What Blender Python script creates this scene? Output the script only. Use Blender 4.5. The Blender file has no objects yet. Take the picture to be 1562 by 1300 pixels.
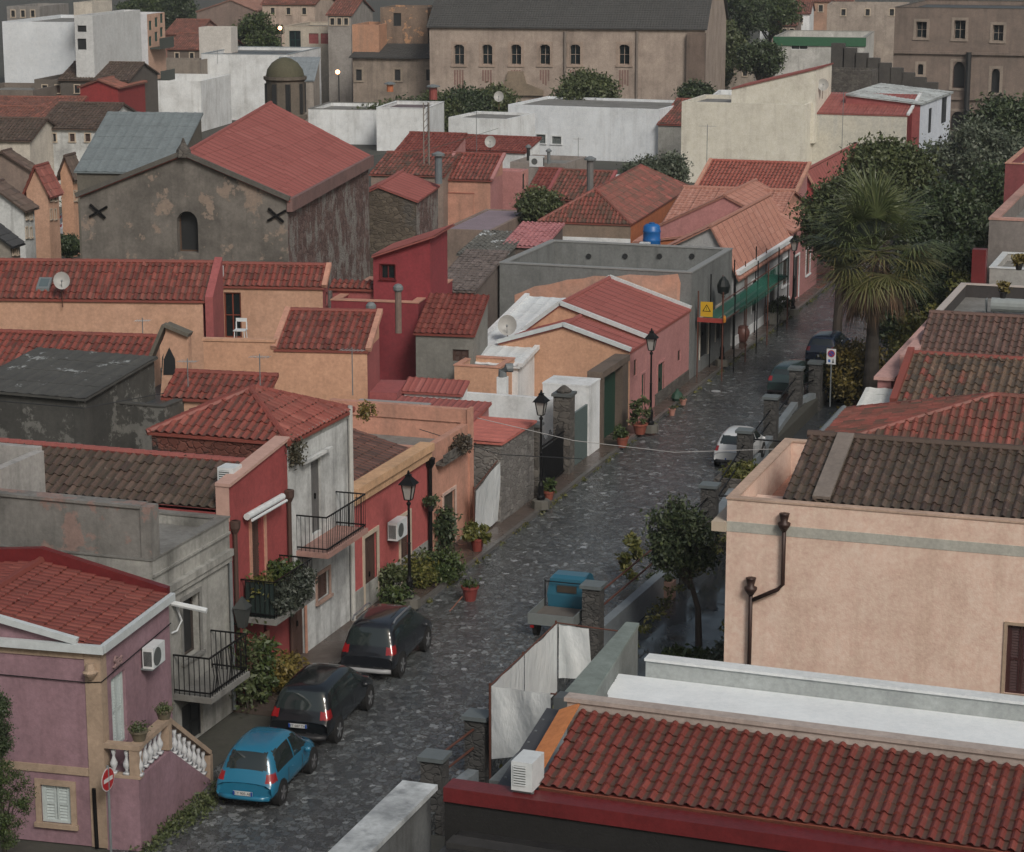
import bpy, bmesh, math, random
import numpy as np
from mathutils import Vector, Matrix
R_=random.Random(7)
# ------------------------------------------------------------------ camera, world, sun, exposure
sc=bpy.context.scene
FPX=3500.; CX=781.; CY=650.; HC=20.
pit=math.atan(790/FPX); yaw=math.radians(18.7646)
cam=bpy.data.objects.new('camera',bpy.data.cameras.new('camera')); sc.collection.objects.link(cam)
cam.location=(0,0,HC); cam.rotation_euler=(math.pi/2-pit,0,yaw)
cam.data.sensor_width=36; cam.data.lens=FPX/1562*36; cam.data.clip_end=3000; cam.data.clip_start=1
sc.camera=cam
w=bpy.data.worlds.new('World'); sc.world=w; w.use_nodes=True
nt=w.node_tree; bg=nt.nodes['Background']; sky=nt.nodes.new('ShaderNodeTexSky'); sky.sky_type='NISHITA'
sky.sun_disc=False; sky.sun_elevation=math.radians(40); sky.sun_rotation=math.radians(138); sky.air_density=1.6; sky.dust_density=6; sky.ozone_density=1.5
mixw=nt.nodes.new('ShaderNodeHueSaturation'); mixw.inputs['Saturation'].default_value=.8
nt.links.new(sky.outputs[0],mixw.inputs['Color']); nt.links.new(mixw.outputs[0],bg.inputs[0]); bg.inputs[1].default_value=.06
sun=bpy.data.objects.new('sun',bpy.data.lights.new('sun','SUN')); sc.collection.objects.link(sun)
sun.data.energy=1.5; sun.data.angle=math.radians(16); sun.data.color=(1,.96,.91)
sun.rotation_euler=(math.radians(50),0,math.radians(42)) 
sc.view_settings.view_transform='Standard'; sc.view_settings.look='None'; sc.view_settings.exposure=.22; sc.view_settings.gamma=1
sc.render.engine='CYCLES'; sc.render.resolution_x=1024; sc.render.resolution_y=852
# ------------------------------------------------------------------ measured frames (metres, z up, street runs along +y)
class Fr:
    def __init__(s,rot=0):
        s.rot=rot; a=yaw-math.radians(rot); fh=(-math.sin(a),math.cos(a)); s.R=(math.cos(a),math.sin(a),0)
        s.W=(fh[0]*math.cos(pit),fh[1]*math.cos(pit),-math.sin(pit)); s.U=(fh[0]*math.sin(pit),fh[1]*math.sin(pit),math.cos(pit))
    def ray(s,px,py):
        u=(px-CX)/FPX; v=-(py-CY)/FPX
        return [s.W[i]+u*s.R[i]+v*s.U[i] for i in range(3)]
    def P(s,px,py,z=0.):
        d=s.ray(px,py); t=(z-HC)/d[2]; return Vector((t*d[0],t*d[1],z))
    def X(s,px,py,x):
        d=s.ray(px,py); t=x/d[0]; return Vector((x,t*d[1],HC+t*d[2]))
    def Y(s,px,py,y):
        d=s.ray(px,py); t=y/d[1]; return Vector((t*d[0],y,HC+t*d[2]))
    def cy(s,col,x,z):       # y on the line (x,*,z) seen in that column
        k=[FPX*s.R[i]-(col-CX)*s.W[i] for i in range(3)]; return -(k[0]*x+k[2]*(z-HC))/k[1]
    def cx(s,col,y,z):
        k=[FPX*s.R[i]-(col-CX)*s.W[i] for i in range(3)]; return -(k[1]*y+k[2]*(z-HC))/k[0]
    def w(s,v):
        c,n=math.cos(math.radians(s.rot)),math.sin(math.radians(s.rot)); return Vector((c*v[0]-n*v[1],n*v[0]+c*v[1],v[2]))

F0=Fr(0)
# ------------------------------------------------------------------ meshes
class MB:
    def __init__(s): s.v=[]; s.f=[]; s.uv=None
    def add(s,vs,fs):
        n=len(s.v); s.v+= [tuple(p) for p in vs]; s.f+=[tuple(i+n for i in f) for f in fs]; return s
    def box(s,x0,x1,y0,y1,z0,z1):
        return s.add([(x0,y0,z0),(x1,y0,z0),(x1,y1,z0),(x0,y1,z0),(x0,y0,z1),(x1,y0,z1),(x1,y1,z1),(x0,y1,z1)],
          [(3,2,1,0),(4,5,6,7),(0,1,5,4),(1,2,6,5),(2,3,7,6),(3,0,4,7)])
    def poly(s,pts): return s.add(pts,[tuple(range(len(pts)))])
    def prism(s,pts,off):
        n=len(pts); off=Vector(off); a=[Vector(p) for p in pts]; b=[p+off for p in a]
        return s.add(a+b,[tuple(range(n))[::-1],tuple(range(n,2*n))]+[(i,(i+1)%n,n+(i+1)%n,n+i) for i in range(n)])
    def bar(s,p,q,wd,ht=None,up=(0,0,1)):
        p=Vector(p);q=Vector(q);ht=ht or wd;d=(q-p).normalized();u=Vector(up)
        if abs(d.dot(u))>.99:u=Vector((0,1,0))
        r=d.cross(u).normalized();u=r.cross(d).normalized();r*=wd/2;u*=ht/2
        c=[p-r-u,p+r-u,p+r+u,p-r+u,q-r-u,q+r-u,q+r+u,q-r+u]
        return s.add(c,[(0,1,2,3),(7,6,5,4),(0,4,5,1),(1,5,6,2),(2,6,7,3),(3,7,4,0)])
    def tube(s,pts,r,n=8,cap=True):
        pts=[Vector(p) for p in pts]; rs=r if isinstance(r,(list,tuple)) else [r]*len(pts); N=len(s.v)
        for i,p in enumerate(pts):
            d=(pts[min(i+1,len(pts)-1)]-pts[max(i-1,0)]).normalized(); u=Vector((0,0,1)) if abs(d.z)<.9 else Vector((0,1,0))
            a=d.cross(u).normalized(); b=a.cross(d)
            for k in range(n):
                t=2*math.pi*k/n; s.v.append(tuple(p+a*rs[i]*math.cos(t)+b*rs[i]*math.sin(t)))
        for i in range(len(pts)-1):
            for k in range(n):
                s.f.append((N+i*n+k,N+i*n+(k+1)%n,N+(i+1)*n+(k+1)%n,N+(i+1)*n+k))
        if cap: s.f.append(tuple(N+k for k in range(n))[::-1]); s.f.append(tuple(N+(len(pts)-1)*n+k for k in range(n)))
        return s
    def lathe(s,c,prof,n=16,sq=False):
        N=len(s.v)
        for r,z in prof:
            for k in range(n):
                t=2*math.pi*(k+.5)/n; s.v.append((c[0]+r*math.cos(t),c[1]+r*math.sin(t),c[2]+z))
        for i in range(len(prof)-1):
            for k in range(n): s.f.append((N+i*n+k,N+i*n+(k+1)%n,N+(i+1)*n+(k+1)%n,N+(i+1)*n+k))
        s.f.append(tuple(N+k for k in range(n))[::-1]); s.f.append(tuple(N+(len(prof)-1)*n+k for k in range(n)))
        return s
    def ball(s,c,r,n=10,sc=(1,1,1)):
        m=n//2; pr=[(math.sin(math.pi*i/m),-math.cos(math.pi*i/m)) for i in range(m+1)]
        N=len(s.v); s.lathe((0,0,0),[(max(a,.01)*r,b*r) for a,b in pr],n)
        for i in range(N,len(s.v)):
            v=s.v[i]; s.v[i]=(c[0]+v[0]*sc[0],c[1]+v[1]*sc[1],c[2]+v[2]*sc[2])
        return s
    def mesh(s,name,org=(0,0,0),smooth=False):
        me=bpy.data.meshes.new(name); o=Vector(org)
        me.from_pydata([(v[0]-o[0],v[1]-o[1],v[2]-o[2]) for v in s.v],[],s.f)
        if s.uv:
            l=me.uv_layers.new(name='UVMap'); 
            for i,u in enumerate(s.uv): l.data[i].uv=u
        if smooth:
            for p in me.polygons:p.use_smooth=True
        me.update(); return me
class Thing:
    def __init__(s,name,label,cat,fr=F0,org=(0,0,0),group=None,kind=None):
        s.fr=fr; s.org=Vector(org); o=s.o=bpy.data.objects.new(name,None); sc.collection.objects.link(o)
        o.location=fr.w(s.org); o.rotation_euler=(0,0,math.radians(fr.rot)); o.empty_display_size=.2
        o['label']=label; o['category']=cat
        if group:o['group']=group
        if kind:o['kind']=kind
    def part(s,name,mb,mat,parent=None,smooth=False,label=None):
        if not mb.f: return None
        me=mb.mesh(name,s.org,smooth) ; me.materials.append(mat)
        o=bpy.data.objects.new(name,me); sc.collection.objects.link(o); o.parent=parent or s.o
        if label:o['label']=label
        return o
def single(name,mb,mat,label=None,cat=None,fr=F0,org=(0,0,0),group=None,kind=None,smooth=False):
    me=mb.mesh(name,org,smooth); me.materials.append(mat); o=bpy.data.objects.new(name,me); sc.collection.objects.link(o)
    o.location=fr.w(Vector(org)); o.rotation_euler=(0,0,math.radians(fr.rot))
    if label:o['label']=label
    if cat:o['category']=cat
    if group:o['group']=group
    if kind:o['kind']=kind
    return o
def clone(root,loc,rot=None,label=None,scale=None):
    r=root.copy(); sc.collection.objects.link(r); r.location=loc
    if rot is not None: r.rotation_euler=(0,0,rot)
    if scale: r.scale=(scale,)*3 if not isinstance(scale,tuple) else scale
    if label:r['label']=label
    for ch in list(root.children):
        c=ch.copy(); sc.collection.objects.link(c); c.parent=r
        for g in list(ch.children):
            d=g.copy(); sc.collection.objects.link(d); d.parent=c
    return r
# ------------------------------------------------------------------ materials
MC={}
def newmat(n):
    m=bpy.data.materials.new(n); m.use_nodes=True; t=m.node_tree; b=t.nodes['Principled BSDF']; return m,t,b
def N(t,ty,**k):
    n=t.nodes.new('ShaderNode'+ty)
    for a,v in k.items():
        if a[0]=='i': n.inputs[int(a[1:])].default_value=v
        else: setattr(n,a,v)
    return n
def ramp(t,pts):
    r=N(t,'ValToRGB'); e=r.color_ramp.elements
    while len(e)<len(pts): e.new(.5)
    for q,(p,c) in zip(e,pts): q.position=p; q.color=(c,c,c,1) if isinstance(c,(int,float)) else (*c,1)
    return r
def mixc(t,fac,a,b,mode='MIX'):
    m=N(t,'Mix',data_type='RGBA',blend_type=mode)
    for s,v in ((0,fac),(6,a),(7,b)):
        if hasattr(v,'is_linked'): t.links.new(v,m.inputs[s])
        else: m.inputs[s].default_value=v if s==0 else (*v,1)
    return m.outputs[2]
def coords(t,scale=(1,1,1)):
    g=N(t,'NewGeometry'); mp=N(t,'Mapping'); mp.inputs['Scale'].default_value=scale; t.links.new(g.outputs['Position'],mp.inputs[0]); return mp.outputs[0]
def noise(t,scale,det=4,vec=None,sc3=(1,1,1),rough=.6):
    n=N(t,'TexNoise'); n.inputs['Scale'].default_value=scale; n.inputs['Detail'].default_value=det; n.inputs['Roughness'].default_value=rough
    t.links.new(vec or coords(t,sc3),n.inputs['Vector']); return n.outputs[0]
def bump(t,b,h,st=.4,dist=.02):
    m=N(t,'Bump'); m.inputs['Strength'].default_value=st; m.inputs['Distance'].default_value=dist; t.links.new(h,m.inputs['Height']); t.links.new(m.outputs[0],b.inputs['Normal'])
def stucco(col,stain=(.06,.055,.05),amt=.35,streak=.4,patch=None,pamt=.0,rough=.85,moss=0):
    key=('st',col,stain,amt,streak,patch,pamt,rough)
    if key in MC:return MC[key]
    m,t,b=newmat('stucco'); 
    c=mixc(t,noise(t,.9,5),tuple(x*.86 for x in col),tuple(min(1,x*1.12) for x in col))
    n1=ramp(t,[(.42,0),(.72,1)]); t.links.new(noise(t,.55,6),n1.inputs[0])
    n2=ramp(t,[(.5,0),(.75,1)]); t.links.new(noise(t,1.0,5,sc3=(2.2,2.2,.22)),n2.inputs[0])
    mu=N(t,'Math',operation='MULTIPLY',i1=amt); t.links.new(n1.outputs[0],mu.inputs[0])
    c=mixc(t,mu.outputs[0],c,stain)
    mu=N(t,'Math',operation='MULTIPLY',i1=streak); t.links.new(n2.outputs[0],mu.inputs[0])
    c=mixc(t,mu.outputs[0],c,stain)
    if patch:
        n3=ramp(t,[(.54-pamt*.1,0),(.57-pamt*.1,1)]); t.links.new(noise(t,.8,7,rough=.7),n3.inputs[0])
        c=mixc(t,n3.outputs[0],c,patch)
    n4=noise(t,9,4); c=mixc(t,.3,c,n4,'OVERLAY'); c=mixc(t,.35,c,noise(t,2.6,8,rough=.75),'OVERLAY')
    t.links.new(c,b.inputs['Base Color']); b.inputs['Roughness'].default_value=rough; bump(t,b,noise(t,22,5),.35,.02)
    MC[key]=m; return m
def plain(col,rough=.6,metal=0,nz=.15,spec=None):
    key=('pl',col,rough,metal,nz)
    if key in MC:return MC[key]
    m,t,b=newmat('plain'); c=mixc(t,noise(t,5,5),tuple(x*(1-nz*2) for x in col),tuple(min(1,x*(1+nz)) for x in col))
    t.links.new(c,b.inputs['Base Color']); b.inputs['Roughness'].default_value=rough; b.inputs['Metallic'].default_value=metal
    MC[key]=m; return m
def glassm(col=(.012,.018,.02),rough=.08):
    key=('gl',col,rough)
    if key in MC:return MC[key]
    m,t,b=newmat('glass'); b.inputs['Base Color'].default_value=(*col,1); b.inputs['Roughness'].default_value=rough; b.inputs['Specular IOR Level'].default_value=.6
    MC[key]=m; return m
def tilem(cols,moss=(.05,.045,.035),mamt=.3,seam=0,rough=.6,chan=.6):
    """cols: three tile colours; per tile random pick from the UV cell"""
    key=('ti',tuple(cols),moss,mamt,seam,rough,chan)
    if key in MC:return MC[key]
    m,t,b=newmat('roof_tiles'); uv=N(t,'UVMap'); fl=N(t,'VectorMath',operation='FLOOR'); t.links.new(uv.outputs[0],fl.inputs[0])
    wn=N(t,'TexWhiteNoise',noise_dimensions='3D'); t.links.new(fl.outputs[0],wn.inputs[0])
    r=ramp(t,[(0,cols[0]),(.35,cols[1]),(.72,cols[1]),(1,cols[2])]); t.links.new(wn.outputs[0],r.inputs[0])
    c=r.outputs[0]
    nn=ramp(t,[(.4,0),(.7,1)]); t.links.new(noise(t,.8,6,rough=.7),nn.inputs[0]); mu=N(t,'Math',operation='MULTIPLY',i1=mamt); t.links.new(nn.outputs[0],mu.inputs[0])
    c=mixc(t,mu.outputs[0],c,moss)
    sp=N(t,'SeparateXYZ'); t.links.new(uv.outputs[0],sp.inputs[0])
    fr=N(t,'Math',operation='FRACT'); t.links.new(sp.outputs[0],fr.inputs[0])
    # the channel between two barrels gets a darker tint
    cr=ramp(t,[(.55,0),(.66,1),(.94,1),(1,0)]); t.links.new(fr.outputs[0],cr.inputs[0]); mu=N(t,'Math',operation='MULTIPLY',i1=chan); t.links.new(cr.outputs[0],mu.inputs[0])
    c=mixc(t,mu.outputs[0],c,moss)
    if seam:
        dv=N(t,'Math',operation='DIVIDE',i1=float(seam)); t.links.new(sp.outputs[0],dv.inputs[0]); f2=N(t,'Math',operation='FRACT'); t.links.new(dv.outputs[0],f2.inputs[0])
        c2=ramp(t,[(0,1),(.10,0)]); t.links.new(f2.outputs[0],c2.inputs[0]); mu=N(t,'Math',operation='MULTIPLY',i1=.75); t.links.new(c2.outputs[0],mu.inputs[0]); c=mixc(t,mu.outputs[0],c,tuple(x*.3 for x in cols[1]))
    c=mixc(t,.25,c,noise(t,14,4),'OVERLAY')
    t.links.new(c,b.inputs['Base Color']); b.inputs['Roughness'].default_value=rough; bump(t,b,noise(t,30,4),.3,.01)
    MC[key]=m; return m
def rubble(c1,c2,c3,scale=2.2,plaster=None,pl=.5):
    key=('rb',c1,c2,c3,scale,plaster,pl)
    if key in MC:return MC[key]
    m,t,b=newmat('rubble'); co=coords(t,(1,1,1.6)); nz=N(t,'TexNoise'); nz.inputs['Scale'].default_value=3; t.links.new(co,nz.inputs[0])
    ad=mixc(t,.45,co,nz.outputs[1],'ADD'); v=N(t,'TexVoronoi'); v.inputs['Scale'].default_value=scale; t.links.new(ad,v.inputs[0])
    r=ramp(t,[(0,c1),(.5,c2),(1,c3)]); s=N(t,'SeparateColor'); t.links.new(v.outputs[1],s.inputs[0]); t.links.new(s.outputs[0],r.inputs[0])
    v2=N(t,'TexVoronoi',feature='DISTANCE_TO_EDGE'); v2.inputs['Scale'].default_value=scale; t.links.new(ad,v2.inputs[0])
    e=ramp(t,[(0,0),(.12,1)]); t.links.new(v2.outputs[0],e.inputs[0]); c=mixc(t,e.outputs[0],tuple(x*.75 for x in c2),r.outputs[0]); c=mixc(t,noise(t,1.1,7,rough=.7),c,tuple(x*.7 for x in c2))
    h=e.outputs[0]
    if plaster:
        pr=ramp(t,[(pl,0),(pl+.06,1)]); t.links.new(noise(t,.8,8,sc3=(1,1,.8),rough=.75),pr.inputs[0]); pc=mixc(t,noise(t,1.2,6),tuple(x*.6 for x in plaster),plaster); c=mixc(t,pr.outputs[0],c,pc)
    c=mixc(t,.35,c,noise(t,6,6),'OVERLAY')
    t.links.new(c,b.inputs['Base Color']); b.inputs['Roughness'].default_value=.9; bump(t,b,h,.7,.04); MC[key]=m; return m
# ------------------------------------------------------------------ tiled roof surface on a planar convex polygon
PROF=[(0,0),(.1,.62),(.28,1),(.46,.62),(.56,0),(.68,-.12),(.9,-.12)]
PROF2=[(0,0),(.28,1),(.56,0),(.8,-.12)]
def tiles(mb,poly,pitch=.22,row=.38,amp=.05,lift=.03,low=False,jit=.006,down=None,seed=1):
    poly=[Vector(p) for p in poly]; n=Vector((0,0,0))
    for i in range(len(poly)): n+=poly[i].cross(poly[(i+1)%len(poly)])
    n.normalize()
    if n.z<0: n=-n; poly=poly[::-1]
    dn=Vector((0,0,-1)); dn=(dn-n*dn.dot(n))
    if down: dn=Vector(down); dn=dn-n*dn.dot(n)
    dn.normalize(); ax=n.cross(dn).normalized()
    o=poly[0]; pu=[(p-o).dot(ax) for p in poly]; pv=[(p-o).dot(dn) for p in poly]
    u0,v0,u1,v1=min(pu),min(pv),max(pu),max(pv)
    nc=int((u1-u0)/pitch)+1; nr=int((v1-v0)/row)+1
    v0=v1-nr*row
    pr=PROF2 if low else PROF; K=len(pr); rg=np.random.default_rng(seed)
    J=rg.normal(0,jit,(nr,nc)); V=[]; UV=[]
    W=nc*K+1
    for r in range(nr):
        for e in (0,1):
            for c in range(nc):
                for t,h in pr:
                    V.append((u0+(c+t)*pitch, v0+(r+e)*row + (J[r,c]*2.5 if e else 0), h*amp+ (lift if e else 0)+J[r,c])); 
            V.append((u0+nc*pitch,v0+(r+e)*row,lift if e else 0))
    bm=bmesh.new(); uvl=bm.loops.layers.uv.new('UVMap')
    # inside test for culling
    def inside(u,v,m=.6):
        k=len(pu)
        for i in range(k):
            ax_,ay_=pu[i],pv[i]; bx_,by_=pu[(i+1)%k],pv[(i+1)%k]; ex,ey=bx_-ax_,by_-ay_; L=math.hypot(ex,ey)
            if L<1e-6: continue
            d=(ex*(v-ay_)-ey*(u-ax_))/L
            if d*sgn<-m: return False
        return True
    A=sum(pu[i]*pv[(i+1)%len(pu)]-pu[(i+1)%len(pu)]*pv[i] for i in range(len(pu))); sgn=1 if A>0 else -1
    vs={}
    def gv(i):
        if i not in vs:
            a,b_,h=V[i]; vs[i]=bm.verts.new(o+ax*a+dn*b_+n*h)
        return vs[i]
    tot=nc*K+1
    for r in range(nr):
        b0=(2*r)*tot; b1=b0+tot
        for c in range(nc):
            if not inside(u0+(c+.5)*pitch,v0+(r+.5)*row): continue
            for k in range(K):
                i=c*K+k; fu0=c+pr[k][0]; fu1=c+(pr[k+1][0] if k+1<K else 1)-1e-4
                q=[(b0+i,fu0,r+.02),(b0+i+1,fu1,r+.02),(b1+i+1,fu1,r+.98),(b1+i,fu0,r+.98)]
                f=bm.faces.new([gv(x[0]) for x in q][::-1]); f.smooth=not low
                for l,x in zip(f.loops,q[::-1]): l[uvl].uv=(x[1],x[2])
                if r+1<nr:
                    nx=b1+tot; q=[(b1+i,fu0,r+.97),(b1+i+1,fu1,r+.97),(nx+i+1,fu1,r+.97),(nx+i,fu0,r+.97)]
                    try: f=bm.faces.new([gv(x[0]) for x in q][::-1])
                    except ValueError: continue
                    for l,x in zip(f.loops,q[::-1]): l[uvl].uv=(x[1],x[2])
    for i in range(len(poly)):
        p,q=poly[i],poly[(i+1)%len(poly)]; e=(q-p)
        if e.length<1e-5: continue
        no=e.cross(n).normalized(); g=bm.verts[:]+bm.edges[:]+bm.faces[:]
        mid=sum(poly,Vector())/len(poly)
        if (mid-p).dot(no)>0: no=-no
        bmesh.ops.bisect_plane(bm,geom=g,plane_co=p+no*.001,plane_no=no,clear_outer=True)
    if mb.uv is None: mb.uv=[(0,0)]*sum(len(f) for f in mb.f)
    bm.verts.ensure_lookup_table(); bm.verts.index_update(); nb=len(mb.v); mb.v+=[tuple(v.co) for v in bm.verts]
    for f in bm.faces:
        mb.f.append(tuple(nb+v.index for v in f.verts)); mb.uv+=[tuple(l[uvl].uv) for l in f.loops]
    bm.free(); return mb
def uvpad(mb):
    if mb.uv is not None:
        k=sum(len(f) for f in mb.f)-len(mb.uv); mb.uv+=[(.3,.5)]*k
    return mb
def slab(mb,poly,th=.06,dz=-.005):
    poly=[Vector(p)+Vector((0,0,dz)) for p in poly]; mb.prism([p for p in poly],(0,0,-th)); return uvpad(mb)
def ridge(mb,p,q,r=.11,step=.36,prog=True):
    p=Vector(p);q=Vector(q);L=(q-p).length;n=max(1,int(L/step));d=(q-p)/n
    for i in range(n):
        mb.tube([p+d*i,p+d*(i+1)],[r*.86,r],7); 
    return uvpad(mb)
STY={'coppi':dict(pitch=.22,row=.38,amp=.055,lift=.035),'port':dict(pitch=.24,row=.36,amp=.045,lift=.03),'big':dict(pitch=.25,row=.4,amp=.06,lift=.035),
 'far':dict(pitch=.26,row=.42,amp=.06,lift=.03,low=True),'sheet':dict(pitch=.24,row=.9,amp=.024,lift=.012,low=True,jit=.001),'flat':dict(pitch=.25,row=.35,amp=.022,lift=.022,low=True,jit=.003),
 'panel':dict(pitch=.5,row=1.2,amp=.02,lift=.01,low=True,jit=.002)}
# ------------------------------------------------------------------ palette
WOODB=plain((.035,.022,.018),.7); DARKG=plain((.02,.022,.024),.5); IRON=plain((.012,.012,.013),.45,.6); RUST=plain((.10,.035,.022),.7)
WHITEP=plain((.62,.66,.68),.5); CREAM=plain((.5,.42,.33),.7); GREYM=plain((.16,.18,.19),.6); CONC=stucco((.2,.2,.19),amt=.45,streak=.5)
TILE_R=tilem([(.15,.035,.027),(.23,.058,.044),(.31,.10,.078)],mamt=.35)
TILE_M=tilem([(.10,.06,.045),(.23,.065,.05),(.33,.10,.08)],moss=(.06,.052,.035),mamt=.75)
TILE_B=tilem([(.055,.035,.03),(.092,.06,.048),(.13,.09,.073)],moss=(.05,.045,.03),mamt=.5)
TILE_BR=tilem([(.09,.045,.038),(.15,.07,.055),(.2,.10,.08)],moss=(.05,.04,.03),mamt=.5)
TILE_P=tilem([(.235,.072,.062),(.28,.088,.076),(.32,.115,.10)],mamt=.25,seam=3,chan=.15,moss=(.2,.06,.05))
TILE_S=tilem([(.36,.17,.13),(.42,.21,.16),(.46,.25,.20)],mamt=.2,seam=4,chan=.25,moss=(.3,.13,.09))
TILE_D=tilem([(.13,.03,.023),(.175,.042,.032),(.215,.06,.045)],mamt=.12,chan=.25,seam=0)
TILE_F=tilem([(.14,.06,.045),(.22,.085,.06),(.32,.12,.09)],mamt=.4)
WET=None
def arcpts(a0,a1,zt,r,n=8):  # half-ellipse top from a0 to a1
    c=(a0+a1)/2;h=(a1-a0)/2
    return [(c-h*math.cos(math.pi*i/n),zt-r+r*math.sin(math.pi*i/n)) for i in range(n+1)]
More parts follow.
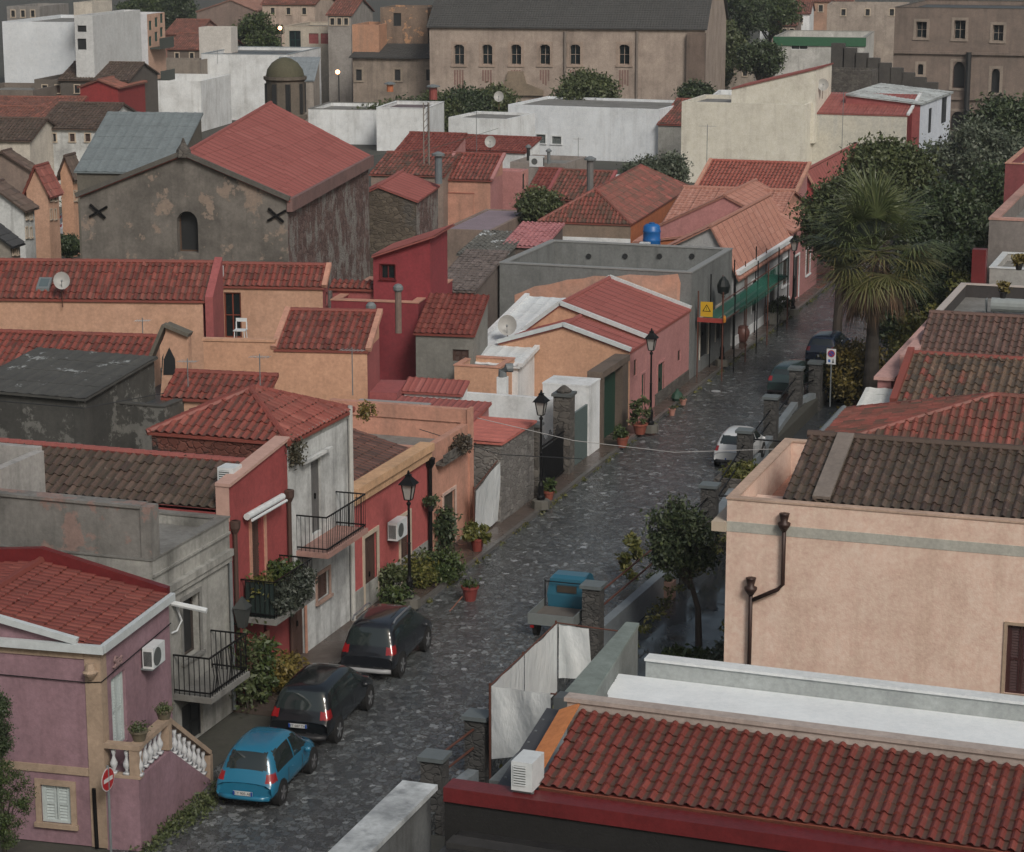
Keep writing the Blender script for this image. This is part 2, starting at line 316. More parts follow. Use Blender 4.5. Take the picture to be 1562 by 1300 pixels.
class House(Thing):
    def __init__(s,name,label,cat,fr,x0,x1,y0,y1,h,base=0,wall=None,group=None):
        s.x0,s.x1,s.y0,s.y1,s.h,s.b=x0,x1,y0,y1,h,base; s.wm=wall; s.wmE=None; s.ops={'S':[],'E':[]}
        super().__init__(name,label,cat,fr,(x1,y0,base),group)
    # point on a wall face at depth d behind the surface
    def pt(s,f,a,z,d=0): return (a,s.y0+d,z) if f=='S' else (s.x1-d,a,z)
    def meas(s,f,px,py):
        v=s.fr.Y(px,py,s.y0) if f=='S' else s.fr.X(px,py,s.x1)
        return (v.x if f=='S' else v.y, v.z)
    def op(s,f,tl,br,kind='shutter',fm=None,cm=None,sur=.1,arch=0,depth=.14,lab=None,sill=False):
        a,z1=s.meas(f,*tl); b,z0=s.meas(f,*br); a,b=min(a,b),max(a,b)
        s.opw(f,a,b,z0,z1,kind,fm,cm,sur,arch,depth,lab,sill)
    def opw(s,f,a,b,z0,z1,kind='shutter',fm=None,cm=None,sur=.1,arch=0,depth=.14,lab=None,sill=False):
        lo,hi=(s.x0,s.x1) if f=='S' else (s.y0,s.y1)
        a=max(a,lo+.05); b=min(b,hi-.05); z0=max(z0,s.b+.01); z1=min(z1,s.h-.03)
        if b-a<.08 or z1-z0<.08: print('SKIP op',s.o.name,f,round(a,2),round(b,2),round(z0,2),round(z1,2),lo,hi); return
        s.ops[f].append(dict(a=a,b=b,z0=z0,z1=z1,kind=kind,fm=fm,cm=cm,sur=sur,arch=arch,d=depth,lab=lab,sill=sill))
    def face(s,mb,f,top=None):
        lo,hi=(s.x0,s.x1) if f=='S' else (s.y0,s.y1); H=s.h if top is None else top
        ops=s.ops[f]; A=sorted({lo,hi,*[o[k] for o in ops for k in 'ab']}); Z=sorted({s.b,H,*[o[k] for o in ops for k in ('z0','z1')]})
        for i in range(len(A)-1):
            for j in range(len(Z)-1):
                ca=(A[i]+A[i+1])/2; cz=(Z[j]+Z[j+1])/2
                if any(o['a']<ca<o['b'] and o['z0']<cz<o['z1'] for o in ops): continue
                q=[s.pt(f,A[i],Z[j]),s.pt(f,A[i+1],Z[j]),s.pt(f,A[i+1],Z[j+1]),s.pt(f,A[i],Z[j+1])]
                mb.poly(q)
        for o in ops:
            c=[(o['a'],o['z0']),(o['b'],o['z0']),(o['b'],o['z1']),(o['a'],o['z1'])]
            for k in range(4):
                p,q=c[k],c[(k+1)%4]; mb.poly([s.pt(f,*q),s.pt(f,*p),s.pt(f,*p,o['d']),s.pt(f,*q,o['d'])])
            mb.poly([s.pt(f,*x,o['d']) for x in c])
            if o['arch']:
                r=o['arch'] if o['arch']>.01 else .3; pp=arcpts(o['a'],o['b'],o['z1'],min(r,(o['z1']-o['z0'])*.7))
                for k in range(len(pp)-1):
                    p,q=pp[k],pp[k+1]; mb.prism([s.pt(f,p[0],p[1],0),s.pt(f,q[0],q[1],0),s.pt(f,q[0],o['z1'],0),s.pt(f,p[0],o['z1'],0)],Vector(s.pt(f,0,0,o['d']))-Vector(s.pt(f,0,0,0)))
    def opening_parts(s):
        for f,ops in s.ops.items():
            for o in ops:
                a,b,z0,z1,d=o['a'],o['b'],o['z0'],o['z1'],o['d']; k=o['kind']
                def bx(mb,a0,a1,c0,c1,d0,d1):
                    p=s.pt(f,a0,c0,d0); q=s.pt(f,a1,c1,d1); mb.box(min(p[0],q[0]),max(p[0],q[0]),min(p[1],q[1]),max(p[1],q[1]),min(p[2],q[2]),max(p[2],q[2])); return mb
                cm=o['cm'] or WOODB; nm='door' if k=='door' else 'window'
                mb=MB(); t=min(.06,(b-a)*.12)
                e=.004
                bx(mb,a+e,a+t,z0+e,z1-e,d-.07,d-.01); bx(mb,b-t,b-e,z0+e,z1-e,d-.07,d-.01); bx(mb,a+t,b-t,z1-t,z1-e,d-.07,d-.01)
                if k!='door': bx(mb,a+t,b-t,z0+e,z0+t,d-.07,d-.01)
                root=s.part(nm,mb,cm if k in('shutter','door') else (o['fm'] if k=='glass' and o['fm'] else cm),label=o['lab'])
                if k=='shutter':
                    mb=MB(); mid=(a+b)/2
                    for q0,q1 in ((a+t,mid-.01),(mid+.01,b-t)):
                        bx(mb,q0,q0+.05,z0+t,z1-t,d-.06,d-.02); bx(mb,q1-.05,q1,z0+t,z1-t,d-.06,d-.02)
                        n=max(3,int((z1-z0)/.075)); 
                        for i in range(n):
                            zz=z0+t+(z1-z0-2*t)*i/n; P=[s.pt(f,q0+.05,zz,d-.055),s.pt(f,q1-.05,zz,d-.055),s.pt(f,q1-.05,zz+.055,d-.03),s.pt(f,q0+.05,zz+.055,d-.03)]
                            mb.prism(P,Vector(s.pt(f,0,0,.008))-Vector(s.pt(f,0,0,0)))
                        bx(mb,q0+.05,q1-.05,(z0+z1)/2-.03,(z0+z1)/2+.03,d-.064,d-.02)
                    s.part('shutter',mb,cm,root)
                elif k=='door':
                    mb=MB(); mid=(a+b)/2
                    for q0,q1 in ((a+t,mid-.006),(mid+.006,b-t)):
                        bx(mb,q0,q1,z0+e,z1-t,d-.045,d-.015)
                        hh=(z1-z0-t)
                        for c0,c1 in ((.08,.45),(.52,.92)): bx(mb,q0+.07,q1-.07,z0+hh*c0,z0+hh*c1,d-.06,d-.044)
                    s.part('door_leaf',mb,cm,root)
                    if b-a>.5:
                        mb=MB(); bx(mb,mid+.04,mid+.07,z0+.95,z0+1.1,d-.1,d-.058); s.part('handle',mb,IRON,root)
                elif k in('glass','dark'):
                    mb=MB(); bx(mb,a+t,b-t,z0+t,z1-t,d-.03,d-.02); s.part('pane',mb,glassm() if k=='glass' else DARKG,root)
                    if k=='glass':
                        mb=MB(); mid=(a+b)/2; bx(mb,mid-.025,mid+.025,z0+t,z1-t,d-.055,d-.031)
                        if z1-z0>1: bx(mb,a+t,mid-.026,(z0+z1)/2-.02,(z0+z1)/2+.02,d-.055,d-.031); bx(mb,mid+.026,b-t,(z0+z1)/2-.02,(z0+z1)/2+.02,d-.055,d-.031)
                        s.part('glazing_bar',mb,o['fm'] or cm,root)
                if o['fm'] and o['sur']>0:
                    mb=MB(); w=o['sur']; pr=-.035
                    bx(mb,a-w,a,z0,z1,pr,.02); bx(mb,b,b+w,z0,z1,pr,.02); bx(mb,a-w,b+w,z1,z1+w,pr,.02)
                    if k!='door': bx(mb,a-w-.03,b+w+.03,z0-w*.8,z0,pr-.05,.02)
                    s.part('surround',mb,o['fm'],root)
    def build(s,roof='flat',rise=1.,sty='coppi',mat=None,over=.12,par=.4,pth=.2,floor=None,cop=None,coph=.05,trim=None,trw=.1,ridgecap=True,r0=None,capmat=None,vg=False,nowall=False,drop=None,xr=None,yr=None,churchroof=None):
        x0,x1,y0,y1,h,b=s.x0,s.x1,s.y0,s.y1,s.h,s.b; mat=mat or TILE_R; wb=MB(); capmat=capmat or mat
        eb=MB() if s.wmE else wb; s.face(wb,'S'); s.face(eb,'E')
        wb.poly([(x0,y1,b),(x0,y0,b),(x0,y0,h),(x0,y1,h)]); wb.poly([(x1,y1,b),(x0,y1,b),(x0,y1,h),(x1,y1,h)])
        polys=[];ridges=[]; o=over
        V=Vector
        if roof=='flat':
            hf=h-par
            # parapet: inner faces + top
            t=pth; wb.poly([(x0+t,y0+t,hf),(x1-t,y0+t,hf),(x1-t,y1-t,hf),(x0+t,y1-t,hf)][::1]) if False else None
            ins=[(x0+t,y0+t),(x1-t,y0+t),(x1-t,y1-t),(x0+t,y1-t)]; out=[(x0,y0),(x1,y0),(x1,y1),(x0,y1)]
            for i in range(4):
                p,q=ins[i],ins[(i+1)%4]; wb.poly([(*p,hf-.02),(*q,hf-.02),(*q,h),(*p,h)][::-1])
                wb.poly([(*out[i],h),(*out[(i+1)%4],h),(*q,h),(*p,h)])
            fb=MB().box(x0+t+.002,x1-t-.002,y0+t+.002,y1-t-.002,hf-.12,hf); s.part('roof',fb,floor or CONC)
            if cop:
                cb=MB(); e=.03
                for (X0,X1,Y0,Y1) in ((x0-e,x1+e,y0-e,y0+t+e),(x0-e,x1+e,y1-t-e,y1+e),(x0-e,x0+t+e,y0+t+e+.001,y1-t-e-.001),(x1-t-e,x1+e,y0+t+e+.001,y1-t-e-.001)):
                    cb.box(X0,X1,Y0,Y1,h+.003,h+coph)
                s.part('coping',cb,cop)
        elif roof=='gx':
            yr=yr if yr is not None else (y0+y1)/2; zr=h+rise; k=rise/(yr-y0); kn=rise/(y1-yr)
            polys=[[(x0-o,y0-o,h-o*k),(x1+o,y0-o,h-o*k),(x1+o,yr,zr),(x0-o,yr,zr)],[(x1+o,y1+o,h-o*kn),(x0-o,y1+o,h-o*kn),(x0-o,yr,zr),(x1+o,yr,zr)]]
            wb.poly([(x1,y0,h),(x1,y1,h),(x1,yr,zr-.02)]); wb.poly([(x0,y1,h),(x0,y0,h),(x0,yr,zr-.02)]); ridges=[((x0-o,yr,zr+.02),(x1+o,yr,zr+.02))]
        elif roof=='gy':
            xr=xr if xr is not None else (x0+x1)/2; zr=h+rise; k=rise/(x1-xr); kw=rise/(xr-x0)
            polys=[[(x1+o,y0-o,h-o*k),(x1+o,y1+o,h-o*k),(xr,y1+o,zr),(xr,y0-o,zr)],[(x0-o,y1+o,h-o*kw),(x0-o,y0-o,h-o*kw),(xr,y0-o,zr),(xr,y1+o,zr)]]
            wb.poly([(x0,y0,h),(x1,y0,h),(xr,y0,zr-.02)]); wb.poly([(x1,y1,h),(x0,y1,h),(xr,y1,zr-.02)]); ridges=[((xr,y0-o,zr+.02),(xr,y1+o,zr+.02))]
            if churchroof:
                q=s.fr.Y(*churchroof,y1); A=V((x1+o,y0-o,h-o*k));B=V((x1+o,y1+o,h-o*k));Cc=V((q.x,y1+o,q.z));D=V((xr,y0-o,zr)); W0=V((x0-o,y0-o,h-o*kw));W1=V((x0-o,y1+o,h-o*kw))
                polys=[[A,B,Cc],[A,Cc,D],[W1,W0,D],[W1,D,Cc]]; ridges=[(D,Cc)]; wb.poly([(x1,y1,h),(x0,y1,h),tuple(q-V((0,0,.03)))])
        elif roof=='hip':
            zr=h+rise; W=x1-x0;D=y1-y0; r=r0 if r0 is not None else min(W,D)/2; 
            if W>=D: A=(x0+r,(y0+y1)/2,zr);B=(x1-r,(y0+y1)/2,zr)
            else: A=((x0+x1)/2,y0+r,zr);B=((x0+x1)/2,y1-r,zr)
            k=rise/(D/2 if W>=D else r); ke=rise/(r if W>=D else W/2)
            oo=o; zz=h-o*k
            c=[(x0-oo,y0-oo,zz),(x1+oo,y0-oo,zz),(x1+oo,y1+oo,zz),(x0-oo,y1+oo,zz)]
            if W>=D: polys=[[c[0],c[1],B,A],[c[1],c[2],B],[c[2],c[3],A,B],[c[3],c[0],A]]; rl=[(c[0],A),(c[1],B),(c[2],B),(c[3],A)]
            else: polys=[[c[0],c[1],A],[c[1],c[2],B,A],[c[2],c[3],B],[c[3],c[0],A,B]]; rl=[(c[0],A),(c[1],A),(c[2],B),(c[3],B)]
            if (V(A)-V(B)).length>.1: rl.append((A,B))
            ridges=rl
        elif roof in('shedS','shedN'):
            zl,zh=(h,h+rise) if roof=='shedS' else (h+rise,h); k=(zh-zl)/(y1-y0)
            polys=[[(x0-o,y0-o,zl-o*k),(x1+o,y0-o,zl-o*k),(x1+o,y1,zh),(x0-o,y1,zh)]]
            if roof=='shedS':
                wb.poly([(x1,y0,h),(x1,y1,h),(x1,y1,zh-.01)]); wb.poly([(x0,y1,h),(x0,y0,h),(x0,y1,zh-.01)]); wb.poly([(x1,y1,h),(x0,y1,h),(x0,y1,zh-.01),(x1,y1,zh-.01)])
            else:
                wb.poly([(x0,y0,h),(x1,y0,h),(x1,y0,zl-.01),(x0,y0,zl-.01)]); wb.poly([(x1,y0,h),(x1,y1,h),(x1,y0,zl-.01)]); wb.poly([(x0,y1,h),(x0,y0,h),(x0,y0,zl-.01)])
            if rise>.2 and roof=='shedS': ridges=[((x0-o,y1,zh+.02),(x1+o,y1,zh+.02))]
        elif roof in('shedE','shedW'):
            ze,zw=(h,h+rise) if roof=='shedE' else (h+rise,h); k=(zw-ze)/(x1-x0)
            polys=[[(x0,y0-o,zw),(x1+o,y0-o,ze-o*k),(x1+o,y1+o,ze-o*k),(x0,y1+o,zw)]]
            if roof=='shedE':
                for yy in(y0,y1): wb.poly([(x0,yy,h),(x1,yy,h),(x0,yy,zw-.01)])
                wb.poly([(x0,y1,h),(x0,y0,h),(x0,y0,zw-.01),(x0,y1,zw-.01)])
            else:
                for yy in(y0,y1): wb.poly([(x0,yy,h),(x1,yy,h),(x1,yy,ze-.01)])
                wb.poly([(x1,y0,h),(x1,y1,h),(x1,y1,ze-.01),(x1,y0,ze-.01)])
        if not nowall:
            s.wall=s.part('wall',wb,s.wm)
            if s.wmE: s.part('wall',eb,s.wmE)
        if polys:
            rb=MB(); st=STY[sty] if isinstance(sty,str) else sty
            for i,p in enumerate(polys): tiles(rb,p,seed=int(abs(x0*13+y0*7))+i,**st); 
            for p in polys: slab(rb,p,.07,-.012)
            s.roof=s.part('roof',rb,mat)
            if ridgecap and ridges:
                cb=MB(); cb.uv=[]
                for p,q in ridges: ridge(cb,p,q,.1)
                s.part('ridge_tiles',cb,capmat,s.roof)
            if trim:
                tb=MB(); p=polys[0]
                if roof=='gy':
                    P=[V((x0-o,y0-o,h-o*kw)),V((xr,y0-o,zr)),V((x1+o,y0-o,h-o*k))]
                    for yy in (0,) if not vg else (0,y1-y0+2*o):
                        tb=MB()
                        for a,c in ((P[0],P[1]),(P[1],P[2])): tb.bar(a+V((0,yy,.07)),c+V((0,yy,.07)),.14,trw)
                        s.part('verge',tb,trim,s.roof)
                    tb=MB()
                elif roof in('gx','shedS'):
                    for a,c in ((V(p[1]),V(p[2])),(V(p[0]),V(p[3]))): s.part('verge',MB().bar(a+V((0,0,.06)),c+V((0,0,.06)),.2,.16),trim,s.roof)
                s.part('verge',tb,trim,s.roof)
            s.polys=polys
        s.opening_parts(); return s
def H(name,label,cat,fr,se,e,w_,z=None,x=None,y=None,base=0,wall=None,group=None,top=None):
    """house from measured south-east eave corner `se` (one of x/y/z known), north-east column/depth and west column/width"""
    if x is not None: c=fr.X(*se,x)
    elif y is not None: c=fr.Y(*se,y)
    else: c=fr.P(*se,z)
    y1=fr.cy(e,c.x,c.z) if e>=0 else c.y-e; x0=fr.cx(w_,c.y,c.z) if w_>=-400 and w_>=0 else c.x+w_ 
    print('%-34s x %.1f..%.1f y %.1f..%.1f h %.2f'%(name+' '+label[:22],x0,c.x,c.y,y1,c.z))
    return House(name,label,cat,fr,x0,c.x,c.y,y1,c.z,base,wall,group)
def rotS(a,b):
    m=(b[1]-a[1])/(b[0]-a[0]); xm=(a[0]+b[0])/2; ym=(a[1]+b[1])/2; vx=xm-(ym+140)/m; return 18.7646-(math.degrees(math.atan((vx-781)/3588))+90)
def downpipe(T,p,z0,r=.05,mat=None,hop=True):
    mb=MB().tube([p,(p[0],p[1],z0)],r,8)
    if hop: mb.lathe((p[0],p[1],p[2]),[(r,-.35),(r*2.2,-.2),(r*2.4,-.02),(r*1.2,0)],8)
    T.part('downpipe',mb,mat or RUST)

def BH(name,label,cat,rot,se,ne,w_,z=None,x=None,y=None,wall=None,wallE=None,roof='shedS',base=0,group=None,ops=(),peak=None,depth=None,**k):
    """building from its measured eave corners; ne is the roof's north-east corner (tuple) or a column (number)"""
    fr=Fr(rot) if rot else F0
    if x is not None: c=fr.X(*se,x)
    elif y is not None: c=fr.Y(*se,y)
    else: c=fr.P(*se,z)
    rise=k.pop('rise',1.)
    if isinstance(ne,tuple):
        v=fr.X(*ne,c.x); y1=v.y; rise=max(.05,v.z-c.z)
        sl=k.pop('slope',None); q=rise/max(.01,y1-c.y)
        if roof in('shedS','gx') and (sl or q>.55 or q<.12 or y1<c.y+.8):
            sl=sl or .42; d=fr.ray(*ne)   # ray against the roof plane z=c.z+sl*(y-c.y)
            t=(c.z-HC-sl*c.y)/(d[2]-sl*d[1]); y1=t*d[1]; rise=sl*(y1-c.y)
            v=Vector((0,y1,c.z+rise))
        if roof=='gx': y1=c.y+2*(v.y-c.y)
        if depth: y1=c.y+depth
    elif depth: y1=c.y+depth
    else: y1=fr.cy(ne,c.x,c.z)
    x0=fr.cx(w_,c.y,c.z) if w_>=-60 else c.x+w_+60
    if peak: 
        v=fr.Y(*peak,c.y); rise=v.z-c.z
        if roof=='gy': k['xr']=v.x
    h=House(name,label,cat,fr,x0,c.x,c.y,y1,c.z,base,wall,group); h.wmE=wallE
    print('%-40s x %.1f..%.1f y %.1f..%.1f h %.2f rise %.2f'%(name+' '+label[:26],x0,c.x,c.y,y1,c.z,rise))
    for o in ops:
        o=dict(o); h.op(o.pop('f'),o.pop('tl'),o.pop('br'),**o)
    if roof=='flat': h.build('flat',**k)
    else: h.build(roof,rise,**k)
    return h
# ------------------------------------------------------------------ ground
def cobble():
    m,t,b=newmat('wet_cobbles'); co=coords(t,(1,.8,1)); nz=N(t,'TexNoise'); nz.inputs['Scale'].default_value=2.6; nz.inputs['Detail'].default_value=5; nz.inputs['Roughness'].default_value=.7; t.links.new(co,nz.inputs[0])
    ad=mixc(t,.55,co,nz.outputs[1],'ADD'); S=6.2
    v=N(t,'TexVoronoi'); v.inputs['Scale'].default_value=S; v2=N(t,'TexVoronoi',feature='DISTANCE_TO_EDGE'); v2.inputs['Scale'].default_value=S
    t.links.new(ad,v.inputs[0]); t.links.new(ad,v2.inputs[0]); s=N(t,'SeparateColor'); t.links.new(v.outputs[1],s.inputs[0])
    r=ramp(t,[(0,(.042,.047,.05)),(.5,(.082,.09,.095)),(.9,(.12,.132,.137)),(.97,(.19,.205,.21)),(1,(.28,.30,.315))]); t.links.new(s.outputs[0],r.inputs[0])
    e=ramp(t,[(0,0),(.09,1)]); t.links.new(v2.outputs[0],e.inputs[0]); 
    big=ramp(t,[(.3,.85),(.7,1.2)]); t.links.new(noise(t,.35,4),big.inputs[0])
    c=mixc(t,e.outputs[0],(.035,.035,.034),r.outputs[0]); c=mixc(t,.55,c,noise(t,5,8,rough=.75),'OVERLAY'); c=mixc(t,1.,c,big.outputs[0],'MULTIPLY'); t.links.new(c,b.inputs['Base Color'])
    rr=ramp(t,[(.38,.08),(.62,.28)]); t.links.new(noise(t,1.1,6,rough=.7),rr.inputs[0]); t.links.new(rr.outputs[0],b.inputs['Roughness']); b.inputs['Specular IOR Level'].default_value=.7
    h=mixc(t,.6,e.outputs[0],mixc(t,.5,s.outputs[1],noise(t,3.5,8,rough=.75))); bump(t,b,h,.75,.07); return m
def paving(col,wet=.3,sc_=1.6,lo=.12,hi=.5):
    m,t,b=newmat('paving'); br=N(t,'TexBrick'); br.inputs['Scale'].default_value=sc_; br.inputs['Mortar Size'].default_value=.012
    br.inputs['Color1'].default_value=(*col,1); br.inputs['Color2'].default_value=(*[x*.72 for x in col],1); br.inputs['Mortar'].default_value=(*[x*.4 for x in col],1); t.links.new(coords(t),br.inputs[0])
    c=mixc(t,noise(t,.8,6),br.outputs[0],tuple(x*.5 for x in col)); t.links.new(c,b.inputs['Base Color'])
    rr=ramp(t,[(.4,lo),(.62,hi)]); t.links.new(noise(t,.5,4),rr.inputs[0]); t.links.new(rr.outputs[0],b.inputs['Roughness']); bump(t,b,br.outputs[1],.2,-.01); return m
g=MB(); gx=[-900,-18.1,-12.6,220]; gy=[10,44.5,96.5,900]
for y_ in gy:
    for x_ in gx: g.v.append((x_,y_,-.03))
g.f=[(i+4*j,i+1+4*j,i+5+4*j,i+4+4*j) for j in range(3) for i in range(3) if (i,j)!=(1,1)]
n0=len(g.v); g.v+=[(-18.1,44.5,-.7),(-12.6,44.5,-.7),(-12.6,96.5,-.7),(-18.1,96.5,-.7)]; g.f+=[(5,6,n0+1,n0),(6,10,n0+2,n0+1),(10,9,n0+3,n0+2),(9,5,n0,n0+3)]
single('ground',g,stucco((.055,.055,.045),amt=.4),kind='structure')
SE_=[(14,-17.35),(46,-17.35),(48,-17.3),(59,-17.75),(67,-17.4),(71.1,-17.45),(79.4,-18.15),(85.4,-18.5),(92.9,-18.4),(96.5,-17.9),(97,-14.5),(131,-14.5)]
sp=MB(); sp.v=[(-23.3,y,0) for y,x in SE_]+[(x,y,0) for y,x in SE_]+[(x,y,-.65) for y,x in SE_]; k_=len(SE_); sp.f=[(i,k_+i,k_+i+1,i+1) for i in range(k_-1)]+[(k_+i,2*k_+i,2*k_+i+1,k_+i+1) for i in range(k_-1)]
single('street',sp,cobble(),kind='structure')
PAVM=paving((.13,.10,.085)); 
single('pavement',MB().box(-25.2,-23.42,50.3,131,-.02,.12),PAVM,kind='structure')
kb=MB()
y=58.
while y<131: kb.box(-23.418,-23.28,y,y+.97,-.02,.128); y+=1.
single('kerb',kb,plain((.12,.115,.11),.35),kind='structure')
single('courtyard',MB().poly([(-18.2,44.4,-.6),(-12.5,44.4,-.6),(-12.5,96.6,-.6),(-18.2,96.6,-.6)]),paving((.075,.085,.095),sc_=.9,lo=.05,hi=.35),kind='structure')
single('sea',MB().box(-900,-300,430,900,-.02,.02),plain((.10,.13,.15),.25),kind='structure')
# ------------------------------------------------------------------ wall finishes
ORA=stucco((.54,.315,.21),(.3,.16,.09),.25,.25); ORB=stucco((.50,.305,.215),(.3,.17,.1),.3,.3); LIL=stucco((.265,.165,.195),(.14,.08,.09),.3,.45); RED=stucco((.29,.058,.058),(.14,.03,.03),.4,.35)
RED2=stucco((.40,.095,.09),(.2,.04,.04),.25,.2); SAL=stucco((.50,.26,.19),(.2,.13,.1),.35,.45); BEI=stucco((.72,.545,.455),(.42,.27,.2),.3,.38); PNK=stucco((.40,.19,.185),(.3,.13,.12),.3,.2)
DPK=stucco((.30,.085,.085),(.15,.05,.05),.3,.3); WHT=stucco((.70,.73,.75),(.28,.28,.27),.4,.4); WHD=stucco((.55,.57,.57),(.09,.09,.09),.6,.65); GRY=stucco((.20,.195,.185),(.05,.05,.045),.55,.6,patch=(.24,.17,.15),pamt=.2)
GRW=stucco((.34,.34,.32),(.06,.06,.055),.75,.75); BLK=stucco((.065,.065,.06),(.012,.012,.012),.6,.5,patch=(.15,.15,.14),pamt=.1); CON=stucco((.17,.18,.18),(.07,.075,.075),.5,.5); CRM=stucco((.52,.48,.42),(.25,.22,.2),.35,.35)
CHS=stucco((.165,.152,.137),(.035,.033,.03),.75,.4,patch=(.24,.19,.155),pamt=-.2); CHE=rubble((.06,.04,.035),(.15,.09,.08),(.24,.17,.15),2.6,(.28,.26,.24),.50); BIG=stucco((.37,.305,.26),(.13,.10,.085),.5,.4); PAL=stucco((.21,.165,.14),(.07,.06,.055),.45,.4)
STN=rubble((.05,.045,.04),(.11,.10,.09),(.18,.17,.15),3.); RUB=rubble((.12,.11,.10),(.2,.19,.18),(.3,.29,.27),3.4,(.16,.16,.155),.62); BRK=rubble((.09,.03,.022),(.16,.055,.04),(.2,.08,.06),3.5,(.05,.045,.04),.55)
YEL=stucco((.62,.50,.26),(.4,.3,.2),.2,.2); ORD=stucco((.42,.14,.06),(.2,.08,.04),.3,.3); STONEC=stucco((.36,.27,.20),(.18,.14,.1),.35,.3); DRED=stucco((.14,.018,.02),(.05,.01,.01),.3,.3,rough=.4)
TEAL=plain((.02,.07,.06),.5); GDOOR=plain((.015,.05,.035),.5); SHW=plain((.45,.51,.51),.6); BRN=plain((.07,.04,.032),.6); ROOFG=stucco((.045,.047,.05),(.03,.03,.03),.4,.3,rough=.35); SLATE=stucco((.06,.06,.058),(.04,.04,.038),.4,.2)
WALLW='whitewashed wall'
# ================================================================== LEFT SIDE OF THE STREET
XF=-24.6
# --- lilac corner house
f5=Fr(5); c=f5.P(151,990,4.55); L1=House('corner_house','lilac corner house with dark red hipped roof and balustraded outside stair',"house",f5,c.x-9,c.x,c.y,f5.cy(257,c.x,4.55),4.55,0,LIL); ZL=.8
L1.op('E',(169,1037),(195,1128),kind='shutter',fm=None,cm=SHW); L1.op('S',(62,1196),(110,1258),kind='shutter',fm=STONEC,cm=SHW,sur=.13,depth=.1)
x0,x1,y0,y1=L1.x0,L1.x1,L1.y0,L1.y1; print('L1',x0,x1,y0,y1)
L1.build('flat',par=.01,pth=.01,floor=CONC)
pk=f5.Y(62,851,y1-.12); print('L1 peak',pk)
E1=(x1+.05,y0-.05,4.62);E2=(x1+.05,y1-.12,4.62);PKN=(pk.x,y1-.12,pk.z-.1);PKS=(pk.x,y0-.05,pk.z-.1)
rb=MB(); st=dict(pitch=.22,row=.36,amp=.035,lift=.035)
for p in ([E1,E2,PKN,PKS],[(x0,y0-.05,4.62),PKS,PKN,(x0,y1-.12,4.62)]): tiles(rb,p,**st); slab(rb,p,.05,-.012)
rf=L1.part('roof',rb,TILE_D); cb=MB(); cb.uv=[]; ridge(cb,(PKS[0],PKS[1],PKS[2]+.03),(PKN[0],PKN[1],PKN[2]+.03),.11); L1.part('ridge_tiles',cb,TILE_D,rf)
L1.part('gable',MB().prism([(x1,y0+.003,4.553),(PKS[0],y0+.003,PKS[2]-.05),(x0,y0+.003,4.553)],(0,.2,0)),LIL)
pw=MB(); zt=pk.z+.12
pw.prism([(x1,y1-.1,4.56),(x1,y1-.1,4.78),(pk.x,y1-.1,zt+.1),(x0,y1-.1,5.0),(x0,y1-.1,4.56)],(0,.2,0)); L1.part('parapet',pw,DRED)
tb=MB(); tb.box(x0,x1+.16,y0-.18,y0-.052,4.48,4.66); tb.box(x1+.052,x1+.17,y0-.051,y1,4.48,4.66); L1.part('cornice',tb,plain((.55,.6,.62),.4))
tb=MB(); tb.bar(Vector(E1)+Vector((-.5,-.04,.1)),Vector(PKS)+Vector((0,-.04,.06)),.14,.14); L1.part('rake_board',tb,plain((.55,.6,.62),.4),rf)
tb=MB(); tb.box(x1-.34,x1+.03,y0-.03,y0-.001,0,4.47); tb.box(x1+.001,x1+.03,y0,y0+.28,0,4.47); zb=f5.Y(75,1172,y0).z; tb.box(x0,x1-.35,y0-.035,y0-.001,zb-.09,zb+.09); tb.box(x0,x1-.35,y0-.032,y0-.001,4.3,4.47); L1.part('trim',tb,STONEC)
tb=MB(); zb=f5.Y(130,1040,y0).z; tb.tube([(x0,y0-.02,zb+.07),(x1-.3,y0-.045,zb),(x1+.05,y0-.05,zb+.04),(x1+.04,y1,zb+.14)],.012,5); L1.part('cable',tb,IRON)
tb=MB(); tb.lathe((x1-.17,y0-.12,f5.Y(133,1026,y0).z),[(.05,-.1),(.14,0),(.17,.06),(.12,.1),(.08,.25)],10); L1.part('bracket',tb,STONEC)
v=f5.Y(143,1203,y0-.06); tb=MB().tube([v,(v.x+.02,v.y,0)],.045,8); L1.part('downpipe',tb,IRON)
# relief lettering on the street front
v=f5.X(178,1008,x1); cu=bpy.data.curves.new('facade_relief','FONT'); cu.body='Stes'; cu.size=.36; cu.extrude=.02; cu.shear=.4; cu.space_character=.8
oo=bpy.data.objects.new('facade_relief',cu); me=bpy.data.meshes.new_from_object(oo); me.name='facade_relief'; me.materials.clear(); me.materials.append(stucco((.3,.2,.2),(.15,.1,.1),.3,.3)); oo=bpy.data.objects.new('facade_relief',me); sc.collection.objects.link(oo); oo.parent=L1.o
oo.location=(.03,v.y-y0-.28,v.z-.1); oo.rotation_euler=(math.pi/2,0,math.pi/2)
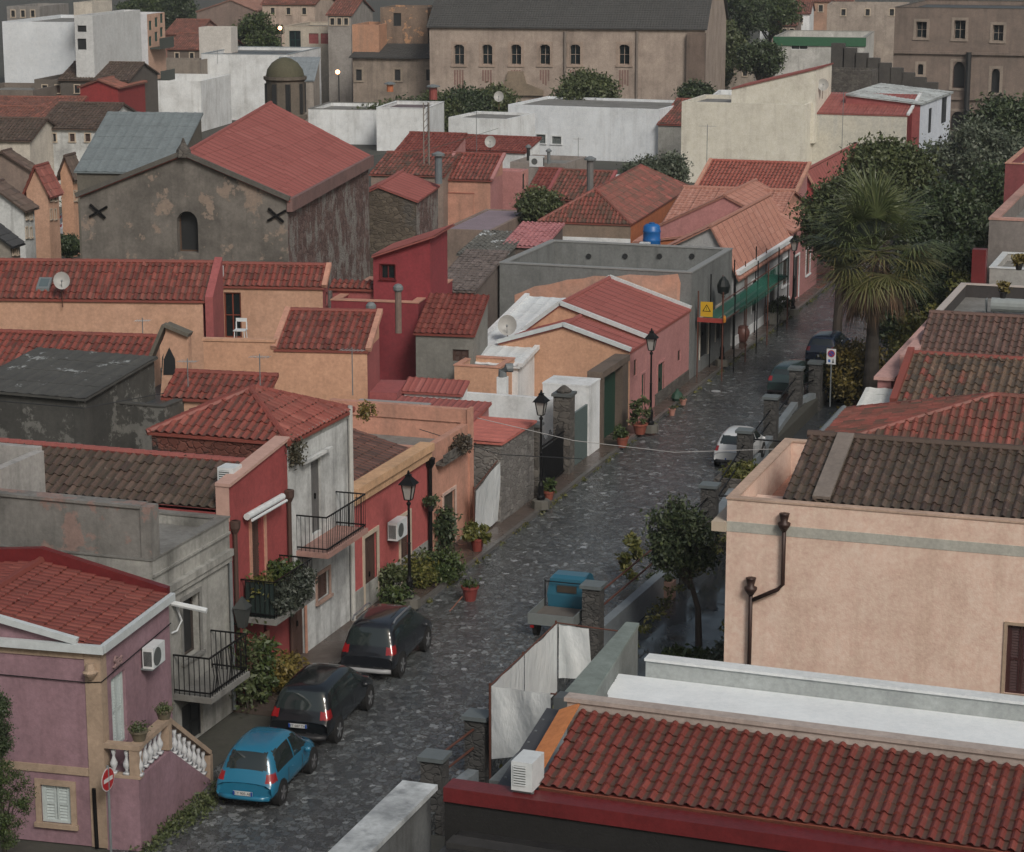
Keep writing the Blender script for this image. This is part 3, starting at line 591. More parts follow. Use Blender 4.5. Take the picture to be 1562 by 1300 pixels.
# stair with balustrade
def bal(mb,p,h=.52):
    mb.box(p[0]-.07,p[0]+.07,p[1]-.07,p[1]+.07,p[2],p[2]+.05); mb.lathe((p[0],p[1],p[2]+.05),[(.05,0),(.035,.05),(.08,.14),(.085,.2),(.04,.3),(.03,.36),(.05,.42),(.055,h-.05)],10)
LZ=1.66; sx=-18.91; ya=y0-.02; yb=45.15; yd=47.6; RH=.66
T=Thing('outside_stair','lilac masonry stair with white balusters rising to the lilac house door','stair',f5,(sx,ya,0))
wb=MB(); wb.box(x1+.002,sx,ya,yb,-.1,LZ); wb.prism([(sx,yb,-.1),(sx,yd,-.1),(sx,yd,.0),(sx,yb,LZ)],(x1+.01-sx,0,0)); T.part('wall',wb,LIL)
def one_bal(p):
    m=MB(); bal(m,p,RH-.1); T.part('baluster',m,plain((.5,.52,.54),.6),smooth=True)
for i in range(3): one_bal((x1+.2+i*.3,ya+.1,LZ+.06))
for i in range(5): one_bal((sx-.1,ya+.36+i*.27,LZ+.06))
kk=LZ/(yd-yb)
for i in range(8): one_bal((sx-.1,yb+.2+i*.28,LZ+.08-(.2+i*.28)*kk))
rb=MB(); rb.box(x1+.03,sx+.06,ya-.02,ya+.22,LZ+RH,LZ+RH+.1); rb.box(x1+.03,sx+.04,ya-.01,ya+.21,LZ+.002,LZ+.06)
rb.bar((sx-.1,ya+.2,LZ+RH+.05),(sx-.1,yb,LZ+RH+.05),.24,.11); rb.bar((sx-.1,yb,LZ+RH+.07),(sx-.1,yd,RH+.04),.22,.11)
rb.box(sx-.2,sx+.02,ya,ya+.22,LZ+.06,LZ+RH); rb.box(sx-.19,sx+.01,yb-.08,yb+.1,LZ+.03,LZ+RH+.02); rb.box(sx-.19,sx+.01,yd-.12,yd+.05,.0,RH)
T.part('handrail',rb,STONEC); STAIR=(sx,ya,yb,yd,LZ)
# --- grey weathered house
GR=dict(wall=GRW)
h2=House('grey_house','weathered grey plaster house with iron balcony between lilac and red houses','house',F0,-34,XF,46.2,50.35,5.1,0,GRW)
h2.op('E',(277,918),(306,992),kind='dark',fm=stucco((.2,.2,.19),(.05,.05,.05),.5,.5),cm=plain((.05,.04,.035),.7),sur=.1,depth=.25)
h2.op('E',(277,1080),(311,1135),kind='door',cm=DARKG); h2.build('flat',par=.25,pth=.22,floor=CONC,cop=CONC)
wb=MB(); wb.box(-38,XF-.25,46.2,46.55,5.153,6.35); wb.box(XF-.245,XF+.03,46.17,46.58,5.155,6.4); wb.box(-38,XF-.25,46.15,46.6,6.352,6.42); h2.part('parapet',wb,GRY)
wb=MB(); wb.box(-25.6-3.4,-25.4-3.4+.05,46.6,48.6,5.16,6.9); wb.box(-38,-28.95,48.6,48.85,5.16,6.95); h2.part('terrace_wall',wb,stucco((.36,.35,.34),(.15,.15,.14),.4,.6))
wb=MB(); wb.box(XF,XF+.14,46.2,50.3,4.15,4.32); wb.box(XF,XF+.09,46.2,50.3,4.0,4.148); wb.box(XF,XF+.06,46.2,50.3,4.7,4.76); h2.part('cornice',wb,GRW)
v=F0.X(348,910,XF); downpipe(h2,(XF+.08,50.2,4.0),.1,.05,GREYM,False)
# --- red two-storey, white two-storey, red single storey, salmon
h3=House('red_house','dark red two-storey house with plant-covered balcony and rolled awning','house',F0,-36,XF,50.37,53.92,5.28,0,RED)
h3.op('E',(382,786),(404,880),kind='shutter',fm=SAL,cm=BRN,sur=.12); h3.op('E',(383,985),(409,1076),kind='door',fm=SAL,cm=BRN,sur=.12)
yr=51.
for _ in range(30): yr=F0.P(300,702,5.28+.42*(yr-50.5)).y*.3+yr*.7
yr=min(max(yr,51.6),53.6); h3.y1=yr; h3.build('shedS',.42*(yr-50.37),mat=TILE_B,capmat=TILE_P,sty='big',over=.0); h3.y1=53.92
wb=MB(); wb.prism([(XF-.28,50.37,5.0),(XF-.28,53.92,5.0),(XF-.28,53.92,6.3),(XF-.28,50.37,5.9)],(.281,0,0)); wb.box(XF-.27,XF,yr+.01,53.92,0,5.0) ; h3.part('facade_parapet',wb,RED)
wb=MB(); wb.prism([(XF-.34,50.3,5.9),(XF-.34,53.95,6.32),(XF-.34,53.95,6.4),(XF-.34,50.3,5.98)],(.42,0,0)); wb.box(XF-.34,XF+.02,50.33,50.365,5.0,5.9); h3.part('coping',wb,plain((.5,.32,.27),.7))
for yy in (50.5,53.8): downpipe(h3,(XF+.09,yy,5.0),.1,.06,BRN)
v1=F0.X(368,782,XF); v2=F0.X(421,745,XF); single('rolled_awning',MB().tube([(XF+.15,v1.y,4.95),(XF+.15,v1.y+2.2,4.95)],.09,10).tube([(XF+.28,v1.y+.05,4.86),(XF+.28,v1.y+2.15,4.86)],.04,8),WHITEP,'white rolled-up awning above the shutters of the red house','awning',org=(XF,v1.y,4.8))
y4=53.95
h4=House('white_house','peeling white two-storey house with tiled pyramid roof and long railed balcony','house',F0,-28.55,XF,y4,58.15,6.3,0,WHD)
h4.op('E',(474,706),(491,808),kind='door',cm=plain((.12,.12,.12),.8)); h4.op('E',(483,880),(502,906),kind='shutter',fm=stucco((.4,.27,.22)),cm=BRN,sur=.1); h4.op('E',(445,925),(466,1000),kind='door',fm=SAL,cm=BRN)
h4.build('hip',.85,mat=TILE_R,over=.12,sty='big')
wb=MB(); wb.box(-28.56,XF-.06,y4-.06,y4-.002,5.75,6.2); h4.part('brick_band',wb,BRK)
wb=MB(); wb.box(XF,XF+.05,y4,58.15,6.05,6.32); h4.part('cornice',wb,GRW)
wb=MB().box(XF+.1,XF+.22,54.6,56.5,5.5,5.58); h4.part('canopy',wb,WHD)
downpipe(h4,(XF+.1,58.02,6.4),.1,.07,plain((.45,.45,.43),.5),False)
h5=House('low_red_house','low bright red house with ochre cornice and brown roof tiles','house',F0,-29,XF,58.17,64.35,3.55,0,RED2)
h5.op('E',(555,822),(576,930),kind='door',fm=CREAM,cm=BRN,sur=.13); h5.op('E',(610,792),(625,858),kind='shutter',fm=CREAM,cm=BRN,sur=.12)
h5.build('shedE',1.15,mat=TILE_BR,sty='flat',over=.0,ridgecap=False)
wb=MB(); wb.box(XF,XF+.22,58.2,64.35,3.72,3.95); wb.box(XF,XF+.13,58.2,64.35,3.45,3.719); wb.box(XF-.25,XF-.002,58.2,64.35,3.6,3.95); h5.part('cornice',wb,stucco((.55,.34,.2),(.2,.15,.1),.35,.4))
wb=MB(); wb.box(XF+.001,XF+.03,58.2,64.3,.12,.85); h5.part('plinth',wb,GRW); downpipe(h5,(XF+.1,64.25,3.5),.1,.07,IRON)
h6=House('salmon_house','salmon plastered house with planted parapet next to the low red house','house',F0,-29.5,XF,64.37,68.35,3.75,0,SAL)
h6.op('E',(676,757),(694,846),kind='door',fm=stucco((.55,.4,.34)),cm=plain((.05,.045,.035),.7),sur=.1); h6.build('flat',par=.6,pth=.25,floor=CONC)
wb=MB(); wb.box(-29.5,XF-.05,68.05,68.33,3.76,4.2); wb.box(XF-.04,XF+.06,68.0,68.36,.1,4.25); wb.box(-29.5,-29.2,64.4,68.04,3.76,4.05); h6.part('parapet',wb,SAL)
wb=MB(); wb.box(XF+.001,XF+.28,65.0,67.6,3.05,3.15); wb.box(XF+.25,XF+.29,65.,67.6,3.151,3.4);h6.part('planter_ledge',wb,STN)
# --- yard behind the tarp, rubble wall
h7=House('rubble_house','rough grey rubble-walled house with sloping pink roof beside the tarp','house',F0,-28.6,-24.0,69.5,73.0,2.85,0,RUB)
h7.build('shedW',.001,mat=stucco((.48,.15,.12),(.3,.1,.08),.3,.3),sty='panel',over=.08,ridgecap=False); 
hs=House('pink_shed','low pink shed with an opening onto the yard behind the tarp','shed',F0,-29.2,-26.0,72.6-1.2,74.,2.75,0,PNK)
hs.opw('E',71.6,73.0,.3,2.2,'dark',cm=DRED); hs.build('shedS',.4,mat=TILE_P,sty='sheet',ridgecap=False)
hb=MB().box(-26.9,-25.1,70.2,70.5,0,1.9); single('yard_wall',hb,stucco((.2,.1,.08)),'low brownish wall inside the yard behind the tarp','wall',org=(-26,70.3,0))
# --- white yard walls, gate, pillars
T=Thing('iron_gate','dark iron gate between two stone pillars beside the street lamp','gate',F0,(-24.,73.4,0)); mb=MB()
for i in range(22): mb.tube([(-24.,73.5+i*.135,.2),(-24.,73.5+i*.135,1.9+.25*math.sin(i*.5)**2)],.014,5)
mb.box(-24.02,-23.98,73.4,76.45,.25,.32); mb.box(-24.02,-23.98,73.4,76.45,1.7,1.76); T.part('bars',mb,IRON); T.part('sheet',MB().box(-24.05,-24.03,73.45,76.4,.2,1.6),DARKG)
def pillar(name,label,x,y,wx,h,mat,cap=None,group=None,w2=None):
    T=Thing(name,label,'pillar',F0,(x,y,0),group); w2=w2 or wx; T.part('shaft',MB().box(x-wx/2,x+wx/2,y-w2/2,y+w2/2,0,h),mat); 
    T.part('cap',MB().box(x-wx/2-.06,x+wx/2+.06,y-w2/2-.06,y+w2/2+.06,h+.002,h+.1),cap or plain((.10,.11,.11),.5)); return T
pillar('stone_pillar','slim stone gate pillar directly behind the lamp by the rubble house',-24.1,73.3,.45,2.6,STN)
T=pillar('stone_pillar','tall dark stone gate pillar with ball-shaped capping in front of white yard wall',-24.15,76.9,.62,2.95,STN); T.part('finial',MB().lathe((-24.15,76.9,3.05),[(.25,0),(.28,.08),(.14,.2),(.05,.26)],10),STN)
wb=MB(); wb.box(-33.5,-24.5,77.9,78.15,0,2.55); single('yard_wall',wb,WHT,'long whitewashed yard wall behind the gate below the orange gable','wall',org=(-27,78,0))
wb=MB(); wb.box(-24.2,-24.,79.5,80.9,0,2.75); wb.box(-25.8,-24.201,79.49,80.91,0,2.75); wb.box(-25.82,-23.98,79.48,80.92,2.74,2.8); single('gate_house',wb,WHT,'small white box-shaped gate pier with a tiny opening beside the grey gate','pier',org=(-24,80,0))
T=Thing('metal_gate','plain grey-green sheet metal gate next to the white pier','gate',F0,(-24.08,78,0)); T.part('leaf',MB().box(-24.12,-24.05,77.72,79.48,.1,2.1),plain((.13,.17,.17),.5)); mb=MB()
for i in range(13): mb.box(-24.05,-24.03,77.8+i*.13,77.83+i*.13,.12,2.08)
T.part('bars',mb,plain((.08,.11,.11),.5))
T=Thing('old_doorway','weathered brown doorway with green door leaf beside the pink house','doorway',F0,(-24,82.2,0)); wb=MB(); wb.box(-24.5,-24.,81.1,81.5,0,2.75); wb.box(-24.5,-24.,84.0,84.8,0,2.75); wb.box(-24.55,-23.95,81.05,84.82,2.752,3.0); T.part('frame',wb,stucco((.13,.10,.08),(.04,.035,.03),.5,.5)); T.part('door',MB().box(-24.35,-24.3,81.51,83.99,0.1,2.74),GDOOR)
# --- orange gabled house with pink street front (two roof bays)
dG=dict(kind='door',cm=GDOOR,fm=PNK,sur=.08)
WTR=plain((.55,.6,.62),.5)
h8=BH('gabled_house','orange gable-ended house with pink street front and green door','house',0,(961,535),985,762,x=-24.,wall=ORA,wallE=PNK,roof='gy',peak=(860,497),mat=TILE_P,sty='sheet',over=.06,trim=WTR,trw=.16,ops=[dict(f='E',tl=(967,550),br=(972,572),kind='dark',cm=BRN),dict(f='E',tl=(978,572),br=(987,630),**dG)])
h9=House('gabled_house','pink row house with taller pinkish-red roof against the concrete shell','house',F0,h8.x0+.3,-24.,h8.y1+.01,94.3,h8.h+.12,0,ORA); h9.wmE=PNK
h9.op('E',(1003,557),(1012,622),**dG); h9.op('E',(1034,536),(1039,549),kind='dark',cm=BRN)
h9.build('gy',1.15,mat=TILE_P,sty='sheet',over=.06,trim=WTR,trw=.16,vg=True,xr=-27.6)
wb=MB(); wb.box(-24.,-23.96,88.8,94.3,.12,.6); h9.part('plinth',wb,STN)
# --- roofless concrete shell and the row beyond
h10=BH('concrete_shell','roofless grey concrete shell house behind green scaffolding','building',0,(1055,417),1117,762,x=-24.,wall=CON,roof='flat',par=1.15,pth=.25,floor=CONC,cop=plain((.26,.27,.27),.7),coph=.06,ops=[dict(f='E',tl=(1068,486),br=(1079,540),kind='door',cm=DARKG,fm=CRM),dict(f='E',tl=(1092,470),br=(1100,515),kind='door',cm=DARKG,fm=CRM)])
wb=MB().prism([F0.Y(px,py,h10.y0-.02) for px,py in ((785,450),(800,444),(815,437),(838,434),(865,427),(890,425),(905,421),(940,422),(960,419),(1000,421),(1034,418),(1038,432),(1036,470),(785,470))],(0,.017,0)); h10.part('old_plaster',wb,stucco((.52,.29,.21),(.2,.18,.17),.6,.4))
for i in range(5):
    v=F0.Y(898+i*57-i*i*1.5,391,h10.y1-.28); h10.part('vent',MB().tube([(v.x,h10.y1-.26,v.z),(v.x,h10.y1-.3,v.z)],.13,10),DARKG)
wa=dict(kind='door',cm=plain((.05,.05,.05),.6),fm=WHT,sur=.1,arch=.25)
h11=BH('row_house','long pale grey street house with salmon tiled roof and arched doorways','house',0,(1122,415),1206,-65.2,x=-24.,wall=stucco((.36,.37,.38),(.2,.2,.2),.3,.3),roof='gy',peak=(1085,345),mat=TILE_S,sty='flat',over=.2,
  ops=[dict(f='E',tl=(1147,430),br=(1153,474),**wa),dict(f='E',tl=(1174,414),br=(1182,462),**wa),dict(f='E',tl=(1194,398),br=(1201,432),kind='shutter',cm=BRN,fm=WHT,arch=.25)])
wb=MB(); wb.box(-24.,-23.78,h11.y0,h11.y1,h11.h-.15,h11.h+.06); wb.box(-24.,-23.95,h11.y0,h11.y1,.12,.55); h11.part('cornice',wb,WHT)
h12=House('row_house','dark pink street house farthest down the street half hidden by the palm','house',F0,-31,-24.,h11.y1+.02,122,3.9,0,PNK); h12.opw('E',116,117.2,.15,2.4,'door',cm=DARKG,fm=WHT); h12.opw('E',119,120,1,2.4,'shutter',cm=BRN,fm=WHT); h12.build('gy',1.7,mat=TILE_S,sty='flat',over=.1)
# ================================================================== ROOFTOPS BEHIND THE STREET ROW (left)
k10=dict(wall=ORB)
B1=BH('orange_house','long orange house with barrel-tile roof, skylight and dish','house',15,(309,457),(314,401),-52,z=5.6,slope=.6,wall=ORB,wallE=DPK,roof='shedS',mat=TILE_R,sty='big',over=.08)
v=B1.polys[0]; wb=MB(); wb.prism([(B1.x1+.1,B1.y0-.05,3.5),(B1.x1+.1,B1.y0-.05,B1.h+.1),(B1.x1+.1,B1.y1+.2,v[2][2]+.2),(B1.x1+.1,B1.y1+.2,3.5)],(.3,0,0)); B1.part('verge_wall',wb,DPK)
p=B1.fr.P(66,438,5.85); sk=MB(); a=(B1.polys[0][2][2]-B1.h)/(B1.y1-B1.y0); sx0=B1.fr.cx(56,B1.y0+.4,5.8); sx1=B1.fr.cx(76,B1.y0+.4,5.8); q=lambda yy,zz:(sx0,B1.y0+yy,B1.h+yy*a+zz)
fx=MB().prism([(sx0,B1.y0+.3,B1.h+.3*a+.02),(sx1,B1.y0+.3,B1.h+.3*a+.02),(sx1,B1.y0+.85,B1.h+.85*a+.02),(sx0,B1.y0+.85,B1.h+.85*a+.02)],(0,0,.12)); fo=B1.part('skylight',fx,GREYM,B1.roof)
B1.part('skylight_glass',MB().poly([(sx0+.08,B1.y0+.38,B1.h+.38*a+.145),(sx1-.08,B1.y0+.38,B1.h+.38*a+.145),(sx1-.08,B1.y0+.78,B1.h+.78*a+.145),(sx0+.08,B1.y0+.78,B1.h+.78*a+.145)]),glassm((.1,.13,.14),.15),B1.roof)
B1b=BH('orange_annex','orange upper room with arched glazed door and tiled roof','house',13,(492,437),(500,405),329,z=5.3,slope=.6,wall=ORB,wallE=DPK,roof='shedS',mat=TILE_R,sty='big',over=.08,trim=SAL,base=2.5,ops=[dict(f='S',tl=(341,446),br=(369,516),kind='glass',fm=plain((.2,.05,.03),.5),cm=plain((.2,.05,.03),.5),sur=.0),dict(f='E',tl=(496,447),br=(502,462),kind='dark',cm=BRN,arch=.2)])
B2=BH('orange_house','big orange house with tall tiled gable roof above the street row','house',12,(560,535),(578,476),420,z=4.6,wall=ORA,wallE=DPK,roof='shedS',mat=TILE_R,sty='big',over=.05,trim=SAL)
c=B2.fr.Y(310,520,B2.y0); wb=MB(); wb.box(c.x,B2.x0-.002,B2.y0,B2.y0+.25,0,c.z); wb.box(c.x-.05,B2.x0-.003,B2.y0-.04,B2.y0+.29,c.z+.002,c.z+.09); B2.part('terrace_wall',wb,ORA); B2.part('terrace_floor',MB().box(c.x,B2.x0-.01,B2.y0+.26,B2.y0+5,c.z-1.1,c.z-1.),CONC)
wb=MB().box(B2.x1-.001+.002,B2.x1+1.0,B2.y0+.4,B2.y1+.2,0,3.0); B2.part('lean_to',wb,DPK)
B3=BH('stair_tower','dark red roof tower with small window and sloping pink roof','tower',7,(656,392),(656,361),569,z=6.4,wall=stucco((.24,.035,.045),(.15,.03,.03),.2,.25),roof='shedW',depth=3,rise=.55,mat=TILE_P,sty='sheet',over=.25,ridgecap=False,base=3,ops=[dict(f='S',tl=(580,403),br=(603,427),kind='glass',fm=DRED,cm=BRN,sur=.03)])
B3b=BH('red_terrace_house','dark red flat-roofed terrace house around the roof tower','house',7,(638,463),690,505,z=4.7,wall=stucco((.22,.033,.042),(.14,.03,.03),.2,.25),roof='flat',par=.5,pth=.3,floor=plain((.4,.3,.32),.5),cop=SAL)
B3c=BH('tile_strip_house','low red wall with a narrow strip of roof tiles below the church','house',8,(612,441),(612,430),507,z=5.,wall=DPK,roof='shedS',mat=TILE_R,sty='big',ridgecap=False)
B4=BH('grey_house','grey plastered house with wavy maroon roof beside the red terraces','house',7,(722,510),(775,452),634,z=3.9,wall=stucco((.19,.19,.175),(.07,.07,.065),.35,.35),roof='shedS',mat=TILE_D,sty='port',over=.08,ridgecap=False,ops=[dict(f='S',tl=(690,533),br=(715,552),kind='shutter',cm=BRN)])
B5=BH('white_terrace_house','house with smooth white painted sloping roof between maroon roof and orange gable','house',2,(790,558),(862,455),706,z=2.7,wall=WHT,roof='shedS',slope=.12,mat=stucco((.62,.66,.68),(.35,.36,.36),.3,.2),sty='panel',trim=WHT,ridgecap=False)
B6=BH('orange_low_house','small orange parapet block below the white terrace','house',2,(762,562),775,693,z=2.9,wall=ORA,roof='flat',par=.3,pth=.2,cop=SAL,floor=CONC,depth=2)
B7=BH('low_roof_house','low white house with flat pink-red roof and stone corner pier','house',2,(703,600),(702,580),616,z=2.9,wall=WHT,roof='shedS',mat=TILE_P,sty='sheet',over=.1,ridgecap=False)
B8=BH('tiled_house','house with long barrel-tile roof below the orange house','house',9,(218,564),(228,514),-52,z=4.8,wall=ORB,roof='shedS',mat=TILE_R,sty='big')
g9=B8.fr; yy=B8.y0-.15; PT=[g9.Y(px,py,yy) for px,py in ((224,572),(287,574),(287,513),(253,498))]
T=Thing('gable_wall','orange sloping gable wall with pointed dark window and mossy coping','wall',g9,(PT[0].x,yy,0)); PT[0].z=PT[1].z=0; T.part('wall',MB().prism(PT,(0,.35,0)),ORB)
T.part('coping',MB().bar(PT[3]+Vector((-.05,.1,.05)),PT[0]+Vector((0,.1,g9.Y(224,560,yy).z)),.5,.12).bar(PT[3]+Vector((0,.1,.05)),PT[2]+Vector((.05,.1,.05)),.5,.12),stucco((.12,.11,.09)))
W9=[g9.Y(px,py,yy-.02) for px,py in ((249,572),(268,572),(267,548),(258,530),(250,548))]; T.part('window',MB().prism(W9,(0,.015,0)),DARKG); cw=sum(W9,Vector())/5; T.part('surround',MB().prism([cw+(q-cw)*1.4+Vector((0,.021,0)) for q in W9],(0,.015,0)),STN)
B9=BH('black_house','blackened mould-stained concrete house with corrugated top roof','house',-2,(250,622),300,-52,z=4.3,wall=BLK,roof='flat',par=.35,pth=.25,floor=stucco((.06,.07,.08),(.03,.03,.03),.3,.3,rough=.3),cop=plain((.07,.07,.065),.8),depth=5.5)
B9b=BH('black_house','blackened square block with patched metal roof left of the flat roof','house',-2,(128,606),190,-52,z=4.9,wall=BLK,roof='shedS',rise=.5,depth=4.5,mat=stucco((.07,.07,.065),(.03,.03,.03),.4,.3,patch=(.28,.3,.3),pamt=-.6),sty='panel',over=.15,ridgecap=False)
B10=BH('tiled_house','small house with red barrel tiles behind the white house roof','house',6,(400,611),(403,573),252,z=4.4,wall=ORB,roof='shedS',mat=TILE_R,sty='big')
B11=BH('white_block','white low wall with pipe stub and flat top between salmon and orange houses','house',2,(620,640),640,512,z=3.1,wall=WHT,roof='flat',par=.3,cop=plain((.3,.3,.3),.7),depth=2.5)
B12=BH('tiled_house','house with red roof strip squeezed at far left below the long orange wall','house',14,(70,560),(30,528),-52,z=4.5,wall=ORB,roof='shedS',mat=TILE_D,sty='big')
# ================================================================== OLD CHURCH
fc=Fr(11); C1=BH('old_church','old roughcast church with salmon sheet roof, arched window and rubble side','church',11,(438,303),562,122,z=8,wall=CHS,wallE=CHE,roof='gy',peak=(280,235),mat=TILE_P,sty='sheet',over=.15,trim=stucco((.10,.095,.085)),trw=.2,churchroof=(412,157),
  ops=[dict(f='S',tl=(269,322),br=(303,386),kind='dark',cm=plain((.1,.06,.04),.7),arch=.5,depth=.5)])
wb=MB(); yE=C1.y1
wb.prism([(C1.x1+.001,C1.y0-.1,8.0),(C1.x1+.001,C1.y1+.1,8.0),(C1.x1+.001,C1.y1+.1,7.45),(C1.x1+.001,C1.y0-.1,7.45)],(.25,0,0)); C1.part('eaves_band',wb,stucco((.2,.12,.11),(.08,.05,.05),.4,.4))
for px,py in ((150,322),(422,328)):
    v=fc.Y(px,py,C1.y0-.06); mb=MB().bar((v.x-.4,v.y,v.z-.25),(v.x+.4,v.y,v.z+.2),.09,.09,(0,1,0)).bar((v.x-.35,v.y-.02,v.z+.28),(v.x+.3,v.y-.02,v.z-.3),.09,.09,(0,1,0)); C1.part('wall_anchor',mb,IRON)
C1.part('finial',MB().lathe((C1.fr.Y(280,235,C1.y0).x,C1.y0,C1.h+1.7),[(.35,0),(.3,.3),(.12,.55),(.03,.8)],8),STN)
v=fc.P(436,172,9.8); cx_,cy_=v.x,v.y
T=Thing('cupola','dark stone lantern cupola with a mossy dome behind the church ridge','cupola',fc,(cx_,cy_,8))
T.part('drum',MB().lathe((cx_,cy_,7),[(.95,0),(.95,2.4),(1.1,2.5),(1.1,2.7),(.98,2.75),(.98,4.4),(1.1,4.5),(1.1,4.65)],16),stucco((.13,.11,.09),(.04,.04,.03),.5,.5)); T.part('dome',MB().lathe((cx_,cy_,11.65),[(.98,0),(.98,.02),(.9,.35),(.66,.68),(.35,.88),(.08,.95)],16),stucco((.085,.08,.05),(.04,.045,.025),.5,.3),smooth=True)
mb=MB()
for k in range(8):
    t=math.pi*2*(k+.5)/8; mb.box(cx_+.92*math.cos(t)-.12,cx_+.92*math.cos(t)+.12,cy_+.92*math.sin(t)-.12,cy_+.92*math.sin(t)+.12,9.8,11.3)
T.part('opening',mb,DARKG)
C2=BH('sacristy','rubble annex of the church with pink sheet roof','building',11,(635,306),668,535,z=5.6,wall=rubble((.05,.04,.03),(.11,.09,.07),(.17,.14,.11),3.,(.1,.09,.08),.55),wallE=CHE,roof='gy',peak=(577,284),mat=TILE_P,sty='sheet',over=.1)
C3=BH('grey_sheet_roof_house','tall building with broad sloping grey sheet roof left of the church','building',11,(262,262),(292,172),117,z=7.4,wall=stucco((.13,.12,.1)),roof='shedS',mat=stucco((.16,.19,.20),(.12,.14,.15),.3,.2),sty='panel',ridgecap=False)
# ================================================================== RIGHT SIDE
R3=House('beige_house','large plain beige house with brown tiled roof and rusty drainpipe','house',F0,-13.12,-1.2,55.8,62.9,5.2,0,BEI)
R3.op('S',(1537,953),(1575,1062),kind='shutter',cm=plain((.05,.018,.018),.5),fm=STONEC,sur=.08); R3.build('flat',par=.95,pth=.22,floor=SAL,cop=stucco((.5,.36,.28),(.2,.15,.12),.4,.3))
rb=MB(); P=[(-11.75,56.05,5.22),(-1.3,56.05,5.22),(-1.3,59.4,6.2),(-11.75,59.4,6.2)]; Q=[(-1.3,62.6,5.2),(-11.75,62.6,5.2),(-11.75,59.4,6.2),(-1.3,59.4,6.2)]
for p in (P,Q): tiles(rb,p,**STY['big']); slab(rb,p,.08,-.012)
rf=R3.part('roof',rb,TILE_B); cb=MB(); cb.uv=[]; ridge(cb,(-11.8,59.4,6.24),(-1.3,59.4,6.24),.12); R3.part('ridge_tiles',cb,TILE_B,rf)
wb=MB(); wb.prism([(-11.7,56.04,4.3),(-11.7,62.6,4.3),(-11.7,62.6,5.1),(-11.7,59.4,6.1),(-11.7,56.04,5.1)],(.2,0,0)); wb.prism([(-12.86,56.6,4.26),(-11.9,56.6,4.26),(-11.9,58.2,4.26),(-12.86,58.2,4.26)],(0,0,.5)); R3.part('roof_wall',wb,BEI)
R3.part('roof_band',MB().bar((-10.75,56.1,5.36),(-10.75,59.35,6.32),.45,.08),stucco((.2,.17,.15)),rf)
R3.part('painted_band',MB().box(-13.12,-1.2,55.79,55.799,4.35,4.62),stucco((.42,.42,.38),(.3,.3,.28),.3,.3))
R3.part('cornice',MB().box(-13.5,-13.122,55.7,62.9,4.35,4.6),CREAM)
def fun(px,py,T,mat): 
    v=F0.Y(px,py,55.7); return v
a=fun(1197,787,R3,0);b=fun(1196,895,R3,0);c_=fun(1148,915,R3,0);d=fun(1146,885,R3,0);e=fun(1143,1020,R3,0)
mb=MB(); mb.tube([(a.x,55.68,a.z-.1),(a.x,55.68,b.z+.05),(a.x-.12,55.68,b.z-.08),(d.x+.05,55.68,c_.z)],.055,8); mb.tube([(d.x,55.68,d.z),(d.x,55.68,0)],.055,8)
for q in (a,d): mb.lathe((q.x,55.66,q.z-.2),[(.06,-.2),(.16,-.05),(.17,.02),(.09,.06),(.13,.25),(.14,.27)],10)
R3.part('downpipe',mb,plain((.04,.02,.016),.5,.2),smooth=True)
R4=House('hipped_house','house with red weathered hipped barrel-tile roof behind the beige house','house',F0,-12.7,-2.0,64.6,70.3,4.6,0,DPK); R4.build('hip',1.35,mat=TILE_M,sty='big',r0=4.8,over=.05)
R4.part('gutter',MB().tube([(-12.85,64.6,4.6),(-12.85,70.4,4.6)],.1,8),GREYM)
R5=House('mottled_roof_house','house with strongly mottled red and brown barrel tiles','house',F0,-11.5,-2,72.3,75.6,4.45,0,PNK); R5.build('shedS',1.05,mat=tilem([(.06,.05,.042),(.15,.1,.07),(.25,.065,.05)],moss=(.05,.045,.035),mamt=.4),sty=dict(pitch=.26,row=.42,amp=.07,lift=.045),capmat=TILE_R)
R5.part('verge',MB().bar((-11.6,72.2,4.55),(-11.6,75.6,5.62),.22,.2),TILE_R)
R6=House('brown_roof_house','house with even brown corrugated-looking tiles and pink parapet','house',F0,-11.6,-2,77.3,80.2,5.0,0,PNK); R6.build('shedS',1.1,mat=tilem([(.10,.055,.045),(.14,.08,.065),(.17,.1,.085)],mamt=.35),sty='big')
T=Thing('parapet_wall','long pink coped parapet wall running beside the tiled roofs','wall',F0,(-12.3,78,0)); T.part('wall',MB().box(-12.5,-12.05,74.5,86,0,4.75),PNK); T.part('coping',MB().box(-12.62,-11.93,74.4,86.1,4.752,4.86).box(-12.04,-11.62,76.,81,4.5,5.35),stucco((.5,.3,.27),(.3,.2,.18),.3,.3))
T=House('lean_to_roof','small lean-to with smooth white sloping top beside the palm','shed',F0,-12.8,-11.7,71.4,74.3,4.0,0,DRED); T.build('shedS',.5,mat=stucco((.6,.62,.6),(.4,.4,.38),.3,.2),sty='panel',ridgecap=False,over=.05)
R7=House('red_terrace_house','terrace house with dark red piers, white-edged wall and water tank','house',F0,-12.2,-1,84.5,92,5.3,0,stucco((.05,.045,.045),(.02,.02,.02),.4,.4)); R7.build('flat',par=.5,pth=.2,cop=plain((.5,.45,.42),.6))
for x_,y_,h_ in ((-12.0,84.3,5.45),(-11.6,92.3,6.7)): R7.part('pier',MB().box(x_-.25,x_+.3,y_-.25,y_+.25,0,h_),DRED)
R8=House('white_terrace_house','grey-white terrace block with potted succulents on its ledge','house',F0,-11.2,-1,92.6,97,5.9,0,stucco((.34,.34,.33),(.2,.2,.19),.4,.4)); R8.build('flat',par=.3,cop=WHITEP)
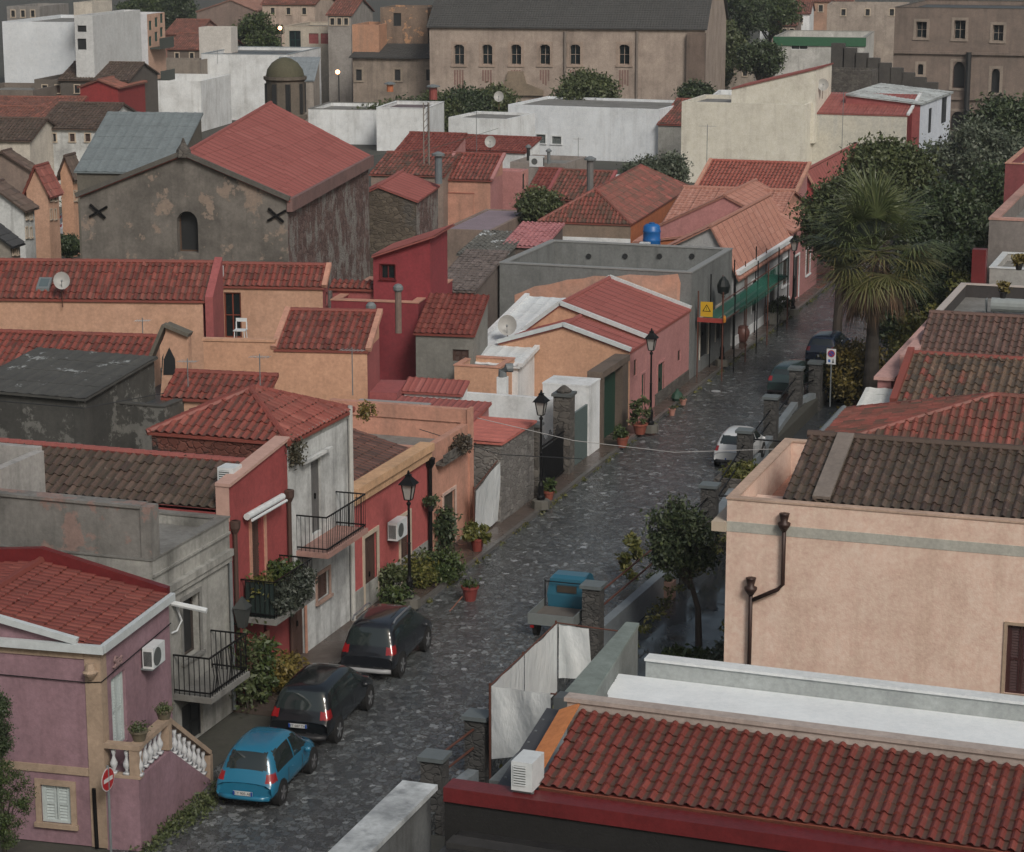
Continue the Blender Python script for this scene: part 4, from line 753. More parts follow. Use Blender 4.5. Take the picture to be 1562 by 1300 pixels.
R9=House('pink_coped_house','grey block with long sloping salmon coping behind the white terrace','house',F0,-11.9,-1,97.5,112,7.2,0,stucco((.2,.18,.17))); R9.build('flat',par=.7,pth=.35,cop=stucco((.45,.26,.22)),coph=.1)
R9b=House('white_roof_box','white roof access box beyond the succulent terrace','building',F0,-9.3,-5,98.3,101,7.9,6.5,WHT); R9b.build('flat',par=.1,floor=WHITEP)
R10=House('maroon_house','maroon house with pale coped flat roof in front of the dark trees','house',F0,-13.5,-6,116,124,7.6,0,stucco((.22,.06,.065),(.12,.04,.04),.3,.3)); R10.build('flat',par=.5,pth=.2,cop=SAL)
R11=House('maroon_house','dark maroon taller house at the right edge with small dark window','house',F0,-8.3,-1,122,130,9.6,0,DRED); R11.opw('S',-7.6,-7.0,7.6,8.4,'dark',cm=BRN); R11.build('flat',par=.3,cop=DRED)
# foreground roofs
f2=Fr(-1.9)
R1=House('red_roof_house','foreground house with bright red barrel-tile roof and orange verge','house',f2,-12.64,-1,34.81,37.0,5.3,0,stucco((.3,.1,.06))); R1.build('shedS',.62,mat=tilem([(.125,.027,.021),(.165,.036,.028),(.205,.05,.038)],moss=(.085,.05,.038),mamt=.12,chan=.95),sty=dict(pitch=.215,row=.27,amp=.052,lift=.042,jit=.004),over=.0,ridgecap=False)
R1.part('verge',MB().prism([(-13.05,34.8,5.25),(-12.66,34.8,5.4),(-12.66,37.02,6.03),(-13.05,37.02,5.85)],(0,0,.05)),stucco((.58,.22,.08),(.3,.12,.05),.25,.2))
wb=MB(); wb.box(-12.9,-1,37.02,37.2,5.2,6.08); wb.box(-12.95,-1,36.98,37.27,6.082,6.16); R1.part('ridge_wall',wb,stucco((.42,.36,.33),(.2,.17,.15),.4,.3))
wb=MB(); wb.box(-14.2,-1,34.3,34.75,5.0,5.26); R1.part('fascia',wb,DRED); wb=MB(); wb.box(-14.2,-1,34.35,34.72,4.0,4.99); R1.part('wall',wb,stucco((.012,.012,.012),(.005,.005,.005)))  # second box: shadow below the fascia put into the wall as near-black colour
wb=MB(); wb.prism([(-13.5,34.9,5.02),(-13.08,34.9,5.02),(-13.08,37.6,5.62),(-13.5,37.6,5.62)],(0,0,.06)); T=R1.part('flashing',wb,plain((.06,.062,.068),.5))
rv=MB()
for i in range(13): rv.box(-13.45 if i%2 else -13.18,-13.41 if i%2 else -13.14,35.1+i*.19,35.14+i*.19,5.12+i*.0422,5.14+i*.0422)
R1.part('rivets',rv,GREYM,T)
f3=Fr(-1.6); W0=f3.P(857,1059,4.85); W1=f3.P(955,948,4.85); W2=f3.P(972,950,4.85); W3=f3.P(892,1080,4.85); PR=f3.P(985,1005,4.8); yb3=PR.y; xl=W1.x+.4
R2=Thing('white_roof_terrace','foreground flat roof terrace painted bright white with grey parapet walls','building',f3,(-8,41,0)); WR=stucco((.74,.78,.80),(.5,.52,.53),.15,.12)
R2.part('wall',MB().box(xl-.3,-1,36.9,yb3+.28,-.6,4.25),stucco((.4,.42,.42))); R2.part('roof',MB().box(xl-.28,-1,37.,yb3,4.252,4.40),stucco((.2,.215,.215),(.1,.11,.11),.4,.3))
A3=f3.P(940,1022,4.41); B3_=f3.P(918,1080,4.41); WP=[]
for i in range(90):
    k_=i/89; y_=(yb3-.01)*(k_)+(B3_.y-2.5)*(1-k_); WP.append((B3_.x+(A3.x-B3_.x)*max(0,(y_-B3_.y)/(A3.y-B3_.y))+.04*R_.random()+.05*math.sin(i*.25),y_))
WP+=[(A3.x,yb3-.02),(-1,yb3-.02),(-1,37.1),(B3_.x,37.1)]
wm_=MB(); wm_.v=[(x,y,4.41) for x,y in WP[:90]]+[(-1,y,4.41) for x,y in WP[:90]]; wm_.f=[(i,i+1,91+i,90+i) for i in range(89)]; R2.part('white_paint',wm_,WR); R2.part('parapet',MB().box(PR.x,-1,yb3,yb3+.28,4.26,4.76),stucco((.36,.39,.39),(.2,.22,.22),.3,.3)); R2.part('coping',MB().box(PR.x-.02,-1,yb3-.04,yb3+.32,4.762,4.82),stucco((.66,.69,.70),(.4,.42,.42),.3,.2))
q0,q1,q2,q3=[Vector((p.x,p.y,-.6)) for p in (W0,W1,W2,W3)]
R2.part('terrace_wall',MB().prism([q0,q3,Vector((q2.x+.02,q1.y,-.6)),q1],(0,0,5.37)),stucco((.19,.21,.205),(.08,.09,.088),.5,.4)); R2.part('wall_top',MB().prism([Vector((p.x,p.y,4.772)) for p in (W0,W3,Vector((W2.x+.04,W1.y+.02,0)),W1)],(0,0,.07)),stucco((.20,.24,.225),(.09,.11,.10),.5,.3))
R2.part('block',MB().box(W0.x+.0,W0.x+.4,W0.y-.5,W0.y-.1,4.4,4.95),plain((.08,.09,.095),.6))
R0=Thing('dark_flat_roof','dark wet flat roof in the nearest foreground with patched bitumen','roof',f2,(-8,30,4)); R0.part('slab',MB().box(-13.9,-1,16,34.34,3.6,4.5),stucco((.022,.022,.023),(.05,.05,.05),.3,.1,rough=.3)); R0.part('lip',MB().box(-13.85,-1,33.55,33.9,4.502,4.6),stucco((.015,.015,.015),(.06,.06,.06),.4,.1))
T=Thing('coped_parapet','parapet with peeling white weathered coping at the bottom edge','wall',F0,(-13.8,33,0)); T.part('wall',MB().box(-14.0,-13.5,18,35.3,0,4.9),stucco((.14,.15,.155),(.03,.03,.03),.5,.8)); T.part('coping',MB().box(-14.08,-13.42,17.9,35.45,4.902,5.0),stucco((.60,.64,.66),(.07,.08,.09),.8,.7))
# ================================================================== TOWN BEHIND
def bw(c=(.25,.19,.16)): return stucco(c,(.08,.065,.055),.45,.4)
wd=dict(kind='dark',cm=plain((.03,.035,.035),.6))
# great church
GC=BH('great_church','massive plain church nave with row of small arched windows under grey roof','church',8,(1075,42),-1,655,z=9.5,wall=BIG,roof='gx',depth=20,rise=6.5,mat=SLATE,sty='flat',over=.25,ridgecap=False,
  ops=[dict(f='S',tl=(a,68),br=(a+16,99),kind='glass',fm=stucco((.36,.28,.23)),cm=DARKG,sur=.25,arch=.3,depth=.4) for a in (692,735,779,823,869,944)])
v=GC.fr
for a in (692,735,779,823,869,944):
    m=MB()
    for k in range(4): q=v.Y(a+2+k*4,101,GC.y0-.01); m.box(q.x-.1,q.x+.06,GC.y0-.006,GC.y0-.002,q.z-1.0-1.3*R_.random(),q.z-.35)
    GC.part('rust_stain',m,stucco((.22,.13,.11),(.13,.10,.085),.5,.5))
for a in (862,972): q=v.Y(a,48,GC.y0-.12); GC.part('downpipe',MB().tube([q,(q.x,q.y,0)],.12,6),plain((.2,.17,.15),.6))
q=v.Y(1062,60,GC.y0); GC.part('buttress',MB().box(q.x-.8,q.x+.9,GC.y0-.5,GC.y0-.003,0,9.0),stucco((.16,.12,.10),(.05,.04,.03),.5,.6))
q=v.Y(786,124,GC.y0-.3); m=MB(); m.prism([(q.x-2.6,q.y,q.z-1.3),(q.x+2.6,q.y,q.z-1.3),(q.x+2.6,q.y,q.z-.8),(q.x+1.0,q.y,q.z-.2),(q.x+.7,q.y,q.z+.9),(q.x-.7,q.y,q.z+.9),(q.x-1.,q.y,q.z-.2),(q.x-2.6,q.y,q.z-.8)],(0,.28,0)); GC.part('portal_pediment',m,stucco((.24,.19,.14),(.08,.07,.05),.4,.4))
BH('church_annex','low stone church annex with three square windows and dark roof','building',8,(688,88),-1,538,z=6.3,wall=stucco((.28,.23,.19),(.07,.06,.05),.6,.6),roof='shedS',depth=6,rise=1.3,mat=SLATE,sty='flat',over=.3,ridgecap=False,
  ops=[dict(f='S',tl=(a,106),br=(a+9,123),sur=.2,fm=bw((.3,.25,.2)),**wd) for a in (543,602,650)])
BH('tower_block','peach and grey stepped tower part rising beside the great church','tower',8,(578,38),-1,537,z=9.2,wall=stucco((.46,.25,.16),(.2,.15,.12),.4,.5),roof='flat',depth=6,par=.3)
BH('ruined_block','ruined ochre and grey block with openings between tower and nave','building',8,(652,12),-1,580,z=10.7,wall=stucco((.22,.16,.12),(.06,.05,.045),.6,.6,patch=(.45,.26,.15),pamt=-.3),roof='flat',depth=6,par=.3,ops=[dict(f='S',tl=(600,20),br=(612,40),**wd)])
BH('beige_villa','beige villa with teal-framed window and two red shutters under flat roof','house',8,(527,41),-1,434,z=8,wall=stucco((.48,.43,.36),(.25,.22,.18),.3,.3),roof='flat',par=.3,pth=.3,cop=CREAM,floor=ROOFG,depth=9,
  ops=[dict(f='S',tl=(441,47),br=(459,75),kind='glass',fm=TEAL,cm=TEAL,sur=.0),dict(f='S',tl=(471,51),br=(486,67),kind='shutter',cm=plain((.3,.08,.08),.7)),dict(f='S',tl=(489,51),br=(505,67),kind='shutter',cm=plain((.3,.08,.08),.7))])
BH('grey_roof_house','long house with grey sheet roof running back beside the beige villa','house',16,(478,122),(517,87),418,z=5,wall=bw((.3,.27,.24)),roof='shedS',mat=stucco((.2,.23,.25),(.15,.17,.18),.3,.2),sty='panel',ridgecap=False,ops=[dict(f='E',tl=(492,122),br=(497,140),**wd),dict(f='E',tl=(503,110),br=(507,127),**wd)])
BH('terrace_block','white terrace block with thin railing behind the mossy dome','building',8,(576,168),-1,470,z=3.0,wall=WHT,roof='flat',depth=7,par=.3,cop=CONC)
BH('flat_roof_block','small white-edged flat roof with two chimneys in front of the pines','building',8,(650,166),-1,574,z=3.6,wall=WHT,roof='flat',depth=7,par=.25,cop=WHT,floor=stucco((.14,.11,.12)))
BH('white_warehouse','wide white-washed block with stepped stained parapet and small window','building',8,(438,84),-1,307,z=6.3,wall=WHT,roof='flat',depth=12,par=.3,floor=ROOFG,cop=plain((.3,.35,.38)),ops=[dict(f='S',tl=(335,138),br=(351,149),kind='shutter',cm=BRN)])
BH('white_warehouse','lower white-washed wing with recessed grey parapet by the red gable','building',8,(306,124),-1,207,z=4.6,wall=WHT,roof='flat',depth=9,par=1.0,floor=CONC)
BH('low_stone_wing','grubby stone parapet wing above the lower white-washed wing','building',8,(305,92),-1,212,z=5.85,wall=bw((.24,.21,.18)),roof='flat',depth=3,par=.4)
# upper left
BH('white_block','huge blank white-painted block at the far left','building',8,(113,34),-1,-3+6,z=10,wall=stucco((.66,.70,.74),(.45,.47,.48),.2,.2),roof='flat',depth=14,par=.3)
BH('white_block','narrow white stair wing with two dark windows between the blank blocks','building',8,(141,24),-1,113,z=11,wall=stucco((.55,.57,.58),(.35,.35,.35),.3,.3),roof='flat',depth=12,par=.3,ops=[dict(f='S',tl=(118,39),br=(132,49),**wd),dict(f='S',tl=(118,59),br=(132,76),**wd)])
A=BH('apartment_block','white apartment block with peach street side and dark balconies','building',8,(224,22),251,141,z=10.5,wall=stucco((.6,.61,.64),(.4,.4,.42),.2,.2),wallE=stucco((.5,.33,.25),(.3,.2,.16),.3,.3),roof='flat',par=.3,floor=ROOFG,ops=[dict(f='E',tl=(a,b),br=(a+5,b+14),kind='shutter',cm=TEAL) for a,b in ((227,32),(236,27),(244,21),(227,56),(236,49),(244,42))])
for zz in (A.h-3.2,A.h-6.2): A.part('balcony',MB().box(A.x1+.001,A.x1+1.0,A.y0+.5,A.y1-.5,zz,zz+.15).box(A.x1+.95,A.x1+1.0,A.y0+.5,A.y1-.5,zz+.151,zz+1.),plain((.06,.07,.06),.6))
BH('access_block','small beige roof access tower above the white blocks','building',8,(140,4),-1,112,z=11.9,base=10.7,wall=CRM,roof='flat',depth=5,par=.2)
BH('long_tiled_house','long low house with orange-brown tile roof and skylights under the white blocks','house',8,(222,98),-1,84,z=5,wall=bw(),roof='shedS',depth=5,rise=1.8,mat=tilem([(.25,.1,.06),(.32,.13,.08),(.36,.17,.11)],mamt=.3),sty='far')
BH('white_villa','small white cube villa with tiny windows near the trees','house',8,(352,42),362,303,z=8.5,wall=stucco((.55,.53,.5),(.35,.33,.3),.2,.2),roof='flat',par=.3,ops=[dict(f='S',tl=(316,31),br=(321,36),**wd),dict(f='S',tl=(329,31),br=(334,36),**wd)])
BH('brown_gabled_house','wide brown gabled roof at the top edge behind the white villa','house',14,(395,18),-1,300,z=8,wall=bw((.2,.15,.13)),roof='gy',peak=(352,0),depth=14,mat=tilem([(.2,.1,.08),(.24,.13,.1),(.3,.16,.13)],mamt=.3),sty='far')
tl=[('stone house with two white-framed windows left of the red gable',(118,122),-1,52,5.5,bw((.13,.115,.1)),'flat',7,.3,None),
('dark low house with brownish gable roof under the long orange roof',(195,122),-1,92,5.6,bw((.1,.09,.08)),'gx',8,1.2,'far'),
('small red-gabled house with blank dark red wall',(180,133),187,122,5.2,stucco((.24,.03,.03),(.12,.02,.02),.3,.3),'gy',7,.6,'far'),
('low dark red house with blue-grey glazed porch',(122,150),-1,100,4.4,stucco((.28,.04,.04)),'flat',5,.3,None),
('grey-brown parapet house at the left edge',(50,138),-1,-50,5.,bw((.17,.145,.125)),'flat',8,.4,None),
('low house with weathered red roof and dish at the left edge',(50,178),-1,-50,4.2,bw((.2,.15,.12)),'shedS',6,1.0,'far'),
('white low house with pinkish roof at far left',(46,188),-1,-50,4.,WHD,'shedS',4,.9,'far'),
('house with small red sloping roof below the stone house',(88,186),-1,48,4.1,bw((.2,.15,.13)),'shedS',6,1.4,'far'),
('white house blackened by damp with brown gabled roof',(153,196),-1,58,5.4,WHD,'gx',9,1.3,'far'),
('cream house with dark roof and brown shutters at the left edge',(45,213),58,-50,5.,CRM,'gx',6,1.1,'far')]
for lab,se,ne,w_,z,wm,rf,dp,ri,sty in tl:
    ops_=[dict(f='S',tl=(se[0]-(se[0]-w_)*q-4,se[1]+8),br=(se[0]-(se[0]-w_)*q+4,se[1]+20),kind='shutter' if q<.5 else 'dark',cm=BRN if q<.5 else DARKG,fm=CREAM,sur=.08) for q in (.2,.45,.75) if 'blank' not in lab and w_>=0 and se[0]-w_>25]
    BH('town_house',lab,'house',9,se,ne,w_,z=z,wall=wm,ops=ops_,roof=rf,depth=dp,rise=ri,group=None,**({'mat':TILE_F if 'dark roof' not in lab and 'brown' not in lab else TILE_B,'sty':'far','over':.2} if sty else {'par':ri}))
# the other street at the far left
XQ=F0.P(112,385,0); xq=Fr(7)
WQ=(dict(f='E',tl=(0,0),br=(0,0)),)
for i,(lab,se,ne,w_,z,wm,ri,mt) in enumerate([('white street house with balcony and brown roof near the narrow lane',(36,318),52,-60,5.2,WHD,1.2,TILE_B),
 ('grey house with dark roof beyond the white lane house',(52,262),62,-40,5.4,bw(),1.1,TILE_B),('peach street house with red roof along the narrow lane',(73,290),89,40,4.6,ORB,1.3,TILE_R),
 ('grey corner house with black ribbed roof at the left edge',(16,372),30,-60,4.6,bw((.25,.23,.2)),.9,plain((.03,.032,.035),.4)),('orange house with grey eaves beside the church',(110,262),122,92,5.0,ORA,.9,TILE_B)]):
    b=BH('lane_house',lab,'house',7,se,ne,w_,z=z,wall=wm,ops=[dict(f='E',tl=(se[0]+(ne-se[0])*q,se[1]+dz),br=(se[0]+(ne-se[0])*q+3,se[1]+dz+14),kind='shutter',cm=BRN,fm=CREAM,sur=.06) for q in (.2,.6) for dz in (2,30)],roof='gy',rise=ri,mat=mt,sty='far',over=.2)
    y=b.y0+1.2
    while y+1.4<b.y1:
        k='door' if int(y)%2 else 'shutter'; 
        y+=2.6
single('lane','x' and MB().box(*(lambda q:(q.x-3.2,q.x+3.2))(Fr(7).P(100,385,0)),90,175,-.02,.0),stucco((.09,.09,.095),(.05,.05,.05),.3,.1,rough=.3),kind='structure',fr=Fr(7)) if 0 else None
# middle distance, centre
BH('white_hall','long white rendered hall with two small windows and pencil sketch-like stains','building',-3,(1006,167),-1,775,z=4.3,wall=stucco((.68,.72,.76),(.35,.36,.37),.3,.35),roof='flat',depth=9,par=.2,ops=[dict(f='S',tl=(818,205),br=(832,219),kind='shutter',cm=plain((.12,.14,.14)),fm=WHT,sur=.1),dict(f='S',tl=(842,208),br=(856,220),kind='shutter',cm=plain((.12,.14,.14)),fm=WHT,sur=.1)])
BH('white_hall','lower white wing with dish left of the long white hall','building',-3,(774,182),-1,684,z=3.9,wall=WHT,roof='flat',depth=6,par=.2)
BH('tiled_shed','grey wall house with dark old tiled roof right of the white hall','house',0,(1040,190),-1,1004,z=3.2,wall=bw((.3,.3,.28)),roof='shedS',depth=6,rise=1.5,mat=TILE_M,sty='far')
BH('tiled_house','low house with long strip of red tiles below the white wing','house',-3,(800,232),-1,657,z=3.2,wall=WHT,roof='shedS',depth=3,rise=.7,mat=TILE_D,sty='far')
BH('tiled_house','red tiled house behind the thin lattice mast','house',2,(675,250),-1,590,z=3.4,wall=PNK,roof='shedS',depth=5,rise=1.5,mat=TILE_D,sty='far')
BH('pink_house','salmon-pink terraced house with orange edging and red tile roof','house',4,(748,274),(760,236),677,z=3.9,wall=SAL,wallE=PNK,roof='shedS',mat=TILE_R,sty='far',trim=PNK)
BH('pink_block','tall pink block with narrow dark window and white flat top','building',4,(796,262),806,750,z=4.0,wall=PNK,wallE=stucco((.55,.27,.24)),roof='flat',par=.15,floor=WHITEP,ops=[dict(f='E',tl=(797,266),br=(801,288),**wd)])
BH('pink_terrace','salmon terrace with orange-brown coping in front of the pink house','building',4,(722,296),(800,288),676,z=3.0,wall=SAL,roof='flat',par=.5,cop=plain((.35,.14,.1),.7),floor=SAL,depth=11)
BH('tiled_annex','red tiled annex behind the church sacristy','house',6,(676,268),-1,566,z=4.2,wall=bw(),roof='shedS',depth=4,rise=.9,mat=TILE_M,sty='far')
BH('flat_stone_roof','old stony brown roof house behind the dark red tower','house',5,(722,443),(752,395),660,z=4.2,wall=bw((.14,.12,.11)),roof='shedS',mat=rubble((.1,.08,.07),(.17,.14,.13),(.22,.18,.17),2.),sty='flat',depth=6,ridgecap=False,rise=.8)
BH('purple_terrace','low block with smooth mauve terrace floor beneath the pink terraces','building',4,(750,352),-1,676,z=2.6,wall=bw(),roof='flat',depth=9,par=.05,floor=stucco((.24,.19,.22),(.15,.12,.14),.2,.1))
BH('scaffolded_shed','dark shed with corrugated white sheet among rusty poles','shed',4,(768,390),-1,700,z=3.2,wall=bw((.1,.1,.09)),roof='shedS',depth=5,rise=.5,mat=stucco((.12,.12,.11),(.05,.05,.05),.4,.3,patch=(.45,.48,.5),pamt=-.4),sty='port',ridgecap=False)
BH('grey_parapet_house','grey parapet house with air conditioner left of the dark mottled roof','house',0,(862,250),-1,778,z=3.2,wall=bw((.28,.25,.23)),roof='flat',depth=5,par=.3)
BH('mottled_tile_house','house with dark mottled tiles and tall chimney pipe','house',1,(915,305),(922,262),835,z=3.0,wall=bw((.3,.1,.08)),roof='shedS',mat=TILE_M,sty='far',trim=DPK)
BH('maroon_roof_house','small maroon ribbed roof house beside the pink block','house',1,(838,292),(845,258),806,z=3.0,wall=DPK,roof='shedS',mat=TILE_D,sty='far')
BH('yellow_wall_house','pale yellow wall house below the white hall','house',1,(960,282),-1,910,z=2.6,wall=YEL,roof='flat',depth=5,par=.3,pth=.15,cop=WHT)
B18=BH('orange_hipped_house','orange-brown house with hipped patched roof and blue tank','house',4,(962,342),1052,822,z=3.5,wall=stucco((.22,.17,.13),(.1,.08,.07),.5,.4),wallE=ORD,roof='hip',rise=1.5,mat=TILE_M,sty='coppi',over=.05)
B18.part('painted_band',MB().box(B18.x0,B18.x1,B18.y0-.03,B18.y0-.002,2.3,2.7),WHT)
BH('orange_lean_to','orange-brown lean-to with pinkish roof beside the blue tank','house',4,(1040,372),(1062,345),965,z=3.0,wall=ORD,roof='shedW',mat=TILE_S,sty='flat',rise=.8,over=.1,ridgecap=False,depth=5)
BH('pink_purlin_shed','open shed with pink corrugated sheet roof behind the concrete shell','shed',3,(828,376),(832,350),768,z=3.4,wall=bw((.12,.1,.09)),roof='shedS',mat=stucco((.38,.16,.17),(.2,.1,.1),.3,.3),sty='port',depth=4,ridgecap=False,rise=.8)
BH('salmon_roof_house','wide patched salmon roof house behind the pale row house','house',2,(1180,352),(1196,300),1010,z=3.8,wall=SAL,roof='gx',mat=TILE_S,sty='flat',depth=11,rise=1.6)
BH('maroon_tile_house','house with evenly tiled maroon roof and pink verge below the big cream wall','house',0,(1195,328),(1232,250),1045,z=3.8,wall=PNK,roof='shedS',mat=tilem([(.28,.08,.06),(.33,.1,.075),(.36,.12,.09)],mamt=.15),sty='coppi',trim=SAL)
BH('red_gable_house','red house with smooth sloping red roof partly behind the palm','house',0,(1250,300),-1,1205,z=3.6,wall=stucco((.4,.07,.07)),roof='gy',depth=16,rise=1.5,mat=TILE_P,sty='sheet',trim=SAL)
# big cream block and neighbours
CB=stucco((.66,.64,.56),(.35,.32,.27),.3,.4)
BH('cream_block','big blank cream-walled block with flat stained top','building',0,(1229,160),-1,1040,z=6.0,wall=CB,roof='flat',depth=7,par=.3,floor=CONC)
BH('cream_block','upper cream part rising to the right under a sloping pinkish-red roof','building',0,(1244,138),-1,1116,z=6.9,wall=CB,roof='shedW',depth=6,rise=1.6,mat=TILE_P,sty='sheet',over=.1,ridgecap=False,base=3)
BH('cream_wing','lower cream wing with strip of red roof and stained top','building',0,(1384,176),1402,1229,z=5.2,wall=stucco((.54,.52,.45),(.3,.33,.36),.3,.4),wallE=DRED,roof='shedS',mat=TILE_P,sty='sheet',rise=1.1,over=.05,trim=WHT,ridgecap=False)
BH('white_corner_house','white house with blue-grey roof sheets and tall dark shutters','house',-3,(1404,158),1451,1290,z=5.9,wall=DPK,wallE=stucco((.55,.6,.68),(.35,.38,.42),.2,.2),roof='shedE',rise=.5,mat=stucco((.42,.46,.47),(.12,.12,.12),.5,.4,patch=(.2,.21,.21),pamt=-.2),sty='port',over=.15,ridgecap=False,ops=[dict(f='E',tl=(1417,166),br=(1421,202),kind='shutter',cm=DARKG),dict(f='E',tl=(1437,150),br=(1444,186),kind='shutter',cm=DARKG),dict(f='E',tl=(1436,225),br=(1443,255),kind='door',cm=DARKG,arch=.4)])
BH('stone_ruin','dark ruined wall stepping down toward the palazzo','ruin',0,(1330,108),-1,1232,z=7.5,wall=STN,roof='flat',depth=3,par=.5)
st=MB(); 
q0=F0.P(1268,96,8); 
for i in range(9): 
    a=F0.Y(1268+i*18,66+i*7.5,q0.y+4); b=F0.Y(1286+i*18,130,q0.y+4); st.box(a.x,b.x,a.y,a.y+.6,0,a.z)
single('stepped_wall',st,stucco((.07,.065,.06),(.03,.03,.03),.5,.3),'dark stepped gable wall in front of the palazzo','wall',org=(q0.x,q0.y,0))
PZ=House('palazzo','large brown palazzo with pointed-arch window at the upper right','palazzo',F0,F0.cx(1366,214,12),-18,214,232,F0.Y(1562,14,214).z,0,PAL)
for a,b,c,d,ar in ((1398,33,1413,58,0),(1456,31,1472,60,0),(1515,38,1530,63,0),(1400,98,1408,114,.3),(1454,94,1471,135,.9),(1513,105,1524,142,.5),(1450,170,1471,205,.9)): PZ.op('S',(a,b),(c,d),kind='glass' if b<90 else 'dark',fm=stucco((.3,.25,.21)),cm=BRN if ar==.9 else DARKG,sur=.25,arch=ar,depth=.4)
PZ.build('flat',par=.4,floor=ROOFG,cop=stucco((.1,.09,.08)))
for z_ in (F0.Y(1450,81,214).z,F0.Y(1450,150,214).z): PZ.part('string_course',MB().box(PZ.x0,PZ.x1,213.8,213.997,z_-.12,z_+.12),PAL)
mb=MB(); q=F0.Y(1478,80,213.5); mb.tube([(q.x,213.5,0),(q.x,213.5,q.z)],.25,8); single('tall_pole',mb,DARKG,'tall dark pole standing before the palazzo','pole',org=(q.x,213.5,0))
GRF=BH('green_roof_house','white house with green fascia flat terrace carrying blue tanks','house',6,(1320,58),-1,1181,z=6,wall=stucco((.5,.5,.48)),roof='flat',depth=14,par=.7,pth=.3,floor=CONC,cop=plain((.3,.3,.28)),ops=[dict(f='S',tl=(1207,62),br=(1232,76),kind='glass',fm=WHT,cm=WHT,sur=0)])
GRF.part('fascia',MB().box(GRF.x0-.1,GRF.x1+.1,GRF.y0-.12,GRF.y0-.003,5.05,6.02),plain((.03,.12,.06),.6))
for px,nm in ((1302,'blue cubic roof tank nearest the terrace edge'),(1322,'pale blue roof tank right of the blue one')):
    q=F0.P(px,40,6.4); single('water_tank',MB().lathe((q.x,q.y,5.4),[(1.1,0),(1.15,.1),(1.15,1.7),(1.0,1.8)],4).lathe((q.x,q.y,7.21),[(.3,0),(.3,.1)],10),plain((.12,.22,.36),.5),nm,'water tank',org=(q.x,q.y,5.4),group=None)
far=[('far town house with beige balcony front near the top edge',(1385,8),1262,9,bw((.35,.3,.26))),('far house with pale red roof behind dark trees',(1235,20),1160,7,WHT),('far low red-roofed house above the green fascia',(1215,38),1178,6,bw()),
('far pale house between trees right of the church',(1150,100),1082,4,bw((.3,.26,.22))),('far brick and beige house at the top edge',(1300,2),1240,7.2,bw((.4,.25,.18))),('low white wall house before the cream block',(1110,150),1080,4.6,WHT),
('far grey house in the upper left corner',(60,10),10,9,bw((.25,.24,.23))),('far villa with pale pink roof at the top edge',(480,6),400,9,bw((.45,.36,.3))),('low reddish house behind the white villa',(300,52),252,6,bw((.3,.15,.12))),
('low brown house among bushes behind the warehouse',(330,75),255,5.5,bw((.15,.12,.1))),('far grey house right at the top by the tower',(535,22),500,9.6,bw((.3,.28,.26)))]
for i,(lab,se,w_,z,wm) in enumerate(far):
    rf='gx' if ('red' in lab or 'pink' in lab or 'brown' in lab or i%3==1) else 'flat'
    ops_=[dict(f='S',tl=(se[0]-(se[0]-w_)*q-3,se[1]+6),br=(se[0]-(se[0]-w_)*q+3,se[1]+16),kind='dark',cm=DARKG,fm=CREAM,sur=.1) for q in (.2,.5,.8) if se[0]-w_>25]
    BH('town_house',lab,'house',8,se,-1,w_,z=z,wall=wm,ops=ops_,roof=rf,depth=9,**({'rise':1.4,'mat':TILE_F,'sty':'far','over':.2} if rf=='gx' else {'par':.4}))
# ================================================================== OBJECTS
def balcony(h,ws,wn,out,rail='plain',cloth=None,slabm=None,sb=None):
    a=F0.X(*ws,XF); b=F0.X(*wn,XF); z=a.z; y0,y1=a.y,b.y; xo=F0.cx(out[0],y0,z); zs=z-.98; sb=slabm or CONC
    print('balcony',y0,y1,xo,zs)
    h.part('balcony',MB().box(XF+.001,xo+.06,y0-.06,y1+.06,zs-.14,zs),sb); mb=MB()
    for t in (z,zs+.1):
        mb.bar((XF,y0,t),(xo,y0,t),.035).bar((xo,y0,t),(xo,y1,t),.035).bar((xo,y1,t),(XF,y1,t),.035)
    n=int((xo-XF)/.12)
    for i in range(n+1):
        x=XF+(xo-XF)*i/max(n,1)
        for yy in (y0,y1): mb.tube([(x,yy,zs),(x+ (0 if rail=='plain' else 0),yy,z)],.009 if rail=='plain' else .013,4)
    n=int((y1-y0)/.12)
    for i in range(n+1): mb.tube([(xo,y0+(y1-y0)*i/n,zs),(xo+(.0 if rail=='plain' else .07*math.sin(i)),y0+(y1-y0)*i/n,(z+zs)/2),(xo,y0+(y1-y0)*i/n,z)],.009 if rail=='plain' else .013,4)
    h.part('railing',mb,IRON); return y0,y1,xo,zs,z
b2=balcony(h2,(264,999),(321,955),(319,1006),'b'); b3=balcony(h3,(367,884),(426,843),(418,887)); b4=balcony(h4,(452,786),(512,743),(498,794),'plain',slabm=stucco((.35,.2,.17),(.1,.08,.07),.5,.3))
y0,y1,xo,zs,z=b3
h3.part('screen',MB().box(XF+.1,xo-.03,y0+.03,y0+.05,zs+.02,z-.05),plain((.008,.02,.018),.8))
